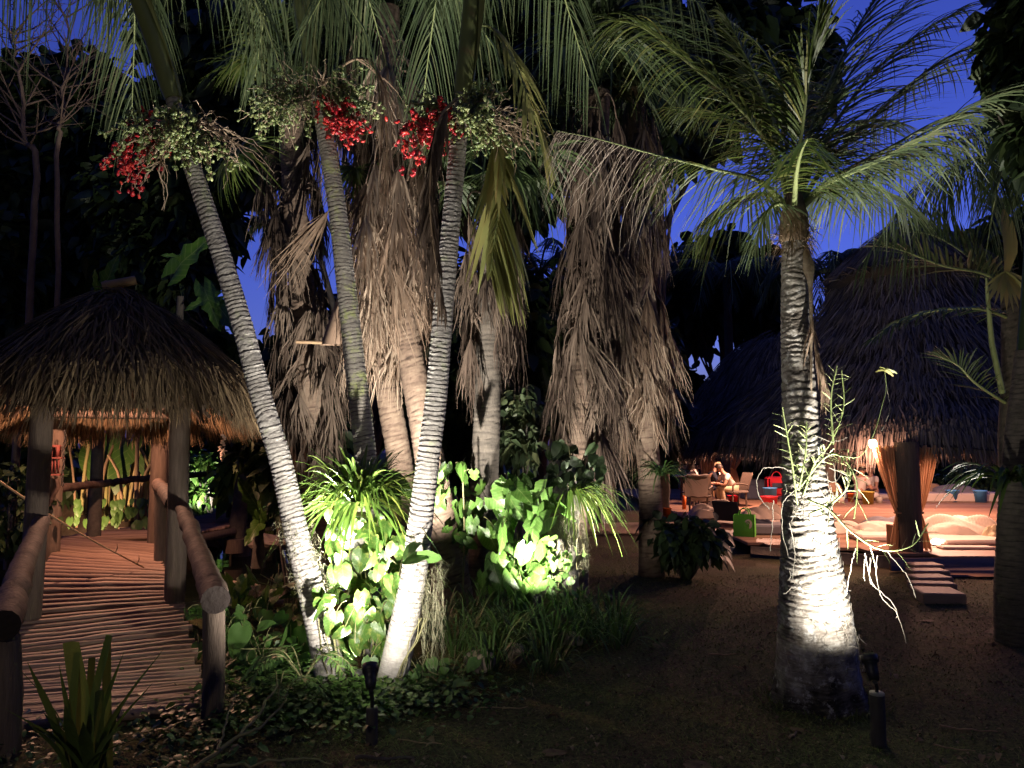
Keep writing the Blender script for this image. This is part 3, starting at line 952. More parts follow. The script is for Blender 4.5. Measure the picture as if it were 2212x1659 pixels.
# survey of the three lit palms
A_TR = PP([(722, 1500, 5.32), (706, 1420, 5.31), (668, 1260, 5.3), (640, 1150, 5.3), (607, 1000, 5.3), (565, 860, 5.3), (520, 690, 5.3), (465, 510, 5.3), (402, 320, 5.3), (374, 215, 5.3)])
A_TR[0][2] = -.05
A_R = [.105, .1, .088, .082, .076, .074, .07, .066, .058, .05]
B_TR = PP([(800, 1300, 6.3), (790, 1000, 6.3), (768, 800, 6.3), (748, 620, 6.3), (727, 440, 6.3), (702, 290, 6.3), (683, 195, 6.3)])
B_TR = np.vstack([[B_TR[0][0] + .02, 6.3, -.05], B_TR])
B_R = [.105, .1, .09, .085, .08, .075, .068, .06]
C_TR = PP([(838, 1500, 5.3), (866, 1380, 5.3), (893, 1250, 5.3), (908, 1130, 5.3), (924, 1000, 5.3), (942, 860, 5.3), (957, 680, 5.3), (972, 510, 5.3), (987, 340, 5.3), (1000, 205, 5.3)])
C_TR[0][2] = -.05
C_R = [.105, .098, .09, .085, .08, .076, .07, .066, .062, .055]

def sh(pts, d): return PP([(u, v, d) for u, v in pts])

def c3(u, v, d, vecs): return P(u, v, d), [np.array(x) for x in vecs]

ra = P(376, 262, 5.3); rb = P(684, 215, 6.3); rc = P(998, 245, 5.3)
PALM_A = christmas_palm(A_TR, A_R, sh([(376, 215), (345, 120), (302, 10), (275, -60)], 5.3),
    'slender ringed palm leaning over the hut roof, red fruit bunch hanging at its far-out side', 5, [.2, 1.0, 2.0, 2.9, 3.7, 4.6, 5.6],
    [(ra, [(-.18, -.12, -.1), (.12, -.2, -.08), (.05, -.15, -.16)], True, 'green_fruit', 700, .23, .011, 'green fruit bunch'),
     (ra, [(.22, -.1, -.22), (.3, -.05, -.18)], True, 'green_fruit', 460, .2, .011, 'pale green fruit bunch'),
     (ra, [(-.3, -.1, -.2), (-.38, -.02, -.2), (-.3, .05, -.3)], True, 'red_fruit', 560, .17, .0122, 'bright red fruit bunch'),
     (ra, [(.3, .1, .02), (.42, 0, -.1)], False, '', 0, .28, 0, 'bare dry fruit stalk'),
     (ra, [(-.05, -.1, -.36)], False, '', 0, .26, 0, 'bare brown fruit stalk')])
PALM_B = christmas_palm(B_TR, B_R, sh([(683, 195), (668, 120), (650, 20), (640, -60)], 6.3),
    'slender ringed palm between the other two, red fruit bunch beside its pale stem', 8, [.3, 1.2, 2.1, 3.3, 4.1, 4.9, 5.7],
    [(rb, [(-.3, -.15, .0), (-.38, -.05, -.12), (-.2, -.2, -.14)], True, 'green_fruit', 760, .26, .0115, 'pale green fruit bunch'),
     (rb, [(.3, -.1, .12), (.36, -.05, .0)], True, 'green_fruit', 700, .25, .0115, 'green fruit bunch beside the stem'),
     (rb, [(.24, -.12, -.14), (.32, -.08, -.2), (.28, -.06, -.3)], True, 'red_fruit', 620, .17, .013, 'bright red fruit bunch'),
     (rb, [(-.25, -.1, .14), (.1, -.2, .1), (-.1, -.2, -.1)], False, '', 0, .26, 0, 'bare pale fruit stalk')])
PALM_C = christmas_palm(C_TR, C_R, sh([(1000, 205), (1010, 110), (1018, 0), (1020, -80)], 5.3),
    'slender ringed palm carrying a long drooping yellow-green frond and dark fruit bunches', 13, [.1, .9, 1.9, 2.8, 3.6, 4.4, 5.5],
    [(rc, [(.14, -.22, -.08), (.2, -.16, -.16), (.05, -.22, -.14)], True, 'green_fruit', 800, .23, .011, 'dark green fruit bunch'),
     (rc, [(-.22, -.02, .06), (.16, .05, .14)], True, 'green_fruit', 420, .21, .011, 'pale green fruit bunch behind the stem'),
     (rc, [(-.32, -.12, -.1), (-.36, -.08, -.2), (-.3, -.1, -.28)], True, 'red_fruit', 560, .17, .0122, 'shaded red fruit bunch'),
     (rc, [(.34, -.05, -.05), (.42, -.05, -.16), (.36, .05, .02)], False, '', 0, .28, 0, 'bare dry fruit stalk')])

# the ageing frond hanging from palm C, a dark dead one in front, and green ones arching out
feather('frond', PP([(1010, 240, 5.5), (1062, 245, 5.55), (1088, 320, 5.5), (1080, 430, 5.45), (1066, 530, 5.45), (1060, 590, 5.45)]), 56, .52, .027, .35, .42, .8, .02,
        ('rachis', 'frond_yellow'), PALM_C, seed=51, r=.016, start=.22, drop=.3, side=(.3, 1.15), label='long drooping yellow-green frond')
feather('frond', PP([(985, 215, 5.2), (950, 260, 5.0), (930, 380, 4.95), (935, 520, 4.95), (960, 660, 5.0)]), 46, .36, .012, .5, .2, .5, .0,
        ('rachis_dead', 'frond_dead_dark'), PALM_C, seed=52, r=.014, start=.15, drop=.7, wig=.05, label='dark dead frond hanging against the stem')
feather('frond', PP([(1012, 60, 5.3), (1060, 60, 5.3), (1110, 130, 5.2), (1150, 240, 5.1), (1185, 350, 5.1)]), 30, .38, .012, .5, .3, .8, .05,
        ('rachis', 'frond_yellow'), PALM_C, seed=53, r=.012, start=.2, gap=.25)
feather('frond', PP([(690, 190, 6.4), (760, 130, 6.5), (815, 150, 6.5), (835, 300, 6.5), (830, 420, 6.5)]), 26, .42, .012, .5, .2, .5, .0,
        ('rachis_dead', 'frond_dead'), PALM_B, seed=54, r=.016, start=.3, drop=.6, wig=.05, label='brown dead frond folded down')

# ------------------------------------------------------------------ spanish moss and roots on the lit stems
def moss(parent, path_pts, rad, n, L, seed, hang=1.0, name='moss', mat='moss'):
    g = np.random.default_rng(seed)
    pts = catmull(path_pts, 40)
    mb = MB()
    N = n
    i = g.integers(0, 40, N)
    a = g.uniform(0, 6.28, N)
    base = pts[i] + np.stack([np.cos(a), np.sin(a), np.zeros(N)], -1) * rad * g.uniform(.9, 1.15, N)[:, None]
    s = np.linspace(0, 1, 7)
    out = np.stack([np.cos(a), np.sin(a), np.zeros(N)], -1)
    l = L * g.uniform(.3, 1.2, N)
    C = base[:, None] + out[:, None] * (.035 * np.sin(s * 2.5) * g.uniform(0, 1.6, N)[:, None])[..., None] - UP * (hang * l[:, None] * s)[..., None]
    C = C + g.normal(0, .017, C.shape) * (.3 + s)[None, :, None]
    S = nrm(g.normal(0, 1, (N, 1, 3))) * np.ones((1, 7, 1))
    W = np.full((N, 7), .0014) * np.array([1, 1, 1, 1, 1, .8, .4])
    mb.ribbons(C, W, S, np.clip(g.normal(.5, .25, N), 0, 1))
    return put(name, mb, MT[mat], parent, kind='stuff')
moss(PALM_A, [P(640, 1120, 5.3), P(655, 1190, 5.3), P(672, 1262, 5.3)], .085, 240, .10, 71, .7)
moss(PALM_C, [P(925, 1205, 5.28), P(912, 1270, 5.28), P(905, 1330, 5.28)], .088, 200, .12, 72, .8)
moss(PALM_C, [P(932, 1225, 5.2), P(936, 1300, 5.2), P(936, 1330, 5.2)], .04, 110, .5, 73, .95)
for (pp, seed) in ((PALM_A, 1), (PALM_C, 2)):
    g = np.random.default_rng(seed + 80)
    for k in range(4):
        if pp is PALM_A:
            top = P(712 - 8 * k, 1300 + 12 * k, 5.17); bot = P(738 - 10 * k, 1455, 5.2)
        else:
            top = P(905 + 6 * k, 1335, 5.18); bot = P(868 - 4 * k, 1465, 5.16)
        q = catmull([top, top * .6 + bot * .4 + g.normal(0, .015, 3), top * .3 + bot * .7 + g.normal(0, .012, 3), bot], 12)
        mb = MB(); mb.tube(q, .0035, 5); put('root', mb, MT['stem'], pp)

# ------------------------------------------------------------------ tall feather palm with the bright stem
D_TR = PP([(1772, 1530, 5.12), (1766, 1460, 5.1), (1760, 1330, 5.05), (1748, 1180, 5.0), (1736, 1020, 5.0), (1726, 860, 5.0), (1718, 700, 5.0), (1716, 580, 5.0), (1715, 520, 5.0)])
D_TR[0][2] = -.05
D_R = [.268, .258, .225, .176, .134, .108, .092, .083, .08]

def make_palm_d():
    t = thing('coconut_palm', D_TR[0], 'stout feather palm with flaring stem base lit white by the lamp at its foot', 'palm tree')
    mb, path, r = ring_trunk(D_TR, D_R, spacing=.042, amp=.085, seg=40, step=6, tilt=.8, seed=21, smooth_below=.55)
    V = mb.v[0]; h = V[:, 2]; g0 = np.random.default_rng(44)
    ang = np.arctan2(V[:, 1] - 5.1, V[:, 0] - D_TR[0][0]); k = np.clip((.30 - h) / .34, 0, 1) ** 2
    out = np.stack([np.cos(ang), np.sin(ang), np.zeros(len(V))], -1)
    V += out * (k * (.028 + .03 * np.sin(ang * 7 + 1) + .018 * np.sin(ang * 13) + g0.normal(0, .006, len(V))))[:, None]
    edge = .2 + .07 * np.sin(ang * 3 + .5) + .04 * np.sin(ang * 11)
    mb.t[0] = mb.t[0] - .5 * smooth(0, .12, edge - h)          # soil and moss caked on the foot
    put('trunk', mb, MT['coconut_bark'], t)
    top = P(1715, 450, 5.0); b0 = P(1715, 525, 5.0)
    mb = MB(); q = catmull([b0, (b0 + top) / 2, top, top + UP * .1], 14)
    mb.tube(q, np.interp(np.linspace(0, 1, 14), [0, .15, .5, 1], [.085, .098, .088, .05]) * (1 + rng.normal(0, .03, 14)), 16)
    put('leaf_base_fibre', mb, MT['fibre'], t)
    # ragged fibre fringe at the foot of the crown
    mb = MB(); N = 260; g = np.random.default_rng(5); a = g.uniform(0, 6.28, N)
    base = b0 + np.stack([np.cos(a) * .09, np.sin(a) * .09, g.uniform(-.06, .16, N)], -1)
    leaflets(mb, base, nrm(np.stack([np.cos(a), np.sin(a), g.normal(-.3, .6, N)], -1)), g.uniform(.03, .14, N), np.full(N, .003), g.uniform(.3, 1.2, N), g=g)
    put('fibre_fringe', mb, MT['fibre'], t, kind='stuff')
    F = lambda pts: PP(pts)
    G, Cc = ('rachis', 'frond'), ('rachis', 'frond_cool')
    o = top
    spec = [
        # (ctrl, n, L, w, droop, drop, mats, label)
        ([(1700, 445, 5.0), (1640, 392, 4.95), (1560, 370, 4.92), (1480, 350, 4.9), (1420, 335, 4.86)], 44, .40, .0085, .7, .4, G, .03),
        ([(1470, 347, 4.9), (1400, 330, 4.85), (1290, 300, 4.8), (1205, 283, 4.8)], 48, .40, .0042, .8, .9, ('rachis', 'pale_leaflet'), .13),
        ([(1702, 440, 5.05), (1672, 330, 5.1), (1590, 225, 5.15), (1480, 130, 5.2), (1390, 60, 5.25), (1320, 42, 5.3)], 70, .52, .0095, .55, .25, G, .03),
        ([(1705, 440, 5.15), (1690, 360, 5.4), (1650, 300, 5.8), (1560, 250, 6.1), (1450, 235, 6.3)], 60, .5, .010, .5, .2, G, .02),
        ([(1712, 440, 5.0), (1726, 330, 4.95), (1742, 200, 4.9), (1762, 70, 4.9), (1790, -70, 4.9)], 74, .56, .011, .35, .05, G, .02),
        ([(1722, 440, 5.1), (1770, 330, 5.3), (1850, 200, 5.5), (1960, 90, 5.7), (2080, 20, 5.8)], 70, .55, .011, .45, .1, Cc, .02),
        ([(1728, 445, 5.0), (1780, 400, 4.9), (1880, 355, 4.8), (1990, 300, 4.7), (2110, 225, 4.6), (2230, 185, 4.5)], 72, .52, .011, .5, .2, Cc, .02),
        ([(1730, 450, 5.1), (1800, 395, 5.3), (1900, 345, 5.5), (2030, 310, 5.7), (2180, 292, 5.8), (2290, 330, 5.9)], 66, .46, .011, .65, .4, Cc, .05),
        ([(1728, 450, 5.2), (1780, 405, 5.5), (1850, 400, 5.9), (1920, 420, 6.1), (1975, 455, 6.2)], 46, .42, .012, .6, .35, Cc, .02),
        ([(1702, 452, 5.1), (1660, 420, 5.3), (1610, 425, 5.5), (1560, 445, 5.6), (1515, 480, 5.7)], 44, .44, .011, .6, .4, G, .02),
        ([(1704, 460, 5.0), (1680, 440, 4.9), (1650, 470, 4.85), (1630, 540, 4.82)], 30, .24, .008, .5, .4, Cc, .02),
        ([(1712, 435, 5.2), (1715, 330, 5.6), (1700, 220, 6.0), (1650, 110, 6.4), (1560, 30, 6.7)], 60, .55, .011, .5, .15, G, .02),
        ([(1720, 440, 5.2), (1760, 350, 5.5), (1800, 290, 5.8), (1860, 260, 6.1), (1940, 270, 6.4)], 50, .5, .011, .5, .2, Cc, .02),
        ([(1716, 440, 4.9), (1720, 380, 4.6), (1730, 330, 4.3), (1745, 300, 4.0)], 40, .35, .010, .6, .3, G, .02),
        ([(1718, 440, 5.1), (1745, 300, 5.2), (1820, 120, 5.3), (1910, -40, 5.4)], 66, .6, .011, .4, .1, Cc, .02),
        ([(1724, 445, 5.1), (1790, 350, 5.25), (1900, 240, 5.4), (2040, 130, 5.5), (2190, 60, 5.6)], 74, .66, .011, .4, .1, Cc, .02),
        ([(1720, 440, 5.2), (1760, 300, 5.5), (1850, 140, 5.8), (1980, -20, 6.1)], 64, .64, .011, .4, .1, Cc, .02),
        ([(1728, 448, 5.1), (1800, 385, 5.2), (1920, 320, 5.3), (2060, 250, 5.4), (2230, 240, 5.5)], 70, .58, .011, .5, .25, Cc, .02),
        ([(1710, 440, 5.1), (1690, 320, 5.3), (1640, 180, 5.5), (1570, 40, 5.7)], 62, .6, .011, .4, .1, G, .02),
    ]
    for k, (pts, n, L, w, dr, dp, mats, wig) in enumerate(spec):
        feather('frond', F(pts), n + 4, L * 1.1, w * .62, dr, .45, 1.2, .12, mats, t, seed=200 + k, r=.019 if k != 1 else .008, start=.14 if k != 1 else .02, drop=dp, wig=wig)
    # dry spathe hanging beside the stem, and a broken dry frond
    mb = MB(); q = PP([(1735, 520, 4.95), (1742, 560, 4.9), (1750, 610, 4.88), (1752, 690, 4.88), (1752, 850, 4.9)])
    qc = catmull(q, 14)
    mb.ribbons(qc[None], np.interp(np.linspace(0, 1, 14), [0, .15, .3, .42, .5, 1], [.012, .03, .042, .03, .014, .006])[None], np.broadcast_to(np.array([.9, -.4, 0]), (1, 14, 3)), .8, fold=.6)
    put('dry_spathe', mb, MT['fibre'], t)
    feather('frond', PP([(1752, 640, 4.9), (1757, 720, 4.88), (1778, 800, 4.88), (1790, 850, 4.9)]), 22, .26, .007, .2, .25, .7, 0, ('rachis_dead', 'frond_dead'), t, seed=240, r=.01, start=.2, drop=.6, side=(1, .4), label='broken dry frond hanging along the stem')
    return t
PALM_D = make_palm_d()

# orchid growing on that stem
def make_orchid():
    c = P(1722, 1060, 4.82)
    t = thing('stem_orchid', c, 'wiry green climbing orchid with white air roots clinging to the bright palm stem', 'orchid')
    g = np.random.default_rng(9)
    stems = [
        [(1722, 1090, 4.84), (1712, 1010, 4.82), (1700, 940, 4.8), (1690, 880, 4.78)],
        [(1735, 1070, 4.84), (1760, 1000, 4.78), (1795, 955, 4.72), (1822, 880, 4.7), (1818, 800, 4.7)],
        [(1745, 1080, 4.82), (1790, 1100, 4.74), (1840, 1150, 4.66), (1905, 1188, 4.6), (1970, 1178, 4.58), (2005, 1130, 4.58)],
        [(1730, 1050, 4.84), (1780, 990, 4.75), (1815, 985, 4.7), (1850, 1040, 4.66), (1845, 1120, 4.64)],
        [(1750, 1110, 4.8), (1800, 1085, 4.74), (1835, 1040, 4.7), (1832, 970, 4.68)],
        [(1800, 960, 4.7), (1795, 860, 4.68), (1808, 790, 4.66)],
        [(1725, 1060, 4.84), (1740, 980, 4.8), (1742, 910, 4.8)],
    ]
    for pts in stems:
        q = catmull(PP(pts), 26)
        mb = MB(); mb.tube(q, np.linspace(.0075, .004, 26), 6); s = put('stem', mb, MT['orchid'], t)
        lf = MB(); n = 22
        i = np.arange(2, 24)
        T = nrm(q[i + 1] - q[i]); B = nrm(np.cross(T, [0, 1.0, .1])) * np.where(np.arange(n) % 2 == 0, 1, -1)[:, None]
        d = nrm(B * .8 + T * .75 + g.normal(0, .12, (n, 3)))
        leaflets(lf, q[i], d, g.uniform(.06, .13, n), np.full(n, .0045), g.uniform(.0, .5, n), g=g)
        put('leaves', lf, MT['orchid'], s, kind='stuff')
    roots = [
        [(1650, 1010), (1634, 1040), (1642, 1075), (1662, 1100)], [(1800, 1000), (1806, 1060), (1786, 1130), (1780, 1190)],
        [(1848, 1185), (1838, 1225), (1828, 1285)], [(1868, 1195), (1885, 1260), (1925, 1300), (1945, 1345), (1957, 1390)],
        [(1895, 1200), (1892, 1240), (1905, 1290), (1935, 1320), (1936, 1335)], [(1915, 1190), (1940, 1220), (1960, 1245), (1978, 1290)],
        [(1870, 1200), (1866, 1230), (1868, 1255)], [(1790, 1010), (1830, 1030), (1822, 1080)], [(1760, 940), (1800, 955), (1830, 945)],
        [(1650, 1010), (1690, 1010), (1720, 1030)], [(1715, 1060), (1690, 1090), (1690, 1150), (1702, 1200)], [(1670, 1080), (1668, 1130), (1664, 1190)],
        [(1740, 1050), (1770, 1030), (1800, 1040), (1826, 1012)], [(1705, 1130), (1716, 1190), (1712, 1250)], [(1880, 1205), (1878, 1250), (1888, 1268)],
        [(1800, 985), (1770, 975), (1742, 990)], [(1905, 930), (1922, 880), (1915, 830)],
    ]
    for k, pts in enumerate(roots):
        d0 = 4.8 if pts[0][0] < 1760 else 4.62
        q = catmull(PP([(u, v, d0 + .02 * i) for i, (u, v) in enumerate(pts)]), 18)
        q[1:-1] += g.normal(0, .0025, (16, 3))
        mb = MB(); mb.tube(catmull(q, 30)[::1][:18] if False else q, np.linspace(.0029, .0016, 18), 6); put('air_root', mb, MT['root'], t)
    q = catmull(PP([(1812, 985, 4.68), (1858, 985, 4.64), (1888, 935, 4.62), (1904, 880, 4.62), (1914, 840, 4.62), (1911, 800, 4.62)]), 24)
    mb = MB(); mb.tube(q, np.linspace(.0035, .0018, 24), 6); fs = put('flower_stalk', mb, MT['orchid'], t)
    mb = MB(); leaflets(mb, np.repeat(q[-1][None], 5, 0), nrm(np.array([[-.9, 0, .1], [.9, -.2, .0], [.4, 0, .6], [-.5, -.1, .5], [.7, .1, -.25]])), np.array([.055, .07, .05, .05, .06]), np.full(5, .013), np.full(5, .3), g=g); put('flower', mb, MT['frond_yellow'], fs)
    # tangle of fine roots wrapped round the stem
    mb = MB()
    for k in range(100):
        v = g.uniform(1000, 1420); cx = np.interp(v, [1000, 1180, 1330, 1420], [1735, 1748, 1760, 1764]); rr = np.interp(v, [1000, 1180, 1330, 1420], [.138, .18, .235, .262])
        a0 = g.uniform(-2.6, -.3); c0 = P(cx, v, 5.0 + .04 * (v > 1200))
        a = a0 + np.cumsum(g.normal(0, .10, 8)); z = np.cumsum(g.normal(-.012, .016, 8))
        q = c0 + np.stack([np.cos(a) * rr * 1.03, np.sin(a) * rr * 1.03, z], -1)
        if g.uniform() < .3: q[-3:] += np.stack([np.cos(a[-3:]), np.sin(a[-3:]), np.zeros(3)], -1) * np.array([.01, .03, .05])[:, None]
        mb.tube(catmull(q, 16), .0016, 4, cap=False, tint=g.uniform(.2, .9))
    put('root_tangle', mb, MT['root'], t, kind='stuff')
make_orchid()

# ------------------------------------------------------------------ fan palms with skirts of dead leaves
def dead_leaf_mesh(seed, n=26, L=.95, spread=.55, w=.011):
    g = np.random.default_rng(seed)
    mb = MB()
    pet = catmull([(0, 0, 0), (.12, 0, .04), (.23, .0, -.08), (.27, 0, -.3)], 10)
    mb.tube(pet, np.linspace(.014, .009, 10), 5, tint=.6)
    hub = pet[-1]
    a = np.linspace(-spread, spread, n) + g.normal(0, .05, n)
    d = nrm(np.stack([.07 * np.cos(a) + g.normal(0, .09, n), np.sin(a) * .7, -np.cos(a)], -1))
    s = np.linspace(0, 1, 8)
    l = L * g.uniform(.6, 1.1, n)
    C = hub + d[:, None] * (l[:, None] * s)[..., None]
    C[..., 2] -= (l[:, None] * .18 * s ** 2)
    C[..., 1] *= (1 - .35 * s ** 2)
    C += g.normal(0, .016, C.shape) * s[None, :, None]
    S = nrm(np.stack([g.normal(0, .5, n), np.ones(n), g.normal(0, .2, n)], -1))[:, None] * np.ones((1, 8, 1))
    W = (w * g.uniform(.6, 1.4, n))[:, None] * np.array([1.0, 1.3, 1.25, 1, .8, .6, .4, .1])
    mb.ribbons(C, W, S, np.clip(g.normal(.5 + g.normal(0, .25), .2, n), 0, 1))
    return mb.mesh('dead_fan_leaf')
DEAD = {'frond_dead': [], 'frond_dead_dark': []}
for k in range(6):
    for mname in DEAD:
        me = dead_leaf_mesh(300 + k, L=.7 + .06 * k, spread=.35 + .07 * k)
        me.materials.append(MT[mname]); DEAD[mname].append(me)

def fan_leaf_mesh(seed, n=30, L=.62, pet=.5, spread=2.1, w=.02, droop=.5):
    g = np.random.default_rng(seed); mb = MB()
    p = catmull([(0, 0, 0), (pet * .5, 0, pet * .28), (pet, 0, pet * .35)], 8); mb.tube(p, np.linspace(.013, .008, 8), 5, tint=.5)
    hub = p[-1]; a = np.linspace(-spread, spread, n)
    d = nrm(np.stack([np.cos(a), np.sin(a), .22 + .1 * np.cos(a) + g.normal(0, .05, n)], -1))
    leaflets(mb, np.repeat(hub[None], n, 0), d, L * g.uniform(.85, 1.05, n) * (.75 + .25 * np.cos(a * .5)), np.full(n, w), droop * g.uniform(.5, 1.6, n), g=g, n=7, prof=(.25, .8, 1, .8, .5, .3, .05))
    return mb.mesh('fan_leaf')
FAN = {'frond': [], 'frond_dark': []}
for k in range(4):
    for mname in FAN:
        me = fan_leaf_mesh(340 + k, droop=.5 + .2 * k); me.materials.append(MT[mname]); FAN[mname].append(me)

def place_leaf(name, me, parent, pos, az, pitch=0.0, roll=0.0, s=1.0):
    m = Matrix.Translation([float(a) for a in (pos - ORIGIN[parent.name])]) @ Matrix.Rotation(az, 4, 'Z') @ Matrix.Rotation(-pitch, 4, 'Y') @ Matrix.Rotation(roll, 4, 'X') @ Matrix.Scale(s, 4)
    return piece(name, me, parent, m)

def fan_palm(ctrl, rad, label, seed, s0, s1, n_dead, dead='frond_dead', scale=1.0, n_live=16, live='frond_dark', bark='old_bark', skirt_r=1.0):
    g = np.random.default_rng(seed)
    t = thing('fan_palm', ctrl[0], label, 'palm tree', 'fan palms with skirts of dead leaves')
    mb, path, r = ring_trunk(ctrl, rad, spacing=.06, amp=.05, seg=18, step=4, tilt=.6, seed=seed)
    put('trunk', mb, MT[bark], t)
    L = np.linspace(0, 1, len(path))
    for k in range(n_dead):
        f = s0 + (s1 - s0) * (k + g.uniform(0, 1)) / n_dead
        i = int(f * (len(path) - 1))
        az = g.uniform(0, 2 * math.pi)
        place_leaf('dead_leaf', random.choice(DEAD[dead]), t, path[i] + np.array([math.cos(az), math.sin(az), 0]) * r[i] * .8, az, g.normal(-.12, .16), g.normal(0, .15), scale * g.uniform(.8, 1.15) * (skirt_r if f > s0 + .1 else .85))
    for k in range(n_live):
        az = k * 2.4 + g.uniform(-.3, .3)
        place_leaf('fan_leaf', random.choice(FAN[live]), t, path[-1] + UP * g.uniform(-.15, .25), az, g.uniform(-.5, 1.0), 0, scale * g.uniform(1.1, 1.5))
    return t

W1 = fan_palm(PP([(985, 1330, 8.2), (960, 1170, 8.2), (915, 920, 8.2), (880, 730, 8.2), (862, 560, 8.2), (850, 400, 8.2), (842, 200, 8.2), (838, 20, 8.2)]), [.22, .19, .15, .14, .13, .13, .13, .13],
    'fan palm with thick pale brown skirt and curved bare stem behind the mossy ringed stem', 31, .54, .97, 86, 'frond_dead', .93, skirt_r=1.0)
W1b = fan_palm(PP([(880, 1330, 9.0), (868, 1040, 9.0), (838, 850, 9.0), (818, 700, 9.0), (800, 520, 9.0), (786, 340, 9.0), (780, 160, 9.0)]), [.17, .15, .14, .13, .13, .12, .12],
    'thinner fan palm close behind, its brown skirt merging with the pale one', 32, .5, .98, 62, 'frond_dead', .9)
W2 = fan_palm(PP([(690, 1330, 9.6), (680, 1000, 9.6), (660, 700, 9.6), (640, 500, 9.6), (632, 330, 9.6), (628, 190, 9.6)]), [.2, .17, .16, .15, .15, .15],
    'fan palm with a long dark ragged skirt seen just behind the middle ringed palm', 33, .28, .98, 92, 'frond_dead_dark', .82, live='frond')
W3 = fan_palm(PP([(1236, 1330, 8.8), (1238, 960, 8.8), (1262, 780, 8.8), (1280, 600, 8.8), (1286, 430, 8.8), (1290, 200, 8.8)]), [.2, .16, .15, .15, .15, .15],
    'fan palm with dark skirt of hanging leaves over the lit broad-leaved plant', 34, .36, 1.0, 120, 'frond_dead_dark', .9)
W4 = fan_palm(PP([(1408, 1270, 9.9), (1405, 1080, 9.9), (1398, 960, 9.9), (1385, 800, 9.9), (1375, 620, 9.9), (1370, 440, 9.9), (1368, 220, 9.9)]), [.17, .15, .15, .15, .15, .15, .15],
    'fan palm with light grey-brown skirt hanging low beside the thatched pavilion', 35, .36, 1.0, 140, 'frond_dead', .85)
W5 = fan_palm(PP([(1050, 1330, 8.6), (1046, 1080, 8.6), (1052, 900, 8.6), (1056, 760, 8.6), (1060, 560, 8.6), (1064, 380, 8.6)]), [.2, .165, .15, .14, .14, .14],
    'fan palm with mottled dark stem between the two lit plant clumps', 36, .62, .98, 40, 'frond_dead_dark', .85, bark='dark_bark')

# loose leaves: green fan leaf and palmetto hanging in front of the pale skirt
for (u, v, d, az, pit, s, par) in ((858, 172, 7.7, 1.2, -1.1, .9, W1), (600, 300, 8.8, 3.6, -.9, 1.0, W2), (575, 290, 8.8, 4.3, -1.0, .9, W2), (770, 330, 8.4, 4.9, -1.1, .8, W1b)):
    place_leaf('fan_leaf', FAN['frond'][1], par, P(u, v, d), az, pit, 0, s)
# sacking bag hung by the skirt and a broken ladder of dry stalks
mbag = MB()
qs = PP([(745, 620, 8.9), (735, 680, 8.9), (722, 745, 8.9)])
tb = thing('hanging_sack', qs[0], 'brown cloth sack hanging among the dead leaves behind the middle ringed palm', 'sack')
n = 12; a = np.linspace(0, 2 * np.pi, 14, endpoint=False)
qq = catmull(qs, n); rr = np.linspace(.05, .16, n)
V = qq[:, None] + np.stack([np.cos(a)[None] * rr[:, None] * (1 + .18 * np.sin(5 * a)), np.sin(a)[None] * rr[:, None] * .5, np.zeros((n, 14))], -1)
mbag.grid(V, closed=True); put('cloth', mbag, MT['cardboard'], tb)
mb = MB(); mb.tube(np.array([qs[0] + UP * .02, qs[0] + UP * .3]), .012, 6); put('tie', mb, MT['cane'], tb)
mb = MB(); mb.tube(PP([(640, 738, 8.9), (695, 740, 8.9), (760, 736, 8.9)]), .022, 7); tag(put('pole', mb, MT['cane']), 'short pale pole lying level among dead leaves beside the cloth sack', 'pole')
# ================================================================== LOW PLANTS
def heart_leaf_mesh(name, mat, width=.44, droop=.3, fold=.22, notch=.12, wave=.02, seed=0, split=0):
    """one heart-shaped leaf, base at the origin, tip along +Y"""
    g = np.random.default_rng(seed)
    ys = np.linspace(0, 1, 9); xs = np.linspace(-1, 1, 7)
    w = width * np.sin(np.pi * np.clip(ys, .0, 1) ** .58) ** .8 + .015
    w[-1] = .006; w[0] = width * .42
    V = np.zeros((9, 7, 3))
    for i, y in enumerate(ys):
        X = xs * w[i]
        if split and i in (3, 5): X = X * np.where(np.abs(xs) > .5, .62, 1)
        back = notch * np.abs(xs) ** 1.3 * np.clip(1 - y * 2.2, 0, 1)
        V[i, :, 0] = X
        V[i, :, 1] = y - back * 1.2
        V[i, :, 2] = fold * np.abs(X) - .12 * X * X / max(width, .1) - droop * y * y + wave * np.sin(y * 11 + xs * 3 + seed)
    mb = MB(); mb.grid(V, .5 + g.normal(0, .05))
    me = mb.mesh(name); me.materials.append(mat)
    return me

HEART = [heart_leaf_mesh('leaf', MT['pothos'], .31 + .03 * k, .12 + .12 * k, .15 + .08 * (k % 3), seed=k) for k in range(5)]
BROAD = [heart_leaf_mesh('leaf', MT['philo'], .30 + .03 * k, .15 + .1 * k, .2, notch=.2, seed=10 + k, split=k % 2) for k in range(4)]
SMALL = [heart_leaf_mesh('leaf', MT['weed'], .36 + .04 * k, .1 + .1 * k, .2, seed=20 + k) for k in range(3)]
DARKB = [heart_leaf_mesh('leaf', MT['tree_leaf'], .33 + .04 * k, .2 + .1 * k, .2, seed=24 + k) for k in range(3)]

def set_leaf(me, parent, base, tipdir, normal, size, name='leaf', label=None):
    y = nrm(np.asarray(tipdir, float)); z = np.asarray(normal, float); z = nrm(z - y * z.dot(y)); x = np.cross(y, z)
    return piece(name, me, parent, basis(x, y, z, np.asarray(base) - ORIGIN[parent.name], size), label)

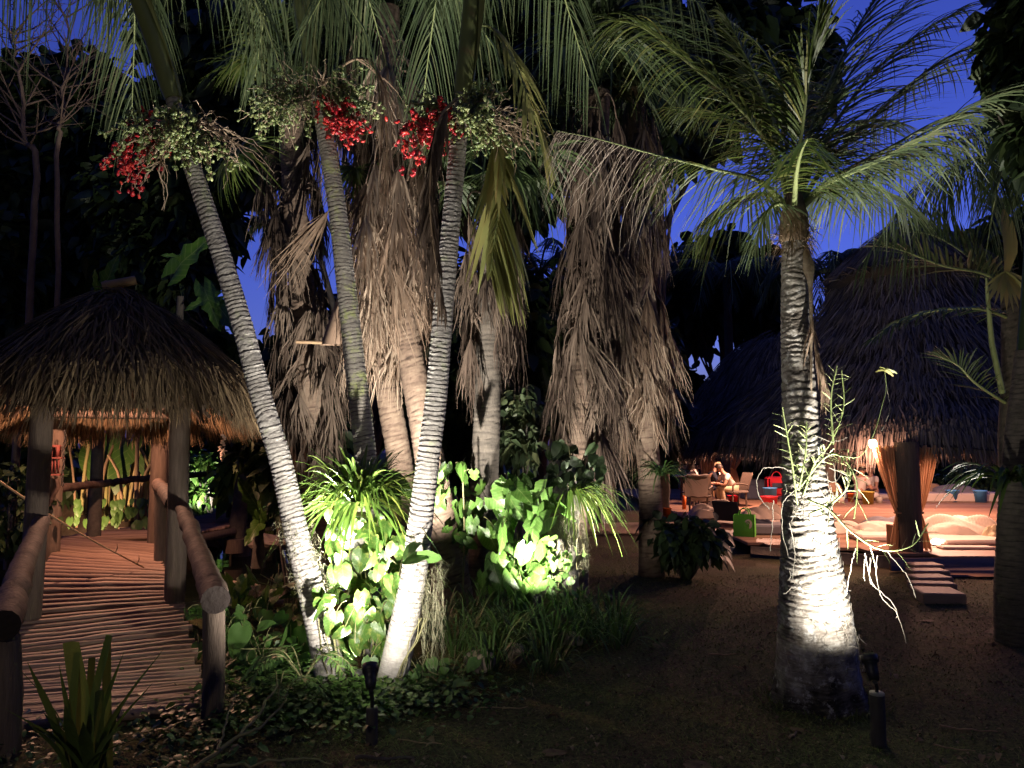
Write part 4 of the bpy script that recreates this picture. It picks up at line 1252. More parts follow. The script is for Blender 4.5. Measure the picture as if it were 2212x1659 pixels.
def vine(name, label, cat, c, leaves, stems, meshes, seed, size=(.12, .2), face=(0, -1, .25), tip=(0, 0, -1), spread=.5, leafpos=None, group=None, petiole=.06, stem_r=.008):
    g = np.random.default_rng(seed)
    t = thing(name, c, label, cat, group)
    for q in stems:
        mb = MB(); mb.tube(catmull(q, 14), stem_r, 6); put('stem', mb, MT['stem'], t)
    pm = MB()
    for p in leafpos:
        f = nrm(np.array(face) + g.normal(0, spread, 3)); d = nrm(np.array(tip) + g.normal(0, spread, 3))
        s = g.uniform(*size)
        b = np.asarray(p) - d * s * .45
        set_leaf(meshes[g.integers(len(meshes))], t, b, d, f, s)
        root = b + np.array([g.normal(0, .05), .12, g.normal(.02, .06)])
        pm.tube(catmull([b, (b + root) / 2 + UP * .02, root], 5), .003, 4, cap=False)
    put('petioles', pm, MT['stem'], t, kind='stuff')
    return t

def strap_clump(name, label, cat, c, n, L, w, seed, mat='strap', rise=(.5, 1.2), droop=(.7, 1.6), lean=(0, 0), group=None, asparts=True, spread=.06, fold=.35, azr=(0, 2 * math.pi), az_f=1.0, tipw=.08, stuff=False):
    """clump of arching strap leaves, each leaf its own part"""
    g = np.random.default_rng(seed)
    t = thing(name, c, label, cat, group)
    joined = MB()
    for k in range(n):
        az = g.uniform(*azr); out = np.array([math.cos(az), math.sin(az) * az_f, 0])
        b = np.asarray(c, float) + out * g.uniform(0, spread) + UP * g.uniform(-.02, .03)
        l = L * g.uniform(.6, 1.15); e = g.uniform(*rise); dr = g.uniform(*droop)
        s = np.linspace(0, 1, 9)
        d = nrm(out + UP * e + np.array([lean[0], lean[1], 0]))
        C = b + d * (l * s)[:, None] - UP * (dr * l * .55 * s ** 2.2)[:, None] + np.cross(out, UP) * (g.normal(0, .08) * l * s ** 2)[:, None]
        S = nrm(np.cross(out, UP) + g.normal(0, .18, 3))
        W = w * g.uniform(.7, 1.15) * np.interp(s, [0, .15, .5, .8, 1], [.6, .85, 1, .7, tipw])
        mb = joined if stuff else MB()
        mb.ribbons(C[None], W[None], np.broadcast_to(S, (1, 9, 3)), float(np.clip(g.normal(.5, .22), 0, 1)), fold=fold)
        if not stuff: put('leaf', mb, MT[mat], t)
    if stuff: put('leaves', joined, MT[mat], t, kind='stuff')
    return t

# bright lily clump perched on a stump between the lit palms
def lit_clump():
    c = P(776, 1090, 5.8)
    t = strap_clump('lily_clump', 'big bright clump of arching strap leaves between the two leaning ringed palms', 'plant', c, 400, .7, .0125, 61, rise=(.1, 2.6), droop=(.5, 1.7), spread=.1, fold=.3)
    mb = MB(); mb.tube(PP([(782, 1330, 5.95), (780, 1210, 5.9), (777, 1110, 5.85)]), np.array([.11, .09, .07]), 12); put('stump', mb, MT['palm_trunk_grey'], t)
    for (u, v, s, tip, f) in ((838, 985 + 0, .16, (.5, -.2, -1), (-.3, -1, .3)), (845, 972, .17, (.8, -.1, -.7), (-.2, -1, .4))):
        set_leaf(BROAD[0], t, P(u, v + 60, 5.95), tip, f, s + .06, label='broad heart leaf among the straps')
lit_clump()

g = np.random.default_rng(62)
pos = []
for k in range(108):
    v = g.uniform(1075, 1420); v = 1118 + (v - 1075) * .87; half = np.interp(v, [1075, 1200, 1330, 1420], [95, 90, 66, 50]); mid = np.interp(v, [1075, 1200, 1330, 1420], [790, 785, 785, 790])
    pos.append(P(mid + g.uniform(-half, half), v, 5.55 + g.uniform(-.12, .3)))
vine('variegated_vine', 'yellow-splashed heart-leaved vine filling the gap between the two lit palm stems', 'climbing plant', P(785, 1470, 5.7),
     108, [PP([(782, 1470, 5.7), (790, 1330, 5.75), (776, 1200, 5.8), (782, 1090, 5.9)]), PP([(800, 1470, 5.7), (806, 1380, 5.65), (798, 1280, 5.7)])], HEART, 63, (.1, .18), leafpos=pos, spread=.42)
# leaves that cling to palm A's inner side
pos = [P(705, 1310, 5.1), P(718, 1345, 5.1), P(690, 1290, 5.12), P(735, 1372, 5.1), P(760, 1405, 5.12), P(692, 1318, 5.1)]
vine('creeper', 'small heart-leaved creeper hanging over the lower stem of the palm nearest the bridge', 'climbing plant', P(715, 1330, 5.15), 6, [PP([(700, 1290, 5.15), (716, 1350, 5.15), (735, 1460, 5.2)])], HEART, 64, (.13, .18), leafpos=pos, spread=.3, face=(.2, -.8, .6))
vine('perched_orchid_plant', 'little epiphyte with oval leaves on the ringed stem right of the lily clump', 'plant', P(915, 1195, 5.15), 4, [PP([(905, 1215, 5.17), (918, 1190, 5.15)])], SMALL, 65, (.14, .2), leafpos=[P(885, 1188, 5.1), P(940, 1182, 5.1), P(930, 1198, 5.08), P(898, 1205, 5.1)], spread=.5, tip=(.2, -.3, -.2), face=(0, -.6, .9))

# second lit group: broad-leaved climber and arching grey-green straps on a stump
g = np.random.default_rng(66)
pos = []
for k in range(84):
    v = g.uniform(1045, 1290); half = np.interp(v, [1045, 1110, 1200, 1290], [45, 75, 75, 70]); mid = np.interp(v, [1045, 1110, 1200, 1290], [1130, 1150, 1120, 1090])
    pos.append(P(mid + g.uniform(-half, half), v, 7.3 + g.uniform(-.25, .3)))
vine('philodendron', 'brilliantly lit broad-leaved climber on a stump beyond the grassy clumps', 'climbing plant', P(1160, 1290, 7.5), 84,
     [PP([(1165, 1290, 7.5), (1175, 1180, 7.55), (1185, 1070, 7.6)])], BROAD, 67, (.16, .3), leafpos=pos, spread=.5)
g = np.random.default_rng(68)
pos = [P(980 + g.uniform(-40, 60), g.uniform(1010, 1180), 7.9 + g.uniform(-.3, .4)) for k in range(34)]
vine('young_philodendron', 'dimmer broad-leaved climber just right of the lily clump behind the ringed stem', 'climbing plant', P(1000, 1290, 7.9), 34, [PP([(1000, 1290, 7.9), (1003, 1150, 7.9), (1000, 1040, 7.9)])], BROAD, 69, (.13, .22), leafpos=pos, spread=.55)
g = np.random.default_rng(70)
pos = [P(1225 + g.uniform(-45, 75), g.uniform(965, 1060), 7.5 + g.uniform(-.3, .3)) for k in range(46)]
vine('dark_climber', 'dark leafy climber wrapped round the fan palm stem above the arching grey-green straps', 'climbing plant', P(1235, 1060, 7.6), 46, [PP([(1230, 1060, 7.6), (1238, 960, 7.7)])], DARKB, 71, (.09, .2), leafpos=pos, spread=.6)
mb = MB(); qs = catmull(PP([(1200, 1330, 7.75), (1205, 1180, 7.75), (1215, 1080, 7.75), (1225, 1000, 7.8)]), 24)
tb = thing('palm_stump', qs[0], 'thick pale stump carrying the lit broad-leaved climber', 'tree stump')
mb.tube(qs, np.linspace(.22, .17, 24) * (1 + rng.normal(0, .04, 24)), 18); put('trunk', mb, MT['palm_trunk'], tb)
moss(tb, [P(1225, 1090, 7.55), P(1235, 1150, 7.55), P(1240, 1210, 7.55)], .12, 420, .25, 75, .9)
strap_clump('arching_strap_plant', 'fountain of thin grey-green leaves arching out from the stump', 'plant', P(1232, 1065, 7.45), 80, .62, .0095, 72, mat='strap', rise=(.0, .9), droop=(1.2, 2.2), azr=(-1.9, 1.2), fold=.4)
# hanging ivy under it
g = np.random.default_rng(76)
pos = [P(1210 + g.uniform(-30, 60), g.uniform(1180, 1330), 7.3 + g.uniform(-.15, .1)) for k in range(60)]
vine('trailing_ivy', 'small-leaved ivy trailing down below the arching straps', 'climbing plant', P(1240, 1190, 7.4), 60, [PP([(1245, 1130, 7.4), (1246, 1230, 7.4)]), PP([(1225, 1180, 7.4), (1230, 1300, 7.4)])], SMALL, 77, (.05, .1), leafpos=pos, spread=.7, petiole=.03, stem_r=.004)

# grassy turf lilies in front of it
clumps = [(985, 1400, 1), (1040, 1390, 0), (1090, 1400, 1), (1135, 1385, 0), (1190, 1395, 1), (1240, 1385, 0), (1290, 1370, 1), (1330, 1350, 0), (1060, 1350, 0), (1150, 1345, 1), (1250, 1335, 0), (1010, 1340, 1), (950, 1370, 0), (1335, 1385, 1), (1180, 1440, 0), (1060, 1435, 1)]
for k, (u, v, q) in enumerate(clumps):
    z0 = 1661 * 1.65 / (v - 960)
    c = P(u, v, z0); c[2] = 0.0
    strap_clump('turf_lily', 'dark grassy clump of narrow leaves edging the bed in front of the lit broad-leaved climber', 'plant', c, 56, .68, .0075, 400 + k, mat='strap_dark', rise=(1.1, 3.6), droop=(.5, 1.6), spread=.14, group='grassy clumps edging the bed')

# leafy weeds and ground cover at the feet of the lit palms
def small_plant(u, v, h, n, size, seed, label, meshes=SMALL, name='leafy_weed', spread=.6, w=.16, group=None, face=(0, -.5, .9), d=None):
    d = d or 1661 * 1.65 / (v - 960)
    c = P(u, v, d); c[2] = float(gz(c[0], c[1]))
    g = np.random.default_rng(seed)
    pos = [c + np.array([g.normal(0, w), g.normal(0, w * .8), g.uniform(.05, h)]) for _ in range(n)]
    st = [[c + np.array([g.normal(0, .03), g.normal(0, .03), 0]), c + np.array([g.normal(0, w * .5), g.normal(0, w * .5), h * .5]), c + np.array([g.normal(0, w), g.normal(0, w), h * .9])] for _ in range(4)]
    return vine(name, label, 'plant', c, n, st, meshes, seed + 1, size, face=face, tip=(0, -.4, -.3), leafpos=pos, spread=spread, group=group, stem_r=.004)
small_plant(575, 1450, .35, 16, (.12, .2), 501, 'heart-leaved plant with one round pale leaf beside the bridge end', w=.14)
small_plant(640, 1440, .30, 26, (.08, .15), 502, 'bushy green weed at the foot of the palm nearest the bridge')
small_plant(520, 1420, .4, 30, (.07, .16), 503, 'dark leafy weed between the handrail end and the palms', w=.2)
small_plant(905, 1480, .2, 30, (.06, .13), 504, 'low dark weed at the foot of the mossy palm', w=.2)
small_plant(600, 1340, .5, 18, (.2, .32), 505, 'large dark leaves standing at the pond edge behind the palm nearest the bridge', meshes=BROAD, w=.2)
small_plant(545, 1330, .35, 14, (.14, .24), 506, 'mid green plant among the rocks by the pond', meshes=BROAD, w=.2)
def spray(c, n, L, w, seed, label, mat='strap_dark', rise=(.3, 1.2), droop=(.8, 1.6), name='spider_plant', cat='plant', **k):
    return strap_clump(name, label, cat, c, n, L, w, seed, mat=mat, rise=rise, droop=droop, **k)
c = P(560, 1430, 5.75); c[2] = 0.05
spray(c, 60, .42, .007, 511, 'spidery plant with shining narrow leaves next to the log handrail end', azr=(1.6, 4.4))
c = P(505, 1400, 6.0); c[2] = 0.05
spray(c, 50, .4, .008, 512, 'second spidery plant, darker, half hidden behind the handrail post')
# ground cover carpet
def carpet():
    g = np.random.default_rng(520)
    N = 5200
    mb = MB()
    u = g.uniform(0, 1, N); 
    cx = np.where(u < .62, g.normal(-1.25, .42, N), g.normal(-.75, .3, N)); cyy = np.where(u < .62, g.normal(4.95, .28, N), g.normal(5.15, .2, N))
    ex = g.normal(-1.62, .2, N); ey = g.normal(5.2, .5, N); q = g.uniform(0, 1, N) < .4
    cx = np.where(q, ex, cx); cyy = np.where(q, ey, cyy)
    z = gz(cx, cyy) + g.uniform(.01, .13, N)
    s = np.linspace(0, 1, 4)
    a = g.uniform(0, 6.28, N); d = nrm(np.stack([np.cos(a), np.sin(a), g.normal(.15, .35, N)], -1))
    l = g.uniform(.025, .065, N)
    C = np.stack([cx, cyy, z], -1)[:, None] + d[:, None] * (l[:, None] * s)[..., None] - UP * (l[:, None] * .3 * s ** 2)[..., None]
    S = nrm(np.cross(d, UP + g.normal(0, .3, (N, 3))))[:, None] * np.ones((1, 4, 1))
    W = (l * .36)[:, None] * np.array([.25, 1, .8, .05])
    mb.ribbons(C, W, S, np.clip(g.normal(.5, .25, N), 0, 1), fold=.2)
    # thin weeds and runners where the walk begins
    n2 = 1500; x = g.uniform(-3.3, -1.5, n2); y = 3.3 + 1.35 * g.uniform(0, 1, n2) ** .8; keep = g.uniform(0, 1, n2) < .35 + .65 * np.sin(x * 5 + 2 * np.sin(y * 4)) ** 2; x = x[keep]; y = y[keep]; n2 = len(x)
    b = np.stack([x, y, gz(x, y) + g.uniform(.005, .1, n2)], -1); a = g.uniform(0, 6.28, n2); d = nrm(np.stack([np.cos(a), np.sin(a), g.normal(.3, .5, n2)], -1)); l = g.uniform(.02, .07, n2)
    C = b[:, None] + d[:, None] * (l[:, None] * s)[..., None] - UP * (l[:, None] * .3 * s ** 2)[..., None]
    S = nrm(np.cross(d, UP + g.normal(0, .3, (n2, 3))))[:, None] * np.ones((1, 4, 1))
    mb.ribbons(C, (l * g.uniform(.08, .36, n2))[:, None] * np.array([.3, 1, .8, .05]), S, np.clip(g.normal(.55, .3, n2), 0, 1), fold=.2)
    o = put('ground_cover', mb, MT['weed'], kind='stuff'); tag(o, 'low green ground cover round the feet of the lit palms', 'ground cover')
carpet()

# fern by palm A
def fern(u, v, d, n, L, seed, label):
    c = P(u, v, d); c[2] = max(c[2], .03); g = np.random.default_rng(seed)
    t = thing('fern', c, label, 'fern')
    for k in range(n):
        az = g.uniform(0, 6.28); out = np.array([math.cos(az), math.sin(az), 0])
        feather('frond', [c, c + out * L * .4 + UP * L * .5, c + out * L * .8 + UP * L * .45, c + out * L * 1.1 + UP * L * .15], 20, L * .22, .008, .2, .9, 1.3, .05, ('stem', 'weed'), t, seed=seed + k, r=.004)
fern(655, 1470, 5.0, 7, .34, 530, 'feathery green fern at the foot of the palm nearest the bridge')
fern(600, 1520, 4.75, 5, .28, 540, 'small dark fern near the bent dry branch')

# foreground strap plant with cut tops
def foreground_plant():
    c = P(190, 1700, 3.75); c[2] = 0
    t = thing('cut_strap_plant', c, 'broad strap-leaved plant with cropped leaf tops right in front of the bridge', 'plant')
    g = np.random.default_rng(12)
    spec = [(155, 1385, .042, 1, 3.55), (172, 1400, .030, 1, 3.6), (240, 1372, .034, 1, 3.5), (232, 1385, .02, 1, 3.55), (268, 1408, .012, 0, 3.5), (128, 1435, .014, 0, 3.6), (300, 1470, .012, 0, 3.5),
            (60, 1430, .022, 0, 3.5), (200, 1420, .02, 1, 3.7), (140, 1520, .03, 0, 3.45), (355, 1400, .011, 0, 3.6), (330, 1475, .008, 0, 3.6), (95, 1540, .016, 0, 3.5), (215, 1490, .022, 1, 3.45), (20, 1420, .008, 0, 3.7),
            (270, 1560, .018, 0, 3.4), (60, 1560, .014, 0, 3.4), (10, 1530, .012, 0, 3.4), (310, 1590, .012, 0, 3.4), (180, 1560, .03, 0, 3.4)]
    for (u, v, w, cut, d) in spec:
        tip = P(u, v, d); b = c + np.array([g.normal(0, .05), g.normal(0, .04), 0])
        mid = b * .5 + tip * .5 + np.array([(tip[0] - b[0]) * -.12, 0, .05])
        q = catmull([b, mid, tip], 12); s = np.linspace(0, 1, 12)
        W = w * np.interp(s, [0, .3, .7, 1], [.8, 1, .95, .8 if cut else .05])
        sd = nrm(np.array([1, g.normal(0, .35), g.normal(0, .05)]))
        mb = MB(); mb.ribbons(q[None], W[None], np.broadcast_to(sd, (1, 12, 3)), float(np.clip(.62 + g.normal(0, .18) if cut else .22, 0, 1)), fold=.35); put('leaf', mb, MT['strap_fg'], t)
    # dead bits at its foot
    c2 = c + np.array([-.1, .2, 0])
foreground_plant()
# bent dry branch lying by the bed
def dry_branch():
    t = thing('fallen_branch', P(430, 1659, 3.95), 'bent dry forked branch lying on the ground beside the foreground strap plant', 'branch')
    for pts, r in (([(400, 1672, 3.9), (500, 1600, 4.1), (560, 1540, 4.35), (600, 1470, 4.6)], .013), ([(505, 1597, 4.1), (560, 1575, 4.15), (600, 1530, 4.3), (622, 1500, 4.4)], .009),
                   ([(470, 1620, 4.0), (490, 1560, 4.2), (508, 1500, 4.4)], .007), ([(470, 1655, 3.95), (540, 1650, 3.95), (640, 1640, 4.0), (720, 1652, 3.95)], .008)):
        q = catmull(PP(pts), 16); q[:, 2] = np.maximum(q[:, 2], .02); q[1:-1] += rng.normal(0, .006, (14, 3)); mb = MB(); mb.tube(q, np.linspace(r, r * .5, 16), 6); put('twig', mb, MT['stem'], t)
dry_branch()

# rocks
def rock(u, v, w, h, label, seed, d=None, group=None):
    d = d or 1661 * 1.65 / (v - 960)
    c = P(u, v, d); g = np.random.default_rng(seed)
    mb = MB(); seg, rings = 16, 10
    th = np.linspace(.02, np.pi - .02, rings); ph = np.linspace(0, 2 * np.pi, seg, endpoint=False)
    V = np.stack([np.sin(th)[:, None] * np.cos(ph), np.sin(th)[:, None] * np.sin(ph), np.repeat(np.cos(th)[:, None], seg, 1)], -1)
    for _ in range(9):
        n = nrm(g.normal(0, 1, 3)); V = V - n * np.maximum(V @ n - g.uniform(.55, .85), 0)[..., None] * .9
    V = V * (1 + g.normal(0, .035, (rings, seg, 1))) * np.array([w, w * .8, h])
    mb.grid(V + c + UP * h * .45, closed=True)
    tag(put('rock', mb, MT['rock'], smooth=False), label, 'rock', group)
rock(522, 1288, .22, .13, 'pale knobbly rock at the pond edge beside the log handrail', 1, d=8.3)
rock(596, 1305, .11, .07, 'small pinkish rock by the pond beside the knobbly one', 2, d=7.9)
rock(1235, 1388, .11, .07, 'brown rock under the grassy clumps, the one furthest along the bed', 3)
rock(1030, 1440, .14, .09, 'larger rounded rock at the edge of the grassy bed near the moss curtain', 4)
rock(1112, 1428, .09, .09, 'middle rock of the three along the grassy bed', 5)
rock(575, 1180, .3, .16, 'reddish boulder across the pond behind the ringed palm nearest the bridge', 6, d=12.5)
rock(640, 1178, .5, .14, 'long low reddish boulder on the far bank of the pond', 7, d=12.5)
mb = MB(); c = P(505, 1180, 13); mb.tube(np.array([c + [0, 0, -.1], c + [0, 0, .12]]), .17, 14); tag(put('log_end', mb, MT['post']), 'short sawn log standing at the far bridge landing', 'log')
mb = MB(); c = P(522, 1165, 13.5); mb.tube(np.array([c + [0, 0, -.6], c + [0, 0, .06]]), .16, 14); tag(put('sawn_stump', mb, MT['post']), 'sawn stump in the pond below the far landing', 'log')

# cane thicket on the earth bank
def canes():
    c = P(255, 1085, 13.3); g = np.random.default_rng(90)
    t = thing('cane_thicket', c, 'thicket of cut orange-brown canes with green shoots on the earth bank behind the hut', 'plant')
    for k in range(58):
        u = g.uniform(165, 340); v0 = g.uniform(1065, 1100); h = g.uniform(.6, 1.35); b = P(u, v0, 13.2 + g.uniform(-.5, .6))
        lean = g.normal(0, .16)
        q = catmull([b - UP * .3, b + np.array([lean * .4, 0, h * .5]), b + np.array([lean, g.normal(0, .1), h])], 6)
        mb = MB(); mb.tube(q, np.linspace(.026, .02, 6) * g.uniform(.7, 1.6), 6, tint=g.uniform(.2, .95)); put('cane', mb, MT['cane'], t)
    for (u, v, s, tip) in ((232, 1040, .95, (.05, -.1, 1)), (335, 1010, .9, (.2, -.1, 1)), (300, 990, .6, (.3, 0, 1)), (205, 1010, .6, (-.3, 0, 1))):
        set_leaf(BROAD[2], t, P(u, v, 12.9), tip, (.1, -1, .1), s)
    for k in range(40):
        set_leaf(SMALL[k % 3], t, P(g.uniform(150, 330), g.uniform(1075, 1140), 12.4), (0, -.4, -1), (g.normal(0, .3), -1, .4), g.uniform(.1, .2))
canes()

# ------------------------------------------------------------------ shrubs in the understorey
def shrub(name, label, cat, u, v, d, w, h, n, size, seed, mat='tree_leaf', group=None, meshes=None, base=None):
    """loose-leaved bush: stems and a crown of separate leaves"""
    g = np.random.default_rng(seed)
    c = P(u, v, d); b = c.copy(); b[2] = float(gz(c[0], c[1])) if base is None else base
    t = thing(name, b, label, cat, group)
    mb = MB()
    for k in range(6):
        tip = c + np.array([g.normal(0, w * .4), g.normal(0, w * .4), g.uniform(-.1, .5) * h])
        q = catmull([b + g.normal(0, .05, 3) * [1, 1, 0], (b + tip) / 2 + g.normal(0, .08, 3), tip], 10); mb.tube(q, np.linspace(.03, .008, 10), 5)
    put('trunk', mb, MT['dark_bark'], t)
    foliage(t, [(c, (w, w * .8, h))], n, size, seed + 1, mat)
    return t

def foliage(parent, clumps, n, size, seed, mat, name='crown', fold=.25, aspect=.34):
    g = np.random.default_rng(seed)
    vol = np.array([np.prod(r) for _, r in clumps]) ** .75; pick = g.choice(len(clumps), n, p=vol / vol.sum())
    cc = np.array([c for c, _ in clumps])[pick]; rr = np.array([r for _, r in clumps])[pick]
    # leaves gather on small sprays, so that the crown has holes
    nsp = max(12, n // 14)
    sp = nrm(g.normal(0, 1, (nsp, 3))) * g.uniform(.25, 1.0, nsp)[:, None] ** .6
    k = g.integers(0, nsp, n)
    p = cc + (sp[k] + g.normal(0, .10, (n, 3))) * rr
    d = nrm(sp[k] * .6 + g.normal(0, .8, (n, 3)) - UP * .5)
    l = size * g.uniform(.55, 1.3, n)
    s = np.linspace(0, 1, 4)
    C = p[:, None] + d[:, None] * (l[:, None] * s)[..., None] - UP * (l[:, None] * .35 * s ** 2)[..., None]
    S = nrm(np.cross(d, UP + g.normal(0, .5, (n, 3))))[:, None] * np.ones((1, 4, 1))
    W = (l * aspect)[:, None] * np.array([.2, 1, .75, .04])
    mb = MB(); mb.ribbons(C, W, S, np.clip(g.normal(.5, .28, n), 0, 1), fold=fold)
    return put(name, mb, MT[mat], parent, kind='stuff')

shrub('shrub', 'dark round shrub standing in front of the left end of the pavilion deck', 'shrub', 1475, 1165, 9.7, .5, .3, 900, .16, 601, 'tree_leaf')
spray(P(1428, 1025, 9.75), 90, .5, .011, 602, 'grassy tuft growing on the grey fan palm stem beside the pavilion', name='grassy_tuft')
shrub('shrub', 'big dark bush across the pond between the hut and the leaning ringed stem', 'shrub', 555, 960, 18.5, 1.5, 1.1, 1500, .36, 611, 'tree_leaf')
shrub('shrub', 'dark bush behind the far hut post above the bridge landing', 'shrub', 450, 940, 19.5, 1.3, .8, 1500, .34, 612, 'tree_leaf')
shrub('shrub', 'pale leafed shrub under the hanging skirts between the two lit clumps', 'shrub', 1120, 930, 9.4, .4, .6, 520, .12, 603, 'frond_cool')
shrub('shrub', 'dark undergrowth bush behind the lily clump', 'shrub', 640, 980, 10.5, .7, .8, 1100, .2, 604, 'tree_leaf')
shrub('shrub', 'dark leafy bush filling the gap between the curved bare fan palm stems', 'shrub', 990, 880, 10.4, .7, 1.2, 1500, .22, 605, 'tree_leaf')
shrub('shrub', 'dark leafy bush low behind the ringed palm and hut corner post', 'shrub', 590, 1010, 14.0, 1.0, .8, 1000, .26, 606, 'weed')
shrub('shrub', 'bush behind the bridge post seen through the rails, lit bright green', 'shrub', 450, 1050, 16.5, .65, .75, 800, .17, 607, 'philo')
shrub('shrub', 'dark bush at the left end of the bridge beyond the handrail', 'shrub', 20, 1090, 9.8, .5, .55, 700, .12, 608, 'tree_leaf')
shrub('shrub', 'small pale bush beyond the deck behind the blue buckets', 'shrub', 2050, 1040, 24.5, 2.0, .7, 900, .2, 610, 'weed')
# ================================================================== TREES
def tree(name, label, clumps, trunk, r, n, size, seed, mat='tree_leaf', group='dark trees around the garden', limbs=True):
    base = np.array(trunk[0]); t = thing(name, base, label, 'tree', group)
    g = np.random.default_rng(seed)
    q = catmull(trunk, 20); mb = MB(); mb.tube(q, np.linspace(r, r * .35, 20) * (1 + g.normal(0, .04, 20)), 9)
    if limbs:
        for c, rr in clumps:
            i = g.integers(8, 18); b = q[i]; m = (b + c) / 2 + g.normal(0, .25, 3)
            mb.tube(catmull([b, m, np.asarray(c)], 9), np.linspace(r * .35, r * .07, 9), 6)
            for _ in range(3):
                e = np.asarray(c) + nrm(g.normal(0, 1, 3)) * np.asarray(rr) * .8; mb.tube(catmull([m, (m + e) / 2 + g.normal(0, .15, 3), e], 6), np.linspace(r * .14, r * .03, 6), 5)
    put('trunk', mb, MT['dark_bark'], t)
    foliage(t, clumps, n, size, seed + 1, mat)
    return t

def T3(lst, d):
    """clumps surveyed as (u, v, half width, half height) in the picture grid"""
    out = []
    for (u, v, w, h) in lst:
        k = d / FPX
        out.append((P(u, v, d), (w * k, max(w, h) * k * .7, h * k)))
    return out

def TR(u, v0, d):
    a = P(u, v0, d); return [np.array([a[0], d, -.1]), np.array([a[0] + .1, d, 1.5]), a]

tree('broadleaf_tree', 'tall dark tree rising left of the hut, sky showing through its top', T3([(60, 420, 160, 180), (180, 560, 130, 120), (30, 640, 130, 140), (230, 310, 110, 130), (40, 210, 110, 90), (160, 190, 110, 80)], 15), TR(90, 420, 15), .22, 8000, .34, 701)
tree('broadleaf_tree', 'dark tree behind the hut roof between the leaning palm and the tall tree', T3([(330, 560, 130, 130), (430, 480, 90, 120), (300, 420, 120, 80), (395, 670, 50, 45), (380, 290, 130, 110), (520, 330, 80, 110)], 14), TR(350, 600, 14), .2, 6600, .32, 702)
tree('broadleaf_tree', 'tree filling the dark corner above the hut ridge at the picture edge', T3([(40, 850, 130, 160), (-60, 640, 120, 200), (60, 1000, 90, 90)], 13), TR(10, 800, 13), .2, 4200, .32, 703)
tree('broadleaf_tree', 'tree with large loose leaves right of the hut roof, under the gap of blue sky', T3([(470, 760, 60, 50), (560, 790, 60, 50), (520, 860, 80, 90), (405, 620, 40, 70)], 13.2), TR(520, 800, 13.2), .15, 2000, .34, 704, 'frond_dark')
tree('broadleaf_tree', 'far dark treetop behind the first fan palm skirts', T3([(700, 820, 120, 180), (600, 900, 90, 90)], 17), TR(690, 800, 17), .2, 3000, .4, 705)
tree('broadleaf_tree', 'dark tree mass above the brown skirts, behind the ringed palms', T3([(700, 140, 200, 150), (900, 110, 170, 170), (520, 130, 170, 130), (960, 330, 120, 160), (400, 60, 110, 90), (1040, 60, 130, 110)], 14), TR(800, 250, 14), .25, 9000, .36, 706)
tree('broadleaf_tree', 'dark tree mass above the grey skirts, behind the drooping yellow-green frond', T3([(1180, 190, 170, 170), (1330, 120, 160, 170), (1120, 380, 80, 120), (1400, 280, 100, 110), (1300, 330, 100, 100), (1250, 30, 150, 90)], 14.5), TR(1240, 300, 14.5), .25, 8600, .36, 707)
tree('broadleaf_tree', 'dark tree low behind the curved bare fan palm stems', T3([(930, 760, 110, 240), (1100, 760, 90, 200)], 15), TR(1000, 800, 15), .2, 4000, .36, 708)
tree('broadleaf_tree', 'dark tree behind the grey skirts next to the pavilion', T3([(1250, 760, 120, 180), (1400, 820, 70, 150), (1430, 900, 60, 80)], 15.5), TR(1300, 800, 15.5), .2, 3800, .36, 709)
tree('broadleaf_tree', 'dark treetop behind the crown of the bright-stemmed palm', T3([(1560, 90, 130, 130), (1480, 240, 110, 110), (1700, 130, 100, 130)], 15), TR(1410, 300, 15.6), .2, 3800, .38, 710)
tree('broadleaf_tree', 'dense dark mass of leaves behind the hanging feather palm left of the bright stem', T3([(1570, 600, 100, 90), (1500, 640, 70, 110), (1640, 660, 70, 120), (1480, 860, 50, 60), (1590, 860, 90, 50)], 25), TR(1560, 700, 25), .3, 3600, .55, 717)
tree('broadleaf_tree', 'distant dark tree under the far thatch beyond the people', T3([(1500, 960, 120, 70), (1620, 990, 120, 60), (1380, 1000, 90, 70)], 27), TR(1500, 960, 27), .3, 2600, .6, 711)
tree('broadleaf_tree', 'distant dark hedge tree behind the pavilion floor and tied curtain', T3([(1800, 1000, 140, 60), (1960, 1000, 150, 60), (2120, 980, 150, 80)], 28), TR(1900, 980, 28), .3, 3200, .6, 712)
tree('broadleaf_tree', 'tree behind the shaggy two-tier roof against the last blue sky', T3([(2190, 560, 90, 130), (2230, 780, 100, 150), (2120, 700, 60, 60)], 22), TR(2200, 700, 22), .25, 2600, .5, 713)
tree('broadleaf_tree', 'dense dark crown over the picture corner beside the bright palm fronds', T3([(2230, 60, 80, 150), (2190, 130, 45, 90), (2260, 260, 70, 120)], 4.6), [np.array([3.9, 4.9, -.1]), np.array([3.85, 4.8, 2.0]), P(2240, 100, 4.6)], .12, 2200, .14, 714)
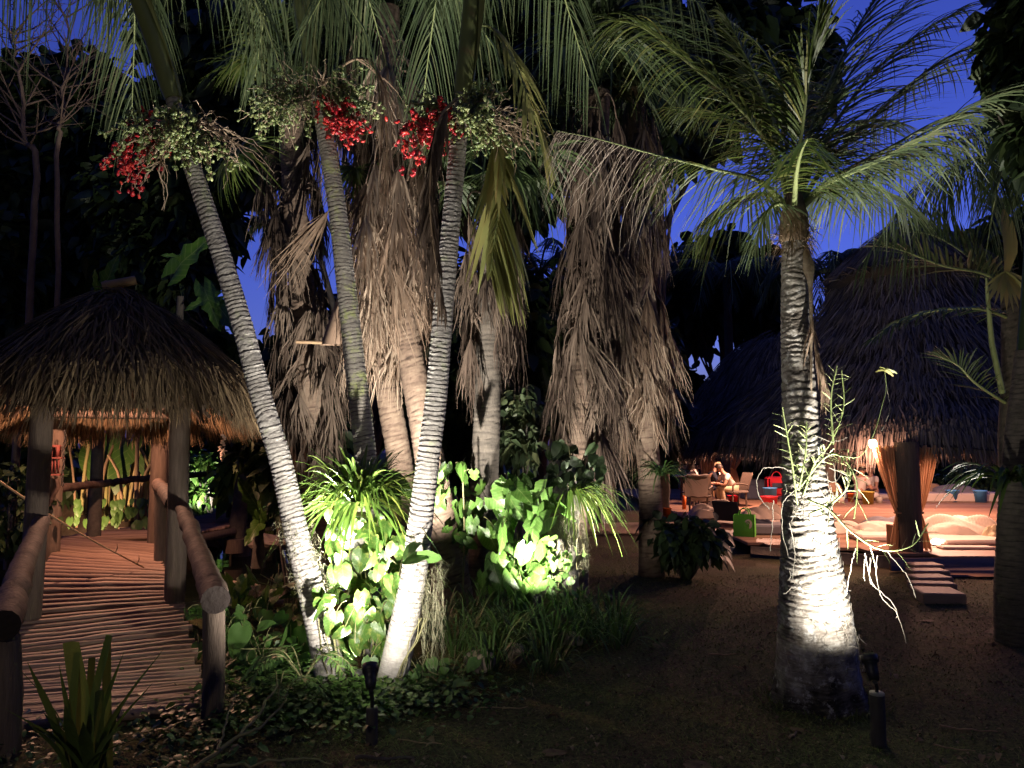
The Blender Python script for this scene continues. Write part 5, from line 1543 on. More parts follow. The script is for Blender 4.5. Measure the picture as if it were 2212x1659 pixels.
def bare_tree(label, trunk, r, seed, nb=26, Lb=1.1):
    g = np.random.default_rng(seed); t = thing('bare_tree', trunk[0], label, 'tree', 'thin bare trees before the dark wood')
    q = catmull(trunk, 30); q[1:] += g.normal(0, .015, (29, 3)); mb = MB(); mb.tube(q, np.linspace(r, r * .2, 30), 8); put('trunk', mb, MT['old_bark'], t)
    for k in range(nb):
        i = g.integers(12, 29); sd = -1 if k % 2 else 1
        d = nrm(np.array([sd * g.uniform(.3, 1), g.normal(0, .4), g.uniform(.5, 1.3)])); l = Lb * g.uniform(.4, 1.1)
        p = catmull([q[i], q[i] + d * l * .5 + g.normal(0, .04, 3), q[i] + d * l + UP * .1 * l], 8)
        mb = MB(); mb.tube(p, np.linspace(r * .3, r * .06, 8), 5)
        for _ in range(5):
            j = g.integers(2, 7); e = nrm(d + g.normal(0, .6, 3)) * l * .35; mb.tube(np.array([p[j], p[j] + e * .6, p[j] + e]), np.array([r * .12, r * .08, r * .03]), 4, cap=False)
        put('branch', mb, MT['old_bark'], t)
    return t
bare_tree('pale bare-twigged tree in front of the dark trees at the upper picture corner', [np.array([-7.1, 11, -.1]), P(78, 420, 11), P(55, 300, 11), P(45, 180, 11), P(25, 60, 11)], .06, 715)
bare_tree('second thin bare tree, its stem lit faintly, between the corner and the leaning palm crown', [np.array([-6.4, 11, -.1]), P(125, 380, 11), P(132, 260, 11), P(142, 150, 11), P(150, 20, 11)], .045, 716)
# unseen trees added overhead and behind the camera to block sky light
for k, (x, y, z, w) in enumerate(((-4.5, 1.5, 7.2, 2.6), (-1.0, -1.5, 7.6, 2.8), (3.0, -1.0, 7.4, 2.6), (-8.0, -2.0, 6.5, 3.0), (7.5, 1.0, 6.8, 2.6), (0.5, -7.0, 6.0, 3.6), (-7, -8, 6, 3.5), (7.5, -7, 6, 3.6), (5.6, 3.4, 7.8, 1.9), (-7.6, 5.4, 7.4, 2.2))):
    c = np.array([x, y, z])
    tree('broadleaf_tree', 'added unseen tree round the viewer that blocks sky light from the garden', [(c, (w, w, 1.5)), (c + [0, 0, -1.5], (w * .8, w * .8, 1.2))], [np.array([x * 1.05, y - (2.2 if y < 0 else -.4) , -.1]) if abs(x) < 4 else np.array([x * 1.08, y, -.1]), np.array([x, y, 3.5]), c], .2, 2600, .42, 740 + k)

# dark coconut palms against the sky
def far_palm(u, v, d, h, label, seed, n=15, L=2.6, mats=('rachis', 'frond_dark'), r=.14):
    top = P(u, v, d); base = np.array([top[0] + random.uniform(-.4, .4), d, -.1])
    t = thing('coconut_palm', base, label, 'palm tree', 'dark feather palms against the sky')
    mb = MB(); mb.tube(catmull([base, (base + top) / 2 + [.1, 0, 0], top], 16), np.linspace(r * 1.3, r * .8, 16), 10); put('trunk', mb, MT['dark_bark'], t)
    g = np.random.default_rng(seed)
    for k in range(n):
        az = k / n * 6.283 + g.uniform(-.2, .2); out = np.array([math.cos(az), math.sin(az), 0]); e = g.uniform(-.5, .9)
        feather('frond', [top, top + out * L * .3 + UP * (.25 + .3 * e) * L * .6, top + out * L * .62 + UP * (.18 + .42 * e) * L * .5, top + out * L * .85 + UP * (-.35 + .55 * e) * L * .7], 38, L * .24, .02, .5, .45, 1.2, .05, mats, t, seed=seed * 50 + k, r=.03, drop=.25)
far_palm(1570, 600, 23, 5, 'dark feather palm whose hanging fronds show against blue sky left of the bright stem', 81, n=19, L=3.0)
far_palm(1790, 590, 20, 5, 'dark feather palm far behind the bright stem, beside the two-tier roof', 82, n=13, L=2.2)
far_palm(610, 500, 16, 5, 'dark feather palm behind the ringed palm nearest the hut, against the blue gap', 83, n=11, L=1.15)
far_palm(1165, 590, 19, 6, 'dark feather palm seen through the gap by the yellow-green frond', 84, n=13, L=2.2)

# the palm at the right picture edge with dark and olive fronds
def edge_palm():
    base = np.array([5.2, 7.9, -.1]); d = 8.0
    t = thing('edge_palm', base, 'young palm at the picture edge with a yellowing folded leaf and long dim fronds', 'palm tree')
    mb, path, r = ring_trunk(np.vstack([base, PP([(2185, 1000, d), (2186, 800, d), (2182, 600, d)])]), [.13, .12, .1, .09], spacing=.08, seed=77, amp=.05, step=4)
    put('trunk', mb, MT['dark_bark'], t)
    D, O = ('rachis', 'frond_dark'), ('rachis', 'frond_yellow')
    for k, (pts, n, L, w, dr, dp, mats) in enumerate((
        ([(2186, 620, d), (2120, 590, 7.9), (2040, 575, 7.8), (1960, 545, 7.7), (1910, 530, 7.7)], 40, .55, .012, .2, -.1, D),
        ([(2186, 640, d), (2100, 560, 8.2), (2020, 510, 8.3), (1950, 500, 8.4)], 40, .6, .012, .2, -.5, D),
        ([(2186, 690, d), (2120, 668, 7.8), (2040, 668, 7.6), (1950, 690, 7.5), (1880, 735, 7.4)], 50, .3, .012, .35, .1, D),
        ([(2186, 560, d), (2150, 450, 8.0), (2160, 380, 8.0), (2200, 330, 8.0)], 34, .5, .012, .3, -.1, D),
        ([(2190, 700, d), (2240, 640, 7.9), (2300, 640, 7.8)], 30, .5, .012, .4, .1, D),
        ([(2186, 880, d), (2110, 830, 7.8), (2070, 790, 7.7), (2030, 770, 7.7)], 34, .42, .008, .2, 0, D))):
        feather('frond', PP(pts), n, L, w, dr, .4, 1.1, .2, mats, t, seed=900 + k, r=.018, start=.1, drop=dp)
    # yellowing leaf folded over, and an upright yellow blade
    g = np.random.default_rng(3)
    hub = P(2172, 588, 7.6); mb = MB(); N = 13; a = np.linspace(-1.15, 1.0, N)
    dd = nrm(np.stack([np.sin(a), np.full(N, -.35), -np.cos(a)], -1))
    leaflets(mb, np.repeat(hub[None], N, 0), dd, .42 * g.uniform(.8, 1.1, N), np.full(N, .026), np.full(N, .15), g=g, tint=np.clip(g.normal(.75, .2, N), 0, 1), sidehint=np.array([0, 1.0, 0.1]))
    put('folded_leaf', mb, MT['frond_yellow'], t, label='yellow-tipped leaf hanging folded')
    mb = MB(); q = PP([(2172, 590, 7.6), (2178, 540, 7.58), (2172, 490, 7.58), (2166, 452, 7.6)]); qc = catmull(q, 8)
    mb.ribbons(qc[None], np.array([[.03, .05, .075, .08, .075, .07, .05, .01]]), np.broadcast_to(np.array([1.0, .15, 0]), (1, 8, 3)), .9, fold=.4); put('upright_blade', mb, MT['frond_yellow'], t)
    mb = MB(); mb.tube(PP([(2165, 850, 7.7), (2142, 740, 7.7), (2133, 640, 7.65), (2130, 600, 7.6)]), np.array([.03, .028, .02, .008]), 8); put('stalk', mb, MT['rachis'], t)
edge_palm()

# dark bulging palm stem close at the edge, and a plant on it
def near_dark_palm():
    base = P(2200, 1340, 6.6); base[2] = -.05
    t = thing('dark_palm', base, 'unlit palm stem in silhouette at the picture edge in front of the pavilion step', 'palm tree')
    pts = np.vstack([base, PP([(2196, 1290, 6.6), (2192, 1180, 6.6), (2196, 1060, 6.6), (2210, 900, 6.6), (2222, 760, 6.6)])])
    mb, path, r = ring_trunk(pts, [.19, .17, .14, .13, .12, .1], spacing=.05, seed=91, amp=.05); put('trunk', mb, MT['dark_bark'], t)
    crown_fronds(t, P(2240, 430, 6.6), UP, 9, 1.5, 92, mats=('rachis', 'frond_dark'), L=.45)
    mb = MB(); mb.tube(catmull(np.array([pts[-1], P(2236, 560, 6.6), P(2240, 430, 6.6)]), 10), .09, 10); put('crownshaft', mb, MT['frond_dark'], t)
    spray(P(2180, 1040, 6.35), 46, .62, .017, 93, 'green strap-leaved plant growing from the dark stem at the picture edge, lit from below', mat='strap', rise=(.2, 1.3), droop=(.9, 1.8), name='perched_strap_plant', azr=(2.2, 5.6))
near_dark_palm()

# banana-like leaves above the hut
def banana(u, v, d, leaves, label, seed):
    c = P(u, v, d); b = np.array([c[0], d, 0]); t = thing('banana_plant', b, label, 'plant')
    mb = MB(); mb.tube(np.array([b, (b + c) / 2, c]), np.array([.1, .08, .05]), 10); put('stem', mb, MT['dark_bark'], t)
    for (lu, lv, tu, tv, w) in leaves:
        a = P(lu, lv, d); e = P(tu, tv, d - .3); y = e - a; s = np.linalg.norm(y)
        n_ = np.array([.15, -1, .35]); y = y / s; z = nrm(n_ - y * n_.dot(y)); x = np.cross(y, z)
        m = basis(x * w / .42, y, z, a - ORIGIN[t.name], 1.0)
        for r in range(3):
            m[r][0] = x[r] * s * w; m[r][1] = y[r] * s; m[r][2] = z[r] * s
        piece('leaf', BROAD[1], t, m)
banana(390, 640, 11.5, [(375, 590, 445, 500, .7), (395, 560, 355, 545, .6), (470, 640, 400, 660, .6), (470, 660, 520, 720, .6), (440, 620, 470, 700, .6)], 'broad-leaved banana plant catching lamp light above the hut roof', 1)
banana(225, 640, 11.5, [(222, 640, 240, 555, .75), (215, 640, 200, 590, .5), (230, 645, 245, 610, .5)], 'paler banana leaves standing up behind the hut ridge', 2)
banana(560, 1140, 10.5, [(560, 1100, 520, 1040, .8), (560, 1120, 575, 1060, .6), (560, 1130, 530, 1170, .8), (590, 1010, 570, 1060, .7)], 'dark broad leaves over the pond beside the far hut post', 3)
# ================================================================== PAVILION
DZ = .20     # floor height
def D(u, v):
    """point on the pavilion floor under picture position (u, v)"""
    a = P(u, v, 10.0); r = (DZ - CAM[2]) / (a[2] - CAM[2]); return CAM + (a - CAM) * r

def make_deck():
    t = thing('pavilion_deck', (8, 16, 0), 'low timber deck of long boards carrying the mats and seats under the thatched pavilion', 'deck')
    rows = np.arange(10.3, 25.5, .29)
    ms = []
    for k in range(4):
        mb = MB(); mb.box((0, 0, 0), (1, .284, .05), bevel=.006, tint=.28 + .14 * k); me = mb.mesh('floor_board', smooth=False); me.materials.append(MT['deck']); ms.append(me)
    for y in rows:
        x0 = 3.5 if y > 11.6 else 3.5 + (11.6 - y) * 1.6
        if y < 10.9: x0 = max(x0, 4.9)
        cuts = [x0] + sorted(random.uniform(x0 + 1, 14) for _ in range(3)) + [15.5]
        for a, b in zip(cuts[:-1], cuts[1:]):
            if b - a < .15: continue
            piece('floor_board', random.choice(ms), t, Matrix.Translation([(a + b) / 2 - 8, y - 16, DZ - .025 + random.uniform(-.0025, .0025)]) @ Matrix.Diagonal((b - a - .006, 1, 1, 1)))
    mb = MB(); mb.box((10.2, 10.13, .10), (10.6, .04, .17), bevel=.008); put('fascia_board', mb, MT['step'], t)
    mb = MB(); mb.box((4.3, 10.92, .08), (1.9, .04, .17), rot=rotz(-.56), bevel=.008); put('fascia_board', mb, MT['dark_bark'], t)
    mb = MB(); mb.box((6.0, 9.88, .05), (1.7, .34, .09), bevel=.01); put('lower_tread', mb, MT['deck'], t)
    return t
DECK = make_deck()

def make_steps():
    for k, (u, v, w, dd, a, d, z, lab) in enumerate(((1996, 1211, .37, .26, .02, 9.62, .15, 'uppermost narrow step board against the deck edge'), (2003, 1227, .42, .24, -.03, 9.3, .13, 'second step board below the deck edge'),
                                 (2006, 1243, .42, .28, .05, 8.98, .11, 'third step board, its face lit pink'), (2012, 1258, .46, .2, -.12, 8.68, .09, 'fourth thin step board lying skewed'),
                                 (2024, 1276, .42, .42, -.16, 8.3, .05, 'lowest broad step slab resting in the grass'))):
        c = P(u, v, d); c[2] = z
        mb = MB(); mb.box(c, (w, dd, .08 if k < 4 else .13), rot=rotz(a), bevel=.012); tag(put('step_board', mb, MT['step'], smooth=False), lab + ' of the pavilion', 'step', 'loose timber steps up to the deck')
make_steps()

# two-tier shaggy roof and its lower wing
BIG_C = np.array([7.85, 14.95])
def big_surf(th, t):
    # upper cap then a wider skirt
    r = np.where(t < .34, .15 + t / .34 * 1.42, 1.22 + (t - .34) / .66 * 3.31)
    z = np.where(t < .34, 6.0 - 1.2 * (t / .34) ** 1.25, 5.0 - 3.38 * (np.maximum(t - .34, 0) / .66) ** .72)
    z = z + .06 * np.sin(th * 9 + 1) * t
    n = 2.3; q = (np.abs(np.cos(th)) ** n + np.abs(np.sin(th)) ** n) ** (-1 / n)
    return np.stack([BIG_C[0] + r * q * np.cos(th), BIG_C[1] + r * q * np.sin(th) * 1.02, z], -1)
SM_C = np.array([6.05, 17.3])
def small_surf(th, t):
    rx = .3 + 1.85 * t; ry = 1.4 + 2.7 * t
    z = 4.05 - 2.2 * t ** 1.5 + .04 * np.sin(th * 8)
    n = 2.6; q = (np.abs(np.cos(th)) ** n + np.abs(np.sin(th)) ** n) ** (-1 / n)
    return np.stack([SM_C[0] + rx * q * np.cos(th), SM_C[1] + ry * q * np.sin(th), z], -1)

def roof(name, label, surf, N, L, seed, w=.012, cap=None):
    t = thing(name, (surf(np.array([0.]), np.array([0.]))[0][0], surf(np.array([0.]), np.array([0.]))[0][1], DZ), label, 'thatched roof')
    core = MB(); thatch_core(core, surf, .06, nt=26); rf = put('roof', core, MT['thatch_core'], t)
    st = MB(); thatch_strands(st, surf, N, L, w, lift=.1, eave_share=.3, seed=seed, eave_hang=.75, droop=.25); put('thatch', st, MT['thatch_grey'], rf, kind='stuff')
    return t
BIGROOF = roof('thatched_pavilion', 'tall shaggy two-tier thatched roof dark against the blue sky', big_surf, 42000, .42, 31, .0105)
SMROOF = roof('thatched_wing', 'lower rounded grey thatched roof over the seated people beside the bright palm stem', small_surf, 24000, .36, 32, .0095)
for (x, y) in ((5.25, 14.2), (7.7, 15.4), (4.15, 20.9), (8.0, 20.5)):
    mb = MB(); mb.tube(np.array([[x, y, DZ], [x, y, 2.2]]), .09, 10); put('post', mb, MT['post'], SMROOF)
for (x, y) in ((11.2, 12.2), (11.3, 17.6), (6.4, 18.0)):
    mb = MB(); mb.tube(np.array([[x, y, DZ], [x, y, 2.4]]), .11, 10); put('post', mb, MT['post'], BIGROOF)
PX = D(1966, 1190)
mb = MB(); mb.tube(np.array([[PX[0], PX[1], DZ - .15], [PX[0], PX[1], 1.68]]), .16, 14); put('post', mb, MT['post'], BIGROOF, label='thick dark post with the tied curtains')

def curtain(label, c, side, w_top, w_tie, z_tie, z_top, z_bot, seed, cat='curtain', nf=9):
    """cloth gathered at a tie: pleated sheet from eave to tie, loose tail below"""
    g = np.random.default_rng(seed)
    t = thing('curtain', (c[0], c[1], DZ), label, cat, 'curtains tied to the pavilion posts')
    nv, nu = 26, 90
    V = np.zeros((nv, nu, 3))
    for i in range(nv):
        z = z_bot + (z_top - z_bot) * i / (nv - 1)
        if z >= z_tie:
            f = (z - z_tie) / (z_top - z_tie); wd = w_tie + (w_top - w_tie) * f ** .75; sh_ = .03 * (1 - f)
            cx = side * (.10 + wd / 2 * (.9 if side else 0))
        else:
            f = (z_tie - z) / max(z_tie - z_bot, .01); wd = w_tie + .13 * f ** .6; cx = side * (.10 + w_tie / 2 + .06 * f)
        u = np.linspace(-.5, .5, nu)
        amp = .045 * min(1, wd / .5) + .012
        V[i, :, 0] = c[0] + cx + u * wd
        V[i, :, 1] = c[1] + .1 + amp * np.sin(u * nf * 2 * math.pi + .6 * math.sin(z * 3)) - (.1 if side else 0)
        V[i, :, 2] = z + .02 * np.sin(u * 20 + seed)
    mb = MB(); mb.grid(V, .5); put('cloth', mb, MT['curtain'], t)
    tm = MB(); a = np.linspace(0, 2 * np.pi, 14)
    q = np.stack([c[0] + side * (.1 + w_tie / 2) + np.cos(a) * (w_tie / 2 + .02), c[1] + .1 - (.1 if side else 0) + np.sin(a) * .07, np.full(14, z_tie)], -1)
    tm.tube(q, .014, 6, cap=False); put('tie', tm, MT['curtain'], t)
    return t
curtain('left half of the gathered linen curtain on the thick dark post', PX, -1, .38, .07, .72, 1.62, .22, 1)
curtain('right half of the gathered linen curtain on the thick dark post', PX, 1, .38, .07, .72, 1.62, .22, 2)
c = D(1556, 1088); curtain('narrow linen curtain hanging behind the seated woman under the low wing', (c[0], 20.2), 0, .55, .3, .9, 1.75, .3, 3, nf=5)
c = D(1592, 1088); curtain('second linen curtain drawn aside above the man in white', (c[0] + .2, 20.6), 1, .6, .12, 1.0, 1.75, .5, 4, nf=5)
c = D(1760, 1080); 

# lamps of the pavilion: bulbs in small cages under the eaves
def bulb(label, p, watts, r=.05, col=PINKWARM, strength=25):
    t = thing('hanging_lamp', p, label, 'lamp', 'warm lamps under the pavilion roof')
    mb = MB(); mb.blob(p, (r, r, r * 1.25), 12, 8); put('bulb', mb, glow('lamp_bulb', (1, .62, .34), strength), t)
    mb = MB(); mb.tube(np.array([p + UP * r, p + UP * (r + .1)]), .03, 8); put('socket', mb, MT['black_metal'], t)
    mb = MB(); mb.tube(np.array([p + UP * (r + .1), p + UP * .5]), .006, 5); put('cord', mb, MT['black_metal'], t)
    point('lamp_light', p - UP * .12, watts, col, r, t)
bulb('bright bare bulb hanging at the eave between the bright palm stem and the tied curtain', P(1885, 958, 10.7), 80, .055, strength=22)
bulb('hidden lamp under the big roof over the mats', np.array([7.4, 13.2, 2.3]), 620)
bulb('hidden lamp under the big roof near its far side', np.array([8.9, 16.6, 2.3]), 660)
bulb('hidden lamp just inside the eave behind the tied curtain', np.array([5.75, 11.7, 1.78]), 150)
bulb('hidden lamp under the low wing over the seated people', np.array([5.5, 17.6, 2.2]), 680)
# small floor lamp glowing at the mat edge
fl = D(2022, 1178)
t = thing('floor_lamp', fl, 'small glowing floor lamp at the deck edge beside the thick dark post', 'lamp')
mb = MB(); mb.blob(fl + UP * .05, (.075, .06, .05), 12, 8); put('bulb', mb, glow('floor_lamp_glow', (1, .72, .5), 9), t)
mb = MB(); mb.lathe(fl, [(.02, .0), (.09, .0), (.09, .012), (.02, .016)], 14); put('base', mb, MT['black_metal'], t)
point('floor_lamp_light', fl + UP * .16, 3.0, PINKWARM, .05, t)

# ------------------------------------------------------------------ mats, bags and odd things on the floor
def pillow(name, label, cat, c, size, rot, mat, seed, puff=1.0, wr=.02, group=None, power=2.6, tilt=None):
    g = np.random.default_rng(seed)
    n = 30; u = np.linspace(-1, 1, n)
    U, V_ = np.meshgrid(u, u)
    h = (1 - np.abs(U) ** power) ** .5 * (1 - np.abs(V_) ** power) ** .5
    wob = sum(np.sin(U * g.uniform(2, 7) + V_ * g.uniform(2, 7) + g.uniform(0, 6)) for _ in range(4)) * wr * .5
    wob = wob + sum((np.abs(np.sin(U * g.uniform(2, 6) + V_ * g.uniform(2, 6) + .9 * np.sin(U * 3 + V_ * 2 + g.uniform(0, 6)) + g.uniform(0, 6))) ** .6 - .6) for _ in range(3)) * wr
    top = np.stack([U * size[0] / 2, V_ * size[1] / 2, h * size[2] * puff + wob * h + size[2] * .02], -1)
    bot = np.stack([U * size[0] / 2, V_ * size[1] / 2, -h * size[2] * .12], -1)[:, ::-1]
    Rm = rotz(rot)
    if tilt is not None:
        a = tilt; Rm = Rm @ np.array([[1, 0, 0], [0, math.cos(a), -math.sin(a)], [0, math.sin(a), math.cos(a)]])
    mb = MB(); mb.grid(top @ Rm.T + c, .5); mb.grid(bot @ Rm.T + c, .5)
    return tag(put(name, mb, MT[mat]), label, cat, group)

def mat_pad(label, c, size, rot, mat='linen', group='floor mats on the deck', name='floor_mat', z=0.0):
    mb = MB(); mb.box(np.asarray(c) + UP * (size[2] / 2 + z), size, rot=rotz(rot), bevel=min(.03, size[2] * .4)); return tag(put(name, mb, MT[mat], smooth=False), label, 'mat', group)

mat_pad('pale mat under the folded bedding left of the thick dark post', D(1915, 1166), (1.0, .6, .10), -.05)
pillow('cushion', 'white cushion lying at the end of the mat left of the thick dark post', 'cushion', D(1905, 1158) + UP * .1, (.75, .5, .11), -.1, 'linen', 2)
pillow('folded_blanket', 'grey folded blanket behind the white cushion', 'blanket', D(1915, 1142) + UP * .02, (.85, .5, .13), .1, 'grey_cloth', 3, wr=.05)
mb = MB(); c = D(1942, 1183); mb.box(c + UP * .16, (.2, .12, .32), rot=rotz(.25), bevel=.006); tag(put('wooden_box', mb, MT['cardboard']), 'upright brown wooden box standing in front of the white cushion', 'box')
mb = MB(); c = D(1928, 1178); mb.box(c + UP * .15, (.03, .17, .3), rot=rotz(.5), bevel=.004); tag(put('leaning_board', mb, MT['cardboard']), 'thin brown board leaning beside the upright wooden box', 'board')
mat_pad('large pale mat right of the thick dark post', D(2090, 1172), (1.15, .75, .08), .05)
pillow('duvet', 'large crumpled pale duvet heaped on the mat right of the thick dark post', 'duvet', D(2075, 1160) + UP * .06, (1.0, .9, .2), -.25, 'linen', 4, wr=.06, power=3.6)
pillow('dark_bolster', 'narrow grey-blue bolster lying on the crumpled pale duvet', 'bolster', D(2112, 1158) + UP * .16, (.42, .12, .07), -.05, 'grey_cloth', 5)
mat_pad('flat folded pale towel at the deck edge under the duvet', D(2085, 1185), (.72, .22, .035), -.04, name='folded_towel', group=None)
pillow('clothes_heap', 'pinkish heap of clothes at the far end of the crumpled duvet', 'clothes', D(2150, 1168) + UP * .02, (.4, .3, .14), .3, 'khaki', 6, wr=.06)
mat_pad('pale raised mat with a dark cushion on it, behind the blue buckets', D(2068, 1082), (2.2, .9, .22), 0)
pillow('cushion', 'dark olive cushion on the far raised mat', 'cushion', D(2060, 1080) + UP * .22, (1.15, .5, .16), 0, 'grey_cloth', 7)
mat_pad('low pale mat behind the second blue bucket', D(2135, 1080), (1.6, .7, .14), 0)
pillow('cushion', 'patterned upright cushion beside the tied curtain near the far mat', 'cushion', D(2005, 1078) + UP * .1, (.5, .4, .3), .2, 'cardboard', 8, puff=1.4, tilt=.9)
pillow('folded_blanket', 'folded cloth and mat near the bright palm stem, half behind the hanging roots', 'blanket', D(1800, 1150) + UP * .01, (.9, .55, .12), .2, 'linen', 9, wr=.04)

def bucket(label, c, r, h, mat, group=None, handle=True):
    t = thing('bucket', c, label, 'bucket', group)
    mb = MB(); mb.lathe(c, [(.0, .004), (r * .78, .004), (r * .8, .0), (r, h), (r * 1.06, h), (r * 1.06, h - .02), (r * .97, h - .02), (r * .94, h - .03), (r * .76, .02), (0, .02)], 20); put('body', mb, MT[mat], t)
    if handle:
        a = np.linspace(0, np.pi, 9); mb = MB(); mb.tube(c + np.stack([np.cos(a) * r * 1.05, -np.sin(a) * r * .75, h - .01 - np.sin(a) * r * .6], -1), .006, 5); put('handle', mb, MT['black_metal'], t)
    return t
bucket('blue bucket in front of the far raised mat', D(2058, 1084), .155, .30, 'blue_plastic', 'blue buckets on the far side of the deck')
bucket('second blue bucket, next to the green strap-leaved plant', D(2118, 1085), .155, .30, 'blue_plastic', 'blue buckets on the far side of the deck')
bucket('red bucket under the wicker chair of the man in white', D(1583, 1092), .13, .24, 'red_plastic')
bucket('yellow bucket beside the man wearing a straw hat', D(1875, 1089), .15, .31, 'yellow_plastic')
bucket('yellow bucket holding rolled towels just right of the bright palm stem', D(1800, 1083), .15, .28, 'yellow_plastic')
pillow('rolled_towel', 'rolled brown towel in the yellow bucket by the bright palm stem', 'towel', D(1800, 1083) + UP * .25, (.4, .3, .22), 0, 'cardboard', 10)
def candle(label, c, r=.075, h=.15):
    t = thing('candle', c, label, 'candle', 'squat white candles on the deck')
    mb = MB(); mb.lathe(c, [(0, 0), (r, 0), (r, h * .95), (r * .9, h), (r * .6, h - .01), (0, h - .015)], 16); put('wax', mb, MT['candle'], t)
    mb = MB(); mb.tube(np.array([c + UP * (h - .02), c + UP * (h + .02)]), .005, 5); put('wick', mb, MT['black_metal'], t)
candle('squat white candle left of the straw-hatted man', D(1817, 1086)); candle('squat white candle right of the yellow bucket at the straw-hatted man', D(1899, 1086))
bucket('orange beaker between the candle and the straw-hatted man', D(1838, 1084), .08, .22, 'orange_plastic', handle=False)

# green shopping bag with a round pale emblem
def green_bag():
    c = D(1609, 1158); t = thing('tote_bag', c, 'bright green shopping bag with round pale emblem standing on the deck edge', 'bag')
    w, d, h = .32, .2, .34; Rm = rotz(-.42)
    n = 7
    ring = []
    for k, (sx, sz, bul) in enumerate([(1, 0, 0), (1.02, .25, .01), (1.0, .6, .008), (.98, 1, -.004)]):
        pts = []
        for (a, b) in ((-1, -1), (0, -1), (1, -1), (1, 0), (1, 1), (0, 1), (-1, 1), (-1, 0)):
            pts.append([a * w / 2 * sx + (bul * a if b == 0 else 0), b * d / 2 * sx + (bul * b if a == 0 else 0), sz * h])
        ring.append(pts)
    V = np.array(ring) @ Rm.T + c
    mb = MB(); mb.grid(V, .5, closed=True); mb.add(V[0], [[0, 1, 2, 3, 4, 5, 6, 7][::-1]], .4); put('body', mb, MT['green_bag'], t, smooth=False)
    for s in (-1, 1):
        a = np.linspace(0, np.pi, 10); q = np.stack([np.cos(a) * .085, np.full(10, s * d / 2), h + np.sin(a) * .10], -1) @ Rm.T + c
        mb = MB(); mb.tube(q, .009, 5); put('handle', mb, MT['green_bag'], t)
    for s in (-1, 1):
        mb = MB(); mb.box(np.array([s * w / 2 * .985, -d / 2 - .003, h / 2]) @ Rm.T + c, (.012, .006, h * .96), rot=Rm); put('piping', mb, MT['green_bag'], t)
    # emblem: pale disc with a small pot and a round top drawn in dark green
    ce = np.array([.07, -d / 2 - .006, .2])
    a = np.linspace(0, 2 * np.pi, 20, endpoint=False)
    def flat(pts2, off, mat, name, par):
        m = MB(); pts3 = np.array([[ce[0] + x, ce[1] - off, ce[2] + z] for x, z in pts2]) @ Rm.T + c
        m.add(pts3, [list(range(len(pts2)))]); return put(name, m, MT[mat], par, smooth=False)
    e = flat([(math.cos(q) * .06, math.sin(q) * .075) for q in a], 0, 'pale_print', 'emblem', t)
    flat([(-.016, -.045), (.016, -.045), (.013, .0), (-.013, .0)], .003, 'green_bag', 'emblem_mark', e)
    a2 = np.linspace(0, 2 * np.pi, 14, endpoint=False)
    ringm = MB(); q = np.array([[ce[0] + math.cos(k) * .021, ce[1] - .004, ce[2] + .022 + math.sin(k) * .022] for k in np.linspace(0, 2 * np.pi, 15)]) @ Rm.T + c
    ringm.tube(q, .005, 5, cap=False); put('emblem_mark', ringm, MT['green_bag'], e)
green_bag()
mat_pad('grey mat with folded cloth behind the green bag', D(1650, 1152), (.85, .55, .16), -.1, 'grey_cloth')
pillow('pale_blanket', 'crumpled pale blanket on the grey mat behind the green bag', 'blanket', D(1646, 1140) + UP * .17, (.75, .5, .16), -.1, 'linen', 11, wr=.06)
pillow('striped_cushion', 'flat dark striped cushion between the grey mat and the pale blanket', 'cushion', D(1640, 1150) + UP * .14, (.4, .3, .06), -.1, 'navy', 12)
mb = MB(); c = D(1576, 1130); mb.box(c + UP * .22 + np.array([-.05, 0, 0]), (.5, .03, .42), rot=rotz(-.7) @ np.array([[1, 0, 0], [0, math.cos(.5), -math.sin(.5)], [0, math.sin(.5), math.cos(.5)]]), bevel=.006)
tag(put('folding_board', mb, MT['navy'], smooth=False), 'dark tilted backrest board behind the green bag', 'backrest')
mb = MB(); c = D(1628, 1125); mb.lathe(c, [(0, 0), (.035, 0), (.037, .17), (.03, .2), (.013, .225), (.013, .25), (0, .252)], 12); tag(put('water_bottle', mb, MT['white_petal']), 'clear water bottle standing near the green bag', 'bottle')
pillow('towel_pile', 'pale towels lying on the floor in front of the draped chair', 'towels', D(1545, 1118) + UP * .02, (1.0, .7, .18), .1, 'linen', 13, wr=.07)
bucket('orange-red beaker by the shrub at the left end of the deck', D(1440, 1118), .10, .2, 'orange_plastic', handle=False)
mb = MB(); c = D(1478, 1100); mb.lathe(c, [(0, 0), (.045, 0), (.05, .3), (0, .3)], 12); tag(put('orange_tube', mb, MT['orange_plastic']), 'upright orange tube beside the long-haired woman', 'tube')
bucket('red tub on the floor in front of the pink bag', D(1662, 1092), .2, .22, 'red_plastic', handle=False)
bucket('blue bin standing before the pink bag', D(1664, 1084), .17, .36, 'blue_plastic', handle=False)
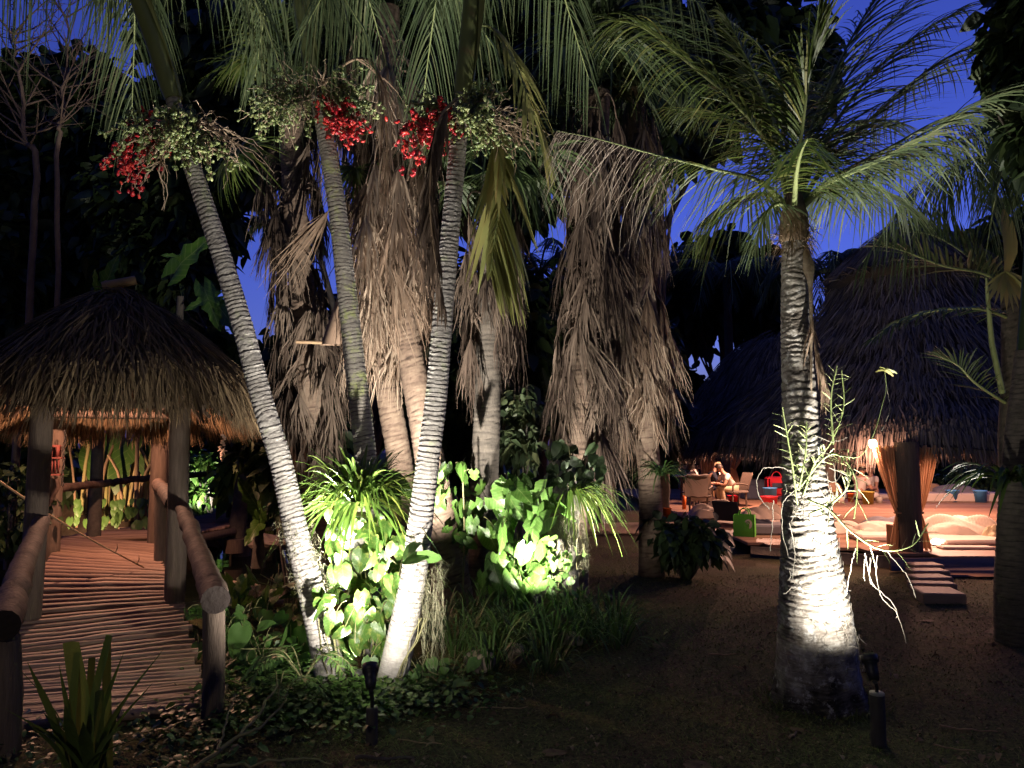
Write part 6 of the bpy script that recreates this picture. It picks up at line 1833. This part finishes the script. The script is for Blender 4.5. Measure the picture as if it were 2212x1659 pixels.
def pink_bag():
    c = D(1677, 1080); t = thing('pink_bag', c, 'pinkish red bag with pale towel hung over it behind the red tub', 'bag')
    mb = MB(); mb.box(c + UP * .36, (.55, .28, .5), rot=rotz(.1), bevel=.05); put('body', mb, MT['red_plastic'], t)
    mb = MB(); a = np.linspace(0, np.pi, 10); mb.tube(c + np.stack([np.cos(a) * .12, np.full(10, -.05), .6 + np.sin(a) * .14], -1), .014, 6); put('handle', mb, MT['red_plastic'], t)
    mb = MB(); mb.box(c + np.array([0, -.146, .38]), (.3, .008, .14), rot=rotz(.1)); put('front_pocket', mb, MT['navy'], t)
    mb = MB(); mb.tube(catmull(np.array([c + [.2, -.12, .25], c + [.24, -.1, .6], c + [.3, .0, .78], c + [.32, .1, .5]]), 10), np.array([.1, .11, .1, .09, .08, .08, .08, .08, .08, .06]), 8, squash=.5); put('towel', mb, MT['linen'], t)
pink_bag()
pillow('dark_bag', 'dark holdall bag on the floor behind the wicker chair', 'bag', D(1640, 1078) + UP * .02, (.9, .5, .45), 0, 'navy', 15, wr=.05)
mat_pad('pale low mat behind the straw-hatted man', D(1868, 1076), (1.3, .6, .12), 0)
# low stone edging and patio left of the deck
mb = MB(); c = P(1330, 1105, 13.0)
pp = np.array([[2.0, 12.9, .0], [4.0, 13.2, .0]]); mb.box((2.2, 14.4, .10), (2.4, .28, .2), rot=rotz(.12), bevel=.03); tag(put('low_wall', mb, MT['rock']), 'low reddish kerb wall left of the pavilion deck beyond the lawn', 'wall')

# ------------------------------------------------------------------ chairs, table, flowers
def wicker_chair(label, c, rot, group='wicker armchairs on the deck'):
    t = thing('armchair', c, label, 'chair', group); Rm = rotz(rot) * .82
    def at(p): return np.asarray(p) @ Rm.T + c
    mb = MB(); mb.box(at((0, 0, .43)), (.46, .44, .055), rot=rotz(rot), bevel=.015); put('seat', mb, MT['wicker'], t)
    for sx in (-1, 1):
        for sy in (-1, 1):
            mb = MB(); mb.tube(np.array([at((sx * .235, sy * .215, 0)), at((sx * .225, sy * .205, .42))]), .022, 7); put('leg', mb, MT['wicker'], t)
        mb = MB(); q = catmull(np.array([at((sx * .27, -.22, .43)), at((sx * .28, -.2, .64)), at((sx * .28, .0, .66)), at((sx * .27, .24, .62))]), 12); mb.tube(q, .02, 7); put('armrest', mb, MT['wicker'], t)
    V = np.zeros((8, 9, 3)); Vb = np.zeros((8, 9, 3))
    for i in range(8):
        for j in range(9):
            z = .44 + i / 7 * .52; x = (j / 8 - .5) * (.5 + .03 * i / 7); y = .235 + .16 * (i / 7) ** 1.2 + .03 * (1 - (2 * j / 8 - 1) ** 2)
            V[i, j] = at((x, y, z)); Vb[i, j] = at((x, y + .035, z))
    mb = MB(); mb.grid(V); mb.grid(Vb[:, ::-1])
    ring = lambda A: np.vstack([A[0], A[1:, -1], A[-1, ::-1][1:], A[::-1, 0][1:-1]])
    a, b = ring(V), ring(Vb); mb.grid(np.stack([a, b]), closed=True); put('backrest', mb, MT['wicker'], t)
    return t
CH1 = D(1589, 1094); wicker_chair('wicker chair the man in white leans forward from', CH1, -1.35)
CH2 = D(1513, 1107); wicker_chair('chair with striped towel thrown over its back, nearest the deck edge', CH2, 2.7)
# towel over the back of that chair
def draped_towel():
    Rm = rotz(2.7) * .8; t = MB()
    prof = [(-.05, .30), (.0, .55), (.05, .80), (.17, 1.0), (.30, 1.02), (.42, .95), (.46, .7), (.46, .45)]
    V = np.zeros((8, 14, 3))
    pr = catmull(np.array(prof), 14)
    for i in range(8):
        for j in range(14):
            V[i, j] = np.array([(i / 7 - .5) * .6, pr[j, 0] + .012 * math.sin(i * 2 + j), pr[j, 1] + .015 * math.sin(i * 1.7)]) @ Rm.T + CH2
    t.grid(V); tag(put('draped_towel', t, MT['linen']), 'striped pale towel draped over the nearest chair back', 'towel')
draped_towel()
def low_table():
    c = D(1500, 1082); t = thing('table', c, 'small pale table behind the seated women', 'table')
    mb = MB(); mb.lathe(c, [(0, .62), (.55, .62), (.56, .64), (.55, .66), (0, .66)], 24); put('tabletop', mb, MT['linen'], t)
    for a in (.6, 2.2, 3.8, 5.3):
        mb = MB(); mb.tube(np.array([c + [math.cos(a) * .45, math.sin(a) * .45, 0], c + [math.cos(a) * .4, math.sin(a) * .4, .62]]), .025, 7); put('leg', mb, MT['post'], t)
    return c
TB = low_table()
def flowers():
    c = P(1518, 1062, 20.6); c[2] = DZ; g = np.random.default_rng(4)
    t = thing('flower_vase', c, 'tall vase of white flowers behind the seated women', 'vase')
    mb = MB(); mb.lathe(c, [(0, 0), (.12, 0), (.16, .3), (.13, .6), (.09, .72), (.12, .8), (.1, .8), (.07, .7), (0, .7)], 14); put('vase', mb, MT['navy'], t)
    for k in range(16):
        e = c + UP * g.uniform(.95, 1.65) + np.array([g.normal(0, .14), g.normal(0, .1), 0])
        mb = MB(); mb.tube(catmull([c + UP * .75, (c + UP * .8 + e) / 2 + g.normal(0, .03, 3), e], 6), .006, 4); s = put('stem', mb, MT['stem'], t)
        mb = MB(); mb.blob(e, (.05, .05, .045), 7, 5, .15); put('bloom', mb, MT['white_petal'], s)
flowers()
mb = MB(); c = P(1497, 1030, 20.9); mb.box(c, (.8, .05, .62), rot=rotz(.1), bevel=.01); tag(put('pale_screen', mb, MT['linen']), 'pale upright screen behind the long-haired woman', 'screen')
# ================================================================== PEOPLE
def skin_mesh(name, parent, chains, mat, sub=2, root=0):
    """one continuous skinned body: chains = [[(point, radius), ...], ...]; shared points join"""
    verts, rad, edges, key = [], [], [], {}
    def vid(p, r):
        k = tuple(np.round(p, 4))
        if k not in key:
            key[k] = len(verts); verts.append(p); rad.append(r)
        return key[k]
    for ch in chains:
        ids = [vid(np.asarray(p, float), r) for p, r in ch]
        edges += [(a, b) for a, b in zip(ids[:-1], ids[1:]) if a != b]
    me = bpy.data.meshes.new(name)
    org = ORIGIN[parent.name]
    me.from_pydata([tuple(np.asarray(v) - org) for v in verts], edges, [])
    o = bpy.data.objects.new(name, me); COL.objects.link(o); o.parent = parent
    sm = o.modifiers.new('skin', 'SKIN'); sm.use_smooth_shade = True
    for i, r in enumerate(rad):
        sv = me.skin_vertices[0].data[i]
        sv.radius = (r, r) if np.isscalar(r) else r
        sv.use_root = (i == root)
    s = o.modifiers.new('subdiv', 'SUBSURF'); s.levels = sub; s.render_levels = sub
    me.materials.append(MT[mat])
    return o

def person(label, c, facing, pose, shirt, trousers, hair, hat=None, long_hair=False, head_dir=None, sleeve=.55, scale=.87, barefoot=True):
    """pose: dict of joints in a body frame (x right, y forward, z up), metres from the point below the hips"""
    Rm = rotz(facing) * scale
    J = {k: np.asarray(v, float) @ Rm.T + np.asarray(c) for k, v in pose.items()}
    t = thing('person', c, label, 'person')
    s = scale
    neck, head, chest, waist, hip = J['neck'], J['head'], J['chest'], J['waist'], J['hip']
    up = nrm(head - neck); f0 = np.asarray(head_dir if head_dir is not None else (0, 1, 0), float) @ (Rm / scale).T
    fw = nrm(f0 - up * f0.dot(up)); sd = np.cross(fw, up)
    chains = [[(hip, .13 * s), (waist, .125 * s), (chest, .15 * s), (neck, .058 * s), (neck * .45 + head * .55, .062 * s), (head, .09 * s), (head + up * .09 * s, .07 * s)]]
    for k in ('l', 'r'):
        sh_, el, wr, ha = J['sh' + k], J['el' + k], J['wr' + k], J['ha' + k]
        chains.append([(chest, .15 * s), (sh_, .062 * s), (el, .042 * s), (wr, .028 * s), ((wr + ha) / 2, .036 * s), (ha, .024 * s)])
        hp, kn, an, toe = J['hp' + k], J['kn' + k], J['an' + k], J['to' + k]
        chains.append([(hip, .13 * s), (hp, .095 * s), (kn, .062 * s), (an, .042 * s), (toe, .034 * s)])
    body = skin_mesh('body', t, chains, 'skin')
    # fingers and thumb at each hand
    fm = MB()
    for k in ('l', 'r'):
        wr, ha = J['wr' + k], J['ha' + k]; d = nrm(ha - wr); q = nrm(np.cross(d, UP + .01))
        for i, (o_, l) in enumerate(((-.027, .066), (-.009, .08), (.009, .076), (.026, .06))):
            b = ha + q * o_ * s - d * .01; fm.tube(np.array([b, b + (d * .6 - UP * .12) * l * s, b + (d * .85 - UP * .5) * l * s]), np.array([.010, .009, .007]) * s, 6)
        b = (wr + ha) / 2 + q * .03 * s; fm.tube(np.array([b, b + (d * .5 + q * .5) * .05 * s, b + (d * .9 + q * .4) * .07 * s]), np.array([.012, .010, .008]) * s, 6)
    put('fingers', fm, MT['skin'], t)
    # face
    fc = MB(); hc = head + up * .005
    fc.tube(np.array([hc + fw * .082 * s + up * .02 * s, hc + fw * .112 * s - up * .018 * s, hc + fw * .088 * s - up * .03 * s]), np.array([.010, .016, .010]) * s, 7)
    for e in (-1, 1): fc.blob(hc + sd * e * .088 * s - up * .005, (.012 * s, .024 * s, .034 * s), 7, 6)
    put('nose_and_ears', fc, MT['skin'], t)
    ey = MB()
    for e in (-1, 1): ey.blob(hc + fw * .083 * s + sd * e * .033 * s + up * .02 * s, .011 * s * np.ones(3), 7, 5)
    put('eyes', ey, MT['navy'], t)
    mo = MB(); mo.tube(np.array([hc + fw * .084 * s - up * .052 * s - sd * .024 * s, hc + fw * .092 * s - up * .054 * s, hc + fw * .084 * s - up * .052 * s + sd * .024 * s]), .007 * s, 5); put('mouth', mo, MT['red_wood'], t)
    # hair
    if hair:
        hm = MB(); n, m = 9, 16; V = np.zeros((n, m, 3))
        for i in range(n):
            th = i / (n - 1) * 1.95
            for j in range(m):
                ph = j / m * 2 * math.pi
                fr = math.cos(ph); lim = th * (1.0 if fr < .2 else max(.42, 1 - .62 * fr))
                r = .112 * s * (1 + .05 * math.sin(5 * ph + 3 * th))
                V[i, j] = head + up * (.025 * s) + up * math.cos(lim) * r * 1.04 + (fw * math.cos(ph) + sd * math.sin(ph)) * math.sin(lim) * r * .95
        hm.grid(V, closed=True)
        if long_hair:
            for a in np.linspace(1.4, 4.9, 12):
                b = head + (fw * math.cos(a) + sd * math.sin(a)) * .095 * s; hm.tube(catmull([b, b - UP * .16 * s + (fw * math.cos(a) + sd * math.sin(a)) * .02, b - UP * .34 * s], 6), np.array([.035, .036, .035, .032, .028, .012]) * s, 6)
        put('hair', hm, MT[hair], t)
    if hat:
        hm = MB(); hm.lathe(np.zeros(3), [(0, .12), (.07, .125), (.095, .1), (.108, .02), (.112, .0), (.2, -.012), (.205, -.004), (.112, .012)], 22)
        Rh = np.stack([sd, fw, up], 1); V = hm.v[0] * s @ Rh.T + head + up * .075 * s - fw * .01; hm.v[0] = V; put('hat', hm, MT[hat], t)
        hb = MB(); a = np.linspace(0, 2 * np.pi, 22); hb.tube(head + up * .092 * s - fw * .01 + (np.cos(a)[:, None] * sd + np.sin(a)[:, None] * fw) * .112 * s, .010 * s, 5, cap=False); put('hat_band', hb, MT['navy'], t)
    # clothes follow the body
    ch = [[(hip + (waist - hip) * .1, .142 * s), (waist, .143 * s), (chest, .168 * s), (neck - up * .03, .08 * s)]]
    for k in ('l', 'r'):
        ch.append([(chest, .168 * s), (J['sh' + k], .078 * s), (J['sh' + k] * (1 - sleeve) + J['el' + k] * sleeve, .062 * s)] + ([(J['el' + k], .054 * s), (J['wr' + k] * .85 + J['el' + k] * .15, .044 * s)] if sleeve > .9 else []))
    skin_mesh('shirt', t, ch, shirt)
    ch = [[(waist * .3 + hip * .7, .143 * s), (hip, .15 * s)]]
    for k in ('l', 'r'):
        ch.append([(hip, .15 * s), (J['hp' + k], .108 * s), (J['kn' + k], .075 * s), (J['an' + k] * .88 + J['kn' + k] * .12, .058 * s)])
    skin_mesh('trousers', t, ch, trousers)
    if not barefoot:
        sm = MB()
        for k in ('l', 'r'):
            d = J['to' + k] - J['an' + k]; sm.blob(J['an' + k] + d * .6 + UP * .0, (.05, .05, .045), 8, 6)
            sm.tube(np.array([J['an' + k], J['to' + k]]), np.array([.055, .042]), 8)
        put('shoes', sm, MT['navy'], t)
    return t

def seated(lean=0.0, reach=.35, hs=.46, armz=.72, kn=.46, legs=.02, twist=0.0):
    """sitting on a chair, torso leaning forward by lean radians"""
    sn, cs = math.sin(lean), math.cos(lean)
    def tor(l, x=0.0): return (x, l * sn, hs + l * cs)
    p = dict(hip=(0, 0, hs), waist=tor(.2), chest=tor(.38), neck=tor(.53), head=tor(.67) if lean < .5 else (0, .67 * sn + .02, hs + .67 * cs + .02))
    for k, sx in (('l', -1), ('r', 1)):
        p['sh' + k] = tor(.46, sx * .19); S = np.array(p['sh' + k])
        p['el' + k] = tuple(S + np.array([sx * .05, .12, -.25])); p['wr' + k] = (sx * .11, S[1] + reach, armz); p['ha' + k] = (sx * .085, S[1] + reach + .09, armz + .02)
        p['hp' + k] = (sx * .1, .03, hs - .01); p['kn' + k] = (sx * .14, .43, kn + .03); p['an' + k] = (sx * .13, .40 + legs, .09); p['to' + k] = (sx * .15, .56 + legs, .035)
    return p

def cross_legged(lean=.25, armz=.32):
    sn, cs = math.sin(lean), math.cos(lean); hs = .13
    def tor(l, x=0.0): return (x, l * sn, hs + l * cs)
    p = dict(hip=(0, 0, hs), waist=tor(.2), chest=tor(.38), neck=tor(.53), head=tor(.68))
    for k, sx in (('l', -1), ('r', 1)):
        p['sh' + k] = tor(.46, sx * .19); S = np.array(p['sh' + k])
        p['el' + k] = tuple(S + np.array([sx * .07, .08, -.26])); p['wr' + k] = (sx * .14, .38, armz); p['ha' + k] = (sx * .10, .47, armz)
        p['hp' + k] = (sx * .1, .04, hs); p['kn' + k] = (sx * .36, .30, .16); p['an' + k] = (-sx * .06, .36 + (.07 if sx > 0 else 0), .09); p['to' + k] = (-sx * .19, .40, .07)
    return p

# the pair with foreheads together, the long-haired woman, and two on the floor
person('man in white T-shirt and khaki trousers leaning forward from a wicker chair', CH1 + np.array([-.02, .02, 0]), math.pi / 2 + .18, seated(.62, .22, armz=.62, legs=-.05), 'white_shirt', 'khaki', 'dark_hair', sleeve=.6, barefoot=False)
c = D(1519, 1090); person('fair-haired person in dark top leaning head to head with the man in white', c + np.array([.05, .1, 0]), -math.pi / 2 - .1, seated(.55, .25, armz=.66, legs=-.05), 'navy', 'navy', 'fair_hair', sleeve=1.0)
c = D(1490, 1090); person('woman with long dark hair sitting upright in profile by the pale table', c, -math.pi / 2 + .35, seated(.1, .3, armz=.7), 'white_shirt', 'khaki', 'dark_hair', long_hair=True)
for (c, rz, lab) in ((D(1519, 1090) + np.array([.05, .1, 0]), math.pi - .1 + math.pi / 2 + math.pi / 2, 'stool'),):
    pass
def stool(label, c):
    t = thing('stool', c, label, 'stool', 'round stools at the pale table')
    mb = MB(); mb.lathe(c, [(0, .28), (.19, .28), (.2, .30), (.18, .32), (0, .32)], 18); put('seat', mb, MT['wicker'], t)
    for a in (.7, 2.3, 3.9, 5.4):
        mb = MB(); mb.tube(np.array([c + [math.cos(a) * .17, math.sin(a) * .17, 0], c + [math.cos(a) * .13, math.sin(a) * .13, .29]]), .016, 6); put('leg', mb, MT['wicker'], t)
stool('stool under the fair-haired person', D(1519, 1090) + np.array([.05, .1, 0])); stool('stool under the long-haired woman', D(1490, 1090))
c = D(1856, 1081); person('man in pale shirt and straw hat sitting cross-legged on the deck', c, -math.pi / 2 + .35, cross_legged(.2), 'white_shirt', 'white_shirt', 'dark_hair', hat='straw', sleeve=.7, scale=.98)
c = D(1892, 1078); person('bare-headed person sitting cross-legged opposite the straw-hatted man', c + np.array([0, .1, 0]), math.pi / 2 + .3, cross_legged(.15, .36), 'white_shirt', 'khaki', 'fair_hair', sleeve=.5, scale=.95)
# ================================================================== GARDEN LAMPS
def garden_lamp(label, u_base, v_base, u_head, v_head, target, watts, angle, blend, post_r=.035, post_h=.2, cap='pvc', soft=.03, colour=WHITE, group='garden spotlights on pipe posts'):
    d = 1661 * 1.65 / (v_base - 960); b = P(u_base, v_base, d); b[2] = 0
    h = P(u_head, v_head, d)
    return lamp_at(label, b, h, target, watts, angle, blend, post_r, post_h, cap, soft, colour, group)

def lamp_at(label, b, h, target, watts, angle, blend, post_r=.035, post_h=.2, cap='pvc', soft=.03, colour=WHITE, group='garden spotlights on pipe posts'):
    b = np.asarray(b, float); h = np.asarray(h, float)
    t = thing('garden_spotlight', b, label, 'garden light', group)
    mb = MB(); n = 8; zz = np.linspace(-.05, post_h, n)
    mb.tube(np.stack([np.full(n, b[0]), np.full(n, b[1]), zz], -1), post_r, 18, cap=False); mb.lathe(b, [(post_r, post_h), (post_r * .9, post_h + .006), (0, post_h + .006)], 18)
    put('post', mb, MT['pvc'], t)
    mb = MB(); mb.lathe(b + UP * (post_h + .007), [(post_r * .99, -.012), (post_r * 1.02, 0), (post_r * .95, .005), (0, .006)], 18); put('cap', mb, MT[cap], t)
    d = nrm(np.asarray(target) - h)
    j = b + UP * (post_h + .01); k = h - d * .10
    mb = MB(); mb.tube(np.array([j, j + UP * .04, k]), np.array([.010, .010, .012]), 8); put('knuckle', mb, MT['black_metal'], t)
    # housing: a cup open at the front, with a flared shield
    mb = MB(); T = np.linspace(0, 1, 9)
    prof = [(z * .85, r * .76) for z, r in [(-.11, .012), (-.108, .034), (-.05, .042), (.0, .045), (.005, .058), (.05, .060), (.05, .054), (.004, .050), (-.02, .038), (-.02, .001)]]
    x = nrm(np.cross(d, [.3, .2, .9])); y = np.cross(d, x); Rm = np.stack([x, y, d], 1)
    mb.lathe(h, [(r, z) for z, r in prof], 20, rot=Rm); put('lamp_head', mb, MT['black_metal'], t)
    mb = MB(); mb.lathe(h, [(.027, -.012), (.022, -.008), (0, -.006)], 16, rot=Rm); put('lens', mb, glow('lamp_lens', (1, .93, .8), 30), t)
    spot('garden_beam', h + d * .058, target, watts, colour, angle, blend, soft, t)
    return t

# the two visible in front, and the hidden ones behind leaves
garden_lamp('black spotlight on a pipe post in front of the two lit palm stems', 803, 1590, 800, 1452, (-1.2, 5.9, 2.3), 430, 160, 1.0, .032, .2)
DL = garden_lamp('rusty spotlight on a pale-capped pipe post at the foot of the bright flaring stem', 1897, 1585, 1880, 1432, (2.04, 4.95, 1.35), 170, 150, 1.0, .04, .27, cap='pale_cap')
hd = P(1880, 1432, 1661 * 1.65 / (1585 - 960))
spot('garden_beam_core', hd + np.array([-.01, .02, .06]), (1.86, 4.98, 3.3), 720, WHITE, 74, .9, .03, DL)
lamp_at('spotlight hidden in the grassy clumps below the lit broad-leaved climber', (.22, 6.75, 0), (.22, 6.8, .3), (.45, 8.0, 2.0), 520, 130, .9)
lamp_at('spotlight hidden behind the lily clump, shining up the dead-leaf skirts', (-1.4, 5.72, .0), (-1.4, 5.74, .72), (-1.1, 5.85, 1.85), 400, 110, .9)
lamp_at('spotlight hidden in the ground cover between the two lit stems, shining straight up', (-1.02, 5.2, 0), (-1.02, 5.22, .12), (-1.25, 5.72, 3.6), 1100, 66, .8, post_h=.04)
lamp_at('spotlight hidden behind the climbers, shining at the pale skirt', (-.75, 6.7, 0), (-.75, 6.72, .3), (-1.25, 8.3, 3.4), 1900, 100, .8)
lamp_at('spotlight hidden behind the bridge post lighting the bush by the far landing', (-6.2, 15.6, 0), (-6.2, 15.6, .4), (-6.5, 16.6, 1.2), 300, 110, .5)
lamp_at('spotlight hidden at the foot of the dark stem by the picture edge', (4.72, 7.3, 0), (4.72, 7.3, .3), (4.25, 6.6, 1.6), 90, 100, .5)
lamp_at('spotlight behind the hut on its outer side, catching the thatch', (-6.3, 5.2, 0), (-6.3, 5.2, .4), (-5.2, 7.7, 2.2), 40, 80, .7, colour=(1, .74, .45))
lamp_at('spotlight hidden at the end of the grassy clumps, shining at the grey skirts', (.92, 7.5, 0), (.92, 7.52, .16), (1.45, 9.7, 3.6), 800, 85, .8, post_h=.08)
lamp_at('spotlight in the lawn shining at the young edge palm', (5.0, 6.3, 0), (5.0, 6.3, .3), (5.0, 7.7, 3.2), 60, 60, .6, colour=(1, .85, .55))
lamp_at('spotlight hidden behind the back corner post of the hut, lighting the cut canes', (-6.78, 11.5, -.2), (-6.78, 11.5, .25), (-6.9, 13.3, .75), 260, 100, .8, colour=(1, .6, .34))

# unseen lantern added behind the viewer's shoulder as fill light for the ground
def fill_lantern():
    b = np.array([-2.3, -.5, 0.0]); t = thing('unseen_fill_lantern', b, 'added unseen fill lantern on a post behind the viewer that brightens the ground', 'lantern')
    mb = MB(); mb.tube(np.array([b, b + UP * 2.2]), .05, 10); put('post', mb, MT['post'], t)
    mb = MB(); mb.box(b + UP * 2.56, (.24, .24, .03), bevel=.01); put('lantern_roof', mb, MT['black_metal'], t)
    mb = MB(); mb.blob(b + UP * 2.38, (.06, .06, .08)); put('bulb', mb, glow('fill_lantern_bulb', (1, .8, .55), 8), t)
    point('fill_lantern_light', b + UP * 2.27 + np.array([.1, .1, 0]), 82, (1, .87, .66), .06, t)
fill_lantern()
# ================================================================== GRASS AND LITTER
def grass():
    g = np.random.default_rng(1000)
    N = 190000
    # more blades near the viewer; bare earth in patches
    d = 3.2 + 9.5 * g.uniform(0, 1, N) ** 1.5
    x = g.uniform(-.30, .68, N) * d
    y = d
    k = .5 + .5 * np.sin(x * 1.9 + 1.2 * np.sin(y * 1.1)) * np.cos(y * 1.4 + .8 * np.sin(x * 2.3))
    keep = (g.uniform(0, 1, N) < .3 + .7 * k) & (pond_k(x, y) < .1) & ~((x > 2.5) & (y > 9.8))
    x, y = x[keep], y[keep]; N = len(x)
    b = np.stack([x, y, gz(x, y) - .004], -1)
    l = g.uniform(.02, .062, N) * np.where(g.uniform(0, 1, N) < .06, 1.8, 1)
    a = g.uniform(0, 6.28, N)
    dd = nrm(np.stack([np.cos(a), np.sin(a), g.uniform(.25, 1.3, N)], -1))
    s = np.array([0, .55, 1.0])
    C = b[:, None] + dd[:, None] * (l[:, None] * s)[..., None] - UP * (l[:, None] * .35 * s ** 2)[..., None]
    S = nrm(np.cross(dd, UP))[:, None] * np.ones((1, 3, 1))
    W = (g.uniform(.0012, .0026, N) * (.7 + .13 * y))[:, None] * np.array([1, .8, .1])
    mb = MB(); mb.ribbons(C, W, S, np.clip(g.normal(.5, .3, N), 0, 1))
    tag(put('grass', mb, MT['grass'], kind='stuff'), 'short sparse turf growing through bare brown earth', 'grass')
grass()

def litter():
    g = np.random.default_rng(1001)
    N = 9000
    d = 3.3 + 7 * g.uniform(0, 1, N) ** 1.5; x = g.uniform(-.66, .66, N) * d; y = d
    ok = (pond_k(x, y) < .1) & ~((x > 2.5) & (y > 9.8)); x, y = x[ok], y[ok]; N = len(x)
    b = np.stack([x, y, gz(x, y) + .006], -1); a = g.uniform(0, 6.28, N)
    dd = nrm(np.stack([np.cos(a), np.sin(a), g.normal(0.05, .15, N)], -1)); l = g.uniform(.008, .03, N) * np.where(g.uniform(0, 1, N) < .05, 2.4, 1)
    s = np.linspace(0, 1, 4); C = b[:, None] + dd[:, None] * (l[:, None] * s)[..., None] + UP * (l[:, None] * .25 * np.sin(s * 3.1))[..., None]
    S = nrm(np.cross(dd, UP + g.normal(0, .3, (N, 3))))[:, None] * np.ones((1, 4, 1)); W = (l * g.uniform(.15, .4, N))[:, None] * np.array([.3, 1, .8, .1])
    mb = MB(); mb.ribbons(C, W, S, np.clip(g.normal(.5, .3, N), 0, 1), fold=.3)
    tag(put('leaf_litter', mb, MT['litter'], kind='stuff'), 'small dry leaves and bark bits scattered over the ground', 'leaf litter')
    # grass tufts and litter gathered at the foot of the flaring stem
    gg = np.random.default_rng(77); n = 520; a = gg.uniform(0, 6.28, n); r = gg.uniform(.27, .42, n); b = np.stack([D_TR[0][0] + np.cos(a) * r, 5.1 + np.sin(a) * r, np.full(n, -.005)], -1)
    m2 = MB(); leaflets(m2, b, nrm(np.stack([np.cos(a) * .4 + gg.normal(0, .4, n), np.sin(a) * .4 + gg.normal(0, .4, n), gg.uniform(.5, 1.4, n)], -1)), gg.uniform(.03, .11, n), np.full(n, .002), gg.uniform(.2, .8, n), g=gg)
    tag(put('grass_tufts', m2, MT['grass'], kind='stuff'), 'ring of taller grass round the foot of the bright flaring stem', 'grass')
litter()

def scattered_sticks():
    g = np.random.default_rng(1002)
    for (u, v, L, a, r, lab) in ((1560, 1408, .22, .1, .006, 'pale twig on the lawn left of the bright flaring stem'), (1600, 1432, .1, -.4, .005, 'tiny twig near the foot of the bright flaring stem'),
                            (1760, 1502, .3, .06, .003, 'thin straw at the foot of the bright flaring stem'), (1712, 1570, .08, .8, .008, 'curled dry leaf stalk in the foreground lawn'),
                            (2092, 1560, .3, -.25, .005, 'pale twig on bare earth right of the pale-capped spotlight'), (2060, 1595, .2, -.45, .004, 'short twig nearest the pale-capped spotlight'),
                            (1080, 1510, .34, .0, .004, 'thin straw behind the black spotlight'), (905, 1590, .25, -.3, .004, 'straw to the right of the black spotlight'), (830, 1625, .3, -.06, .012, 'dark flat stick in the near foreground')):
        d = 1661 * 1.65 / (v - 960); c = P(u, v, d); c[2] = float(gz(c[0], c[1])) + .012; n = 8
        s = np.linspace(-.5, .5, n); q = c + np.stack([s * L * math.cos(a), s * L * math.sin(a), np.abs(s) * .01], -1) + g.normal(0, .004, (n, 3))
        mb = MB(); mb.tube(q, np.linspace(r, r * .6, n), 6); tag(put('stick', mb, MT['cane'] if r < .01 else MT['dark_bark']), lab, 'stick', 'sticks lying about the lawn')
scattered_sticks()
for k, (u, v) in enumerate(((1725, 1560), (2148, 1352), (1420, 1385), (1180, 1600), (2010, 1330), (1900, 1640), (1490, 1620))):
    d = 1661 * 1.65 / (v - 960); c = P(u, v, d); c[2] = float(gz(c[0], c[1])) + .01; a = k * 1.7
    me = SMALL[k % 3].copy(); me.materials.clear(); me.materials.append(MT['litter'])
    o = bpy.data.objects.new('fallen_leaf', me); COL.objects.link(o)
    o.matrix_world = Matrix.Translation(c.tolist()) @ Matrix.Rotation(a, 4, 'Z') @ Matrix.Scale(.1 + .012 * k, 4)
    tag(o, ('curled pale leaf on the lawn right in front of the bright flaring stem', 'yellowish leaf by the unlit edge stem', 'small leaf past the end of the grassy clumps', 'leaf on bare earth midway along the near foreground', 'leaf below the lowest step slab', 'leaf at the near edge beneath the pale-capped spotlight', 'leaf on the near lawn between the two spotlights')[k], 'fallen leaf', 'fallen leaves on the lawn')
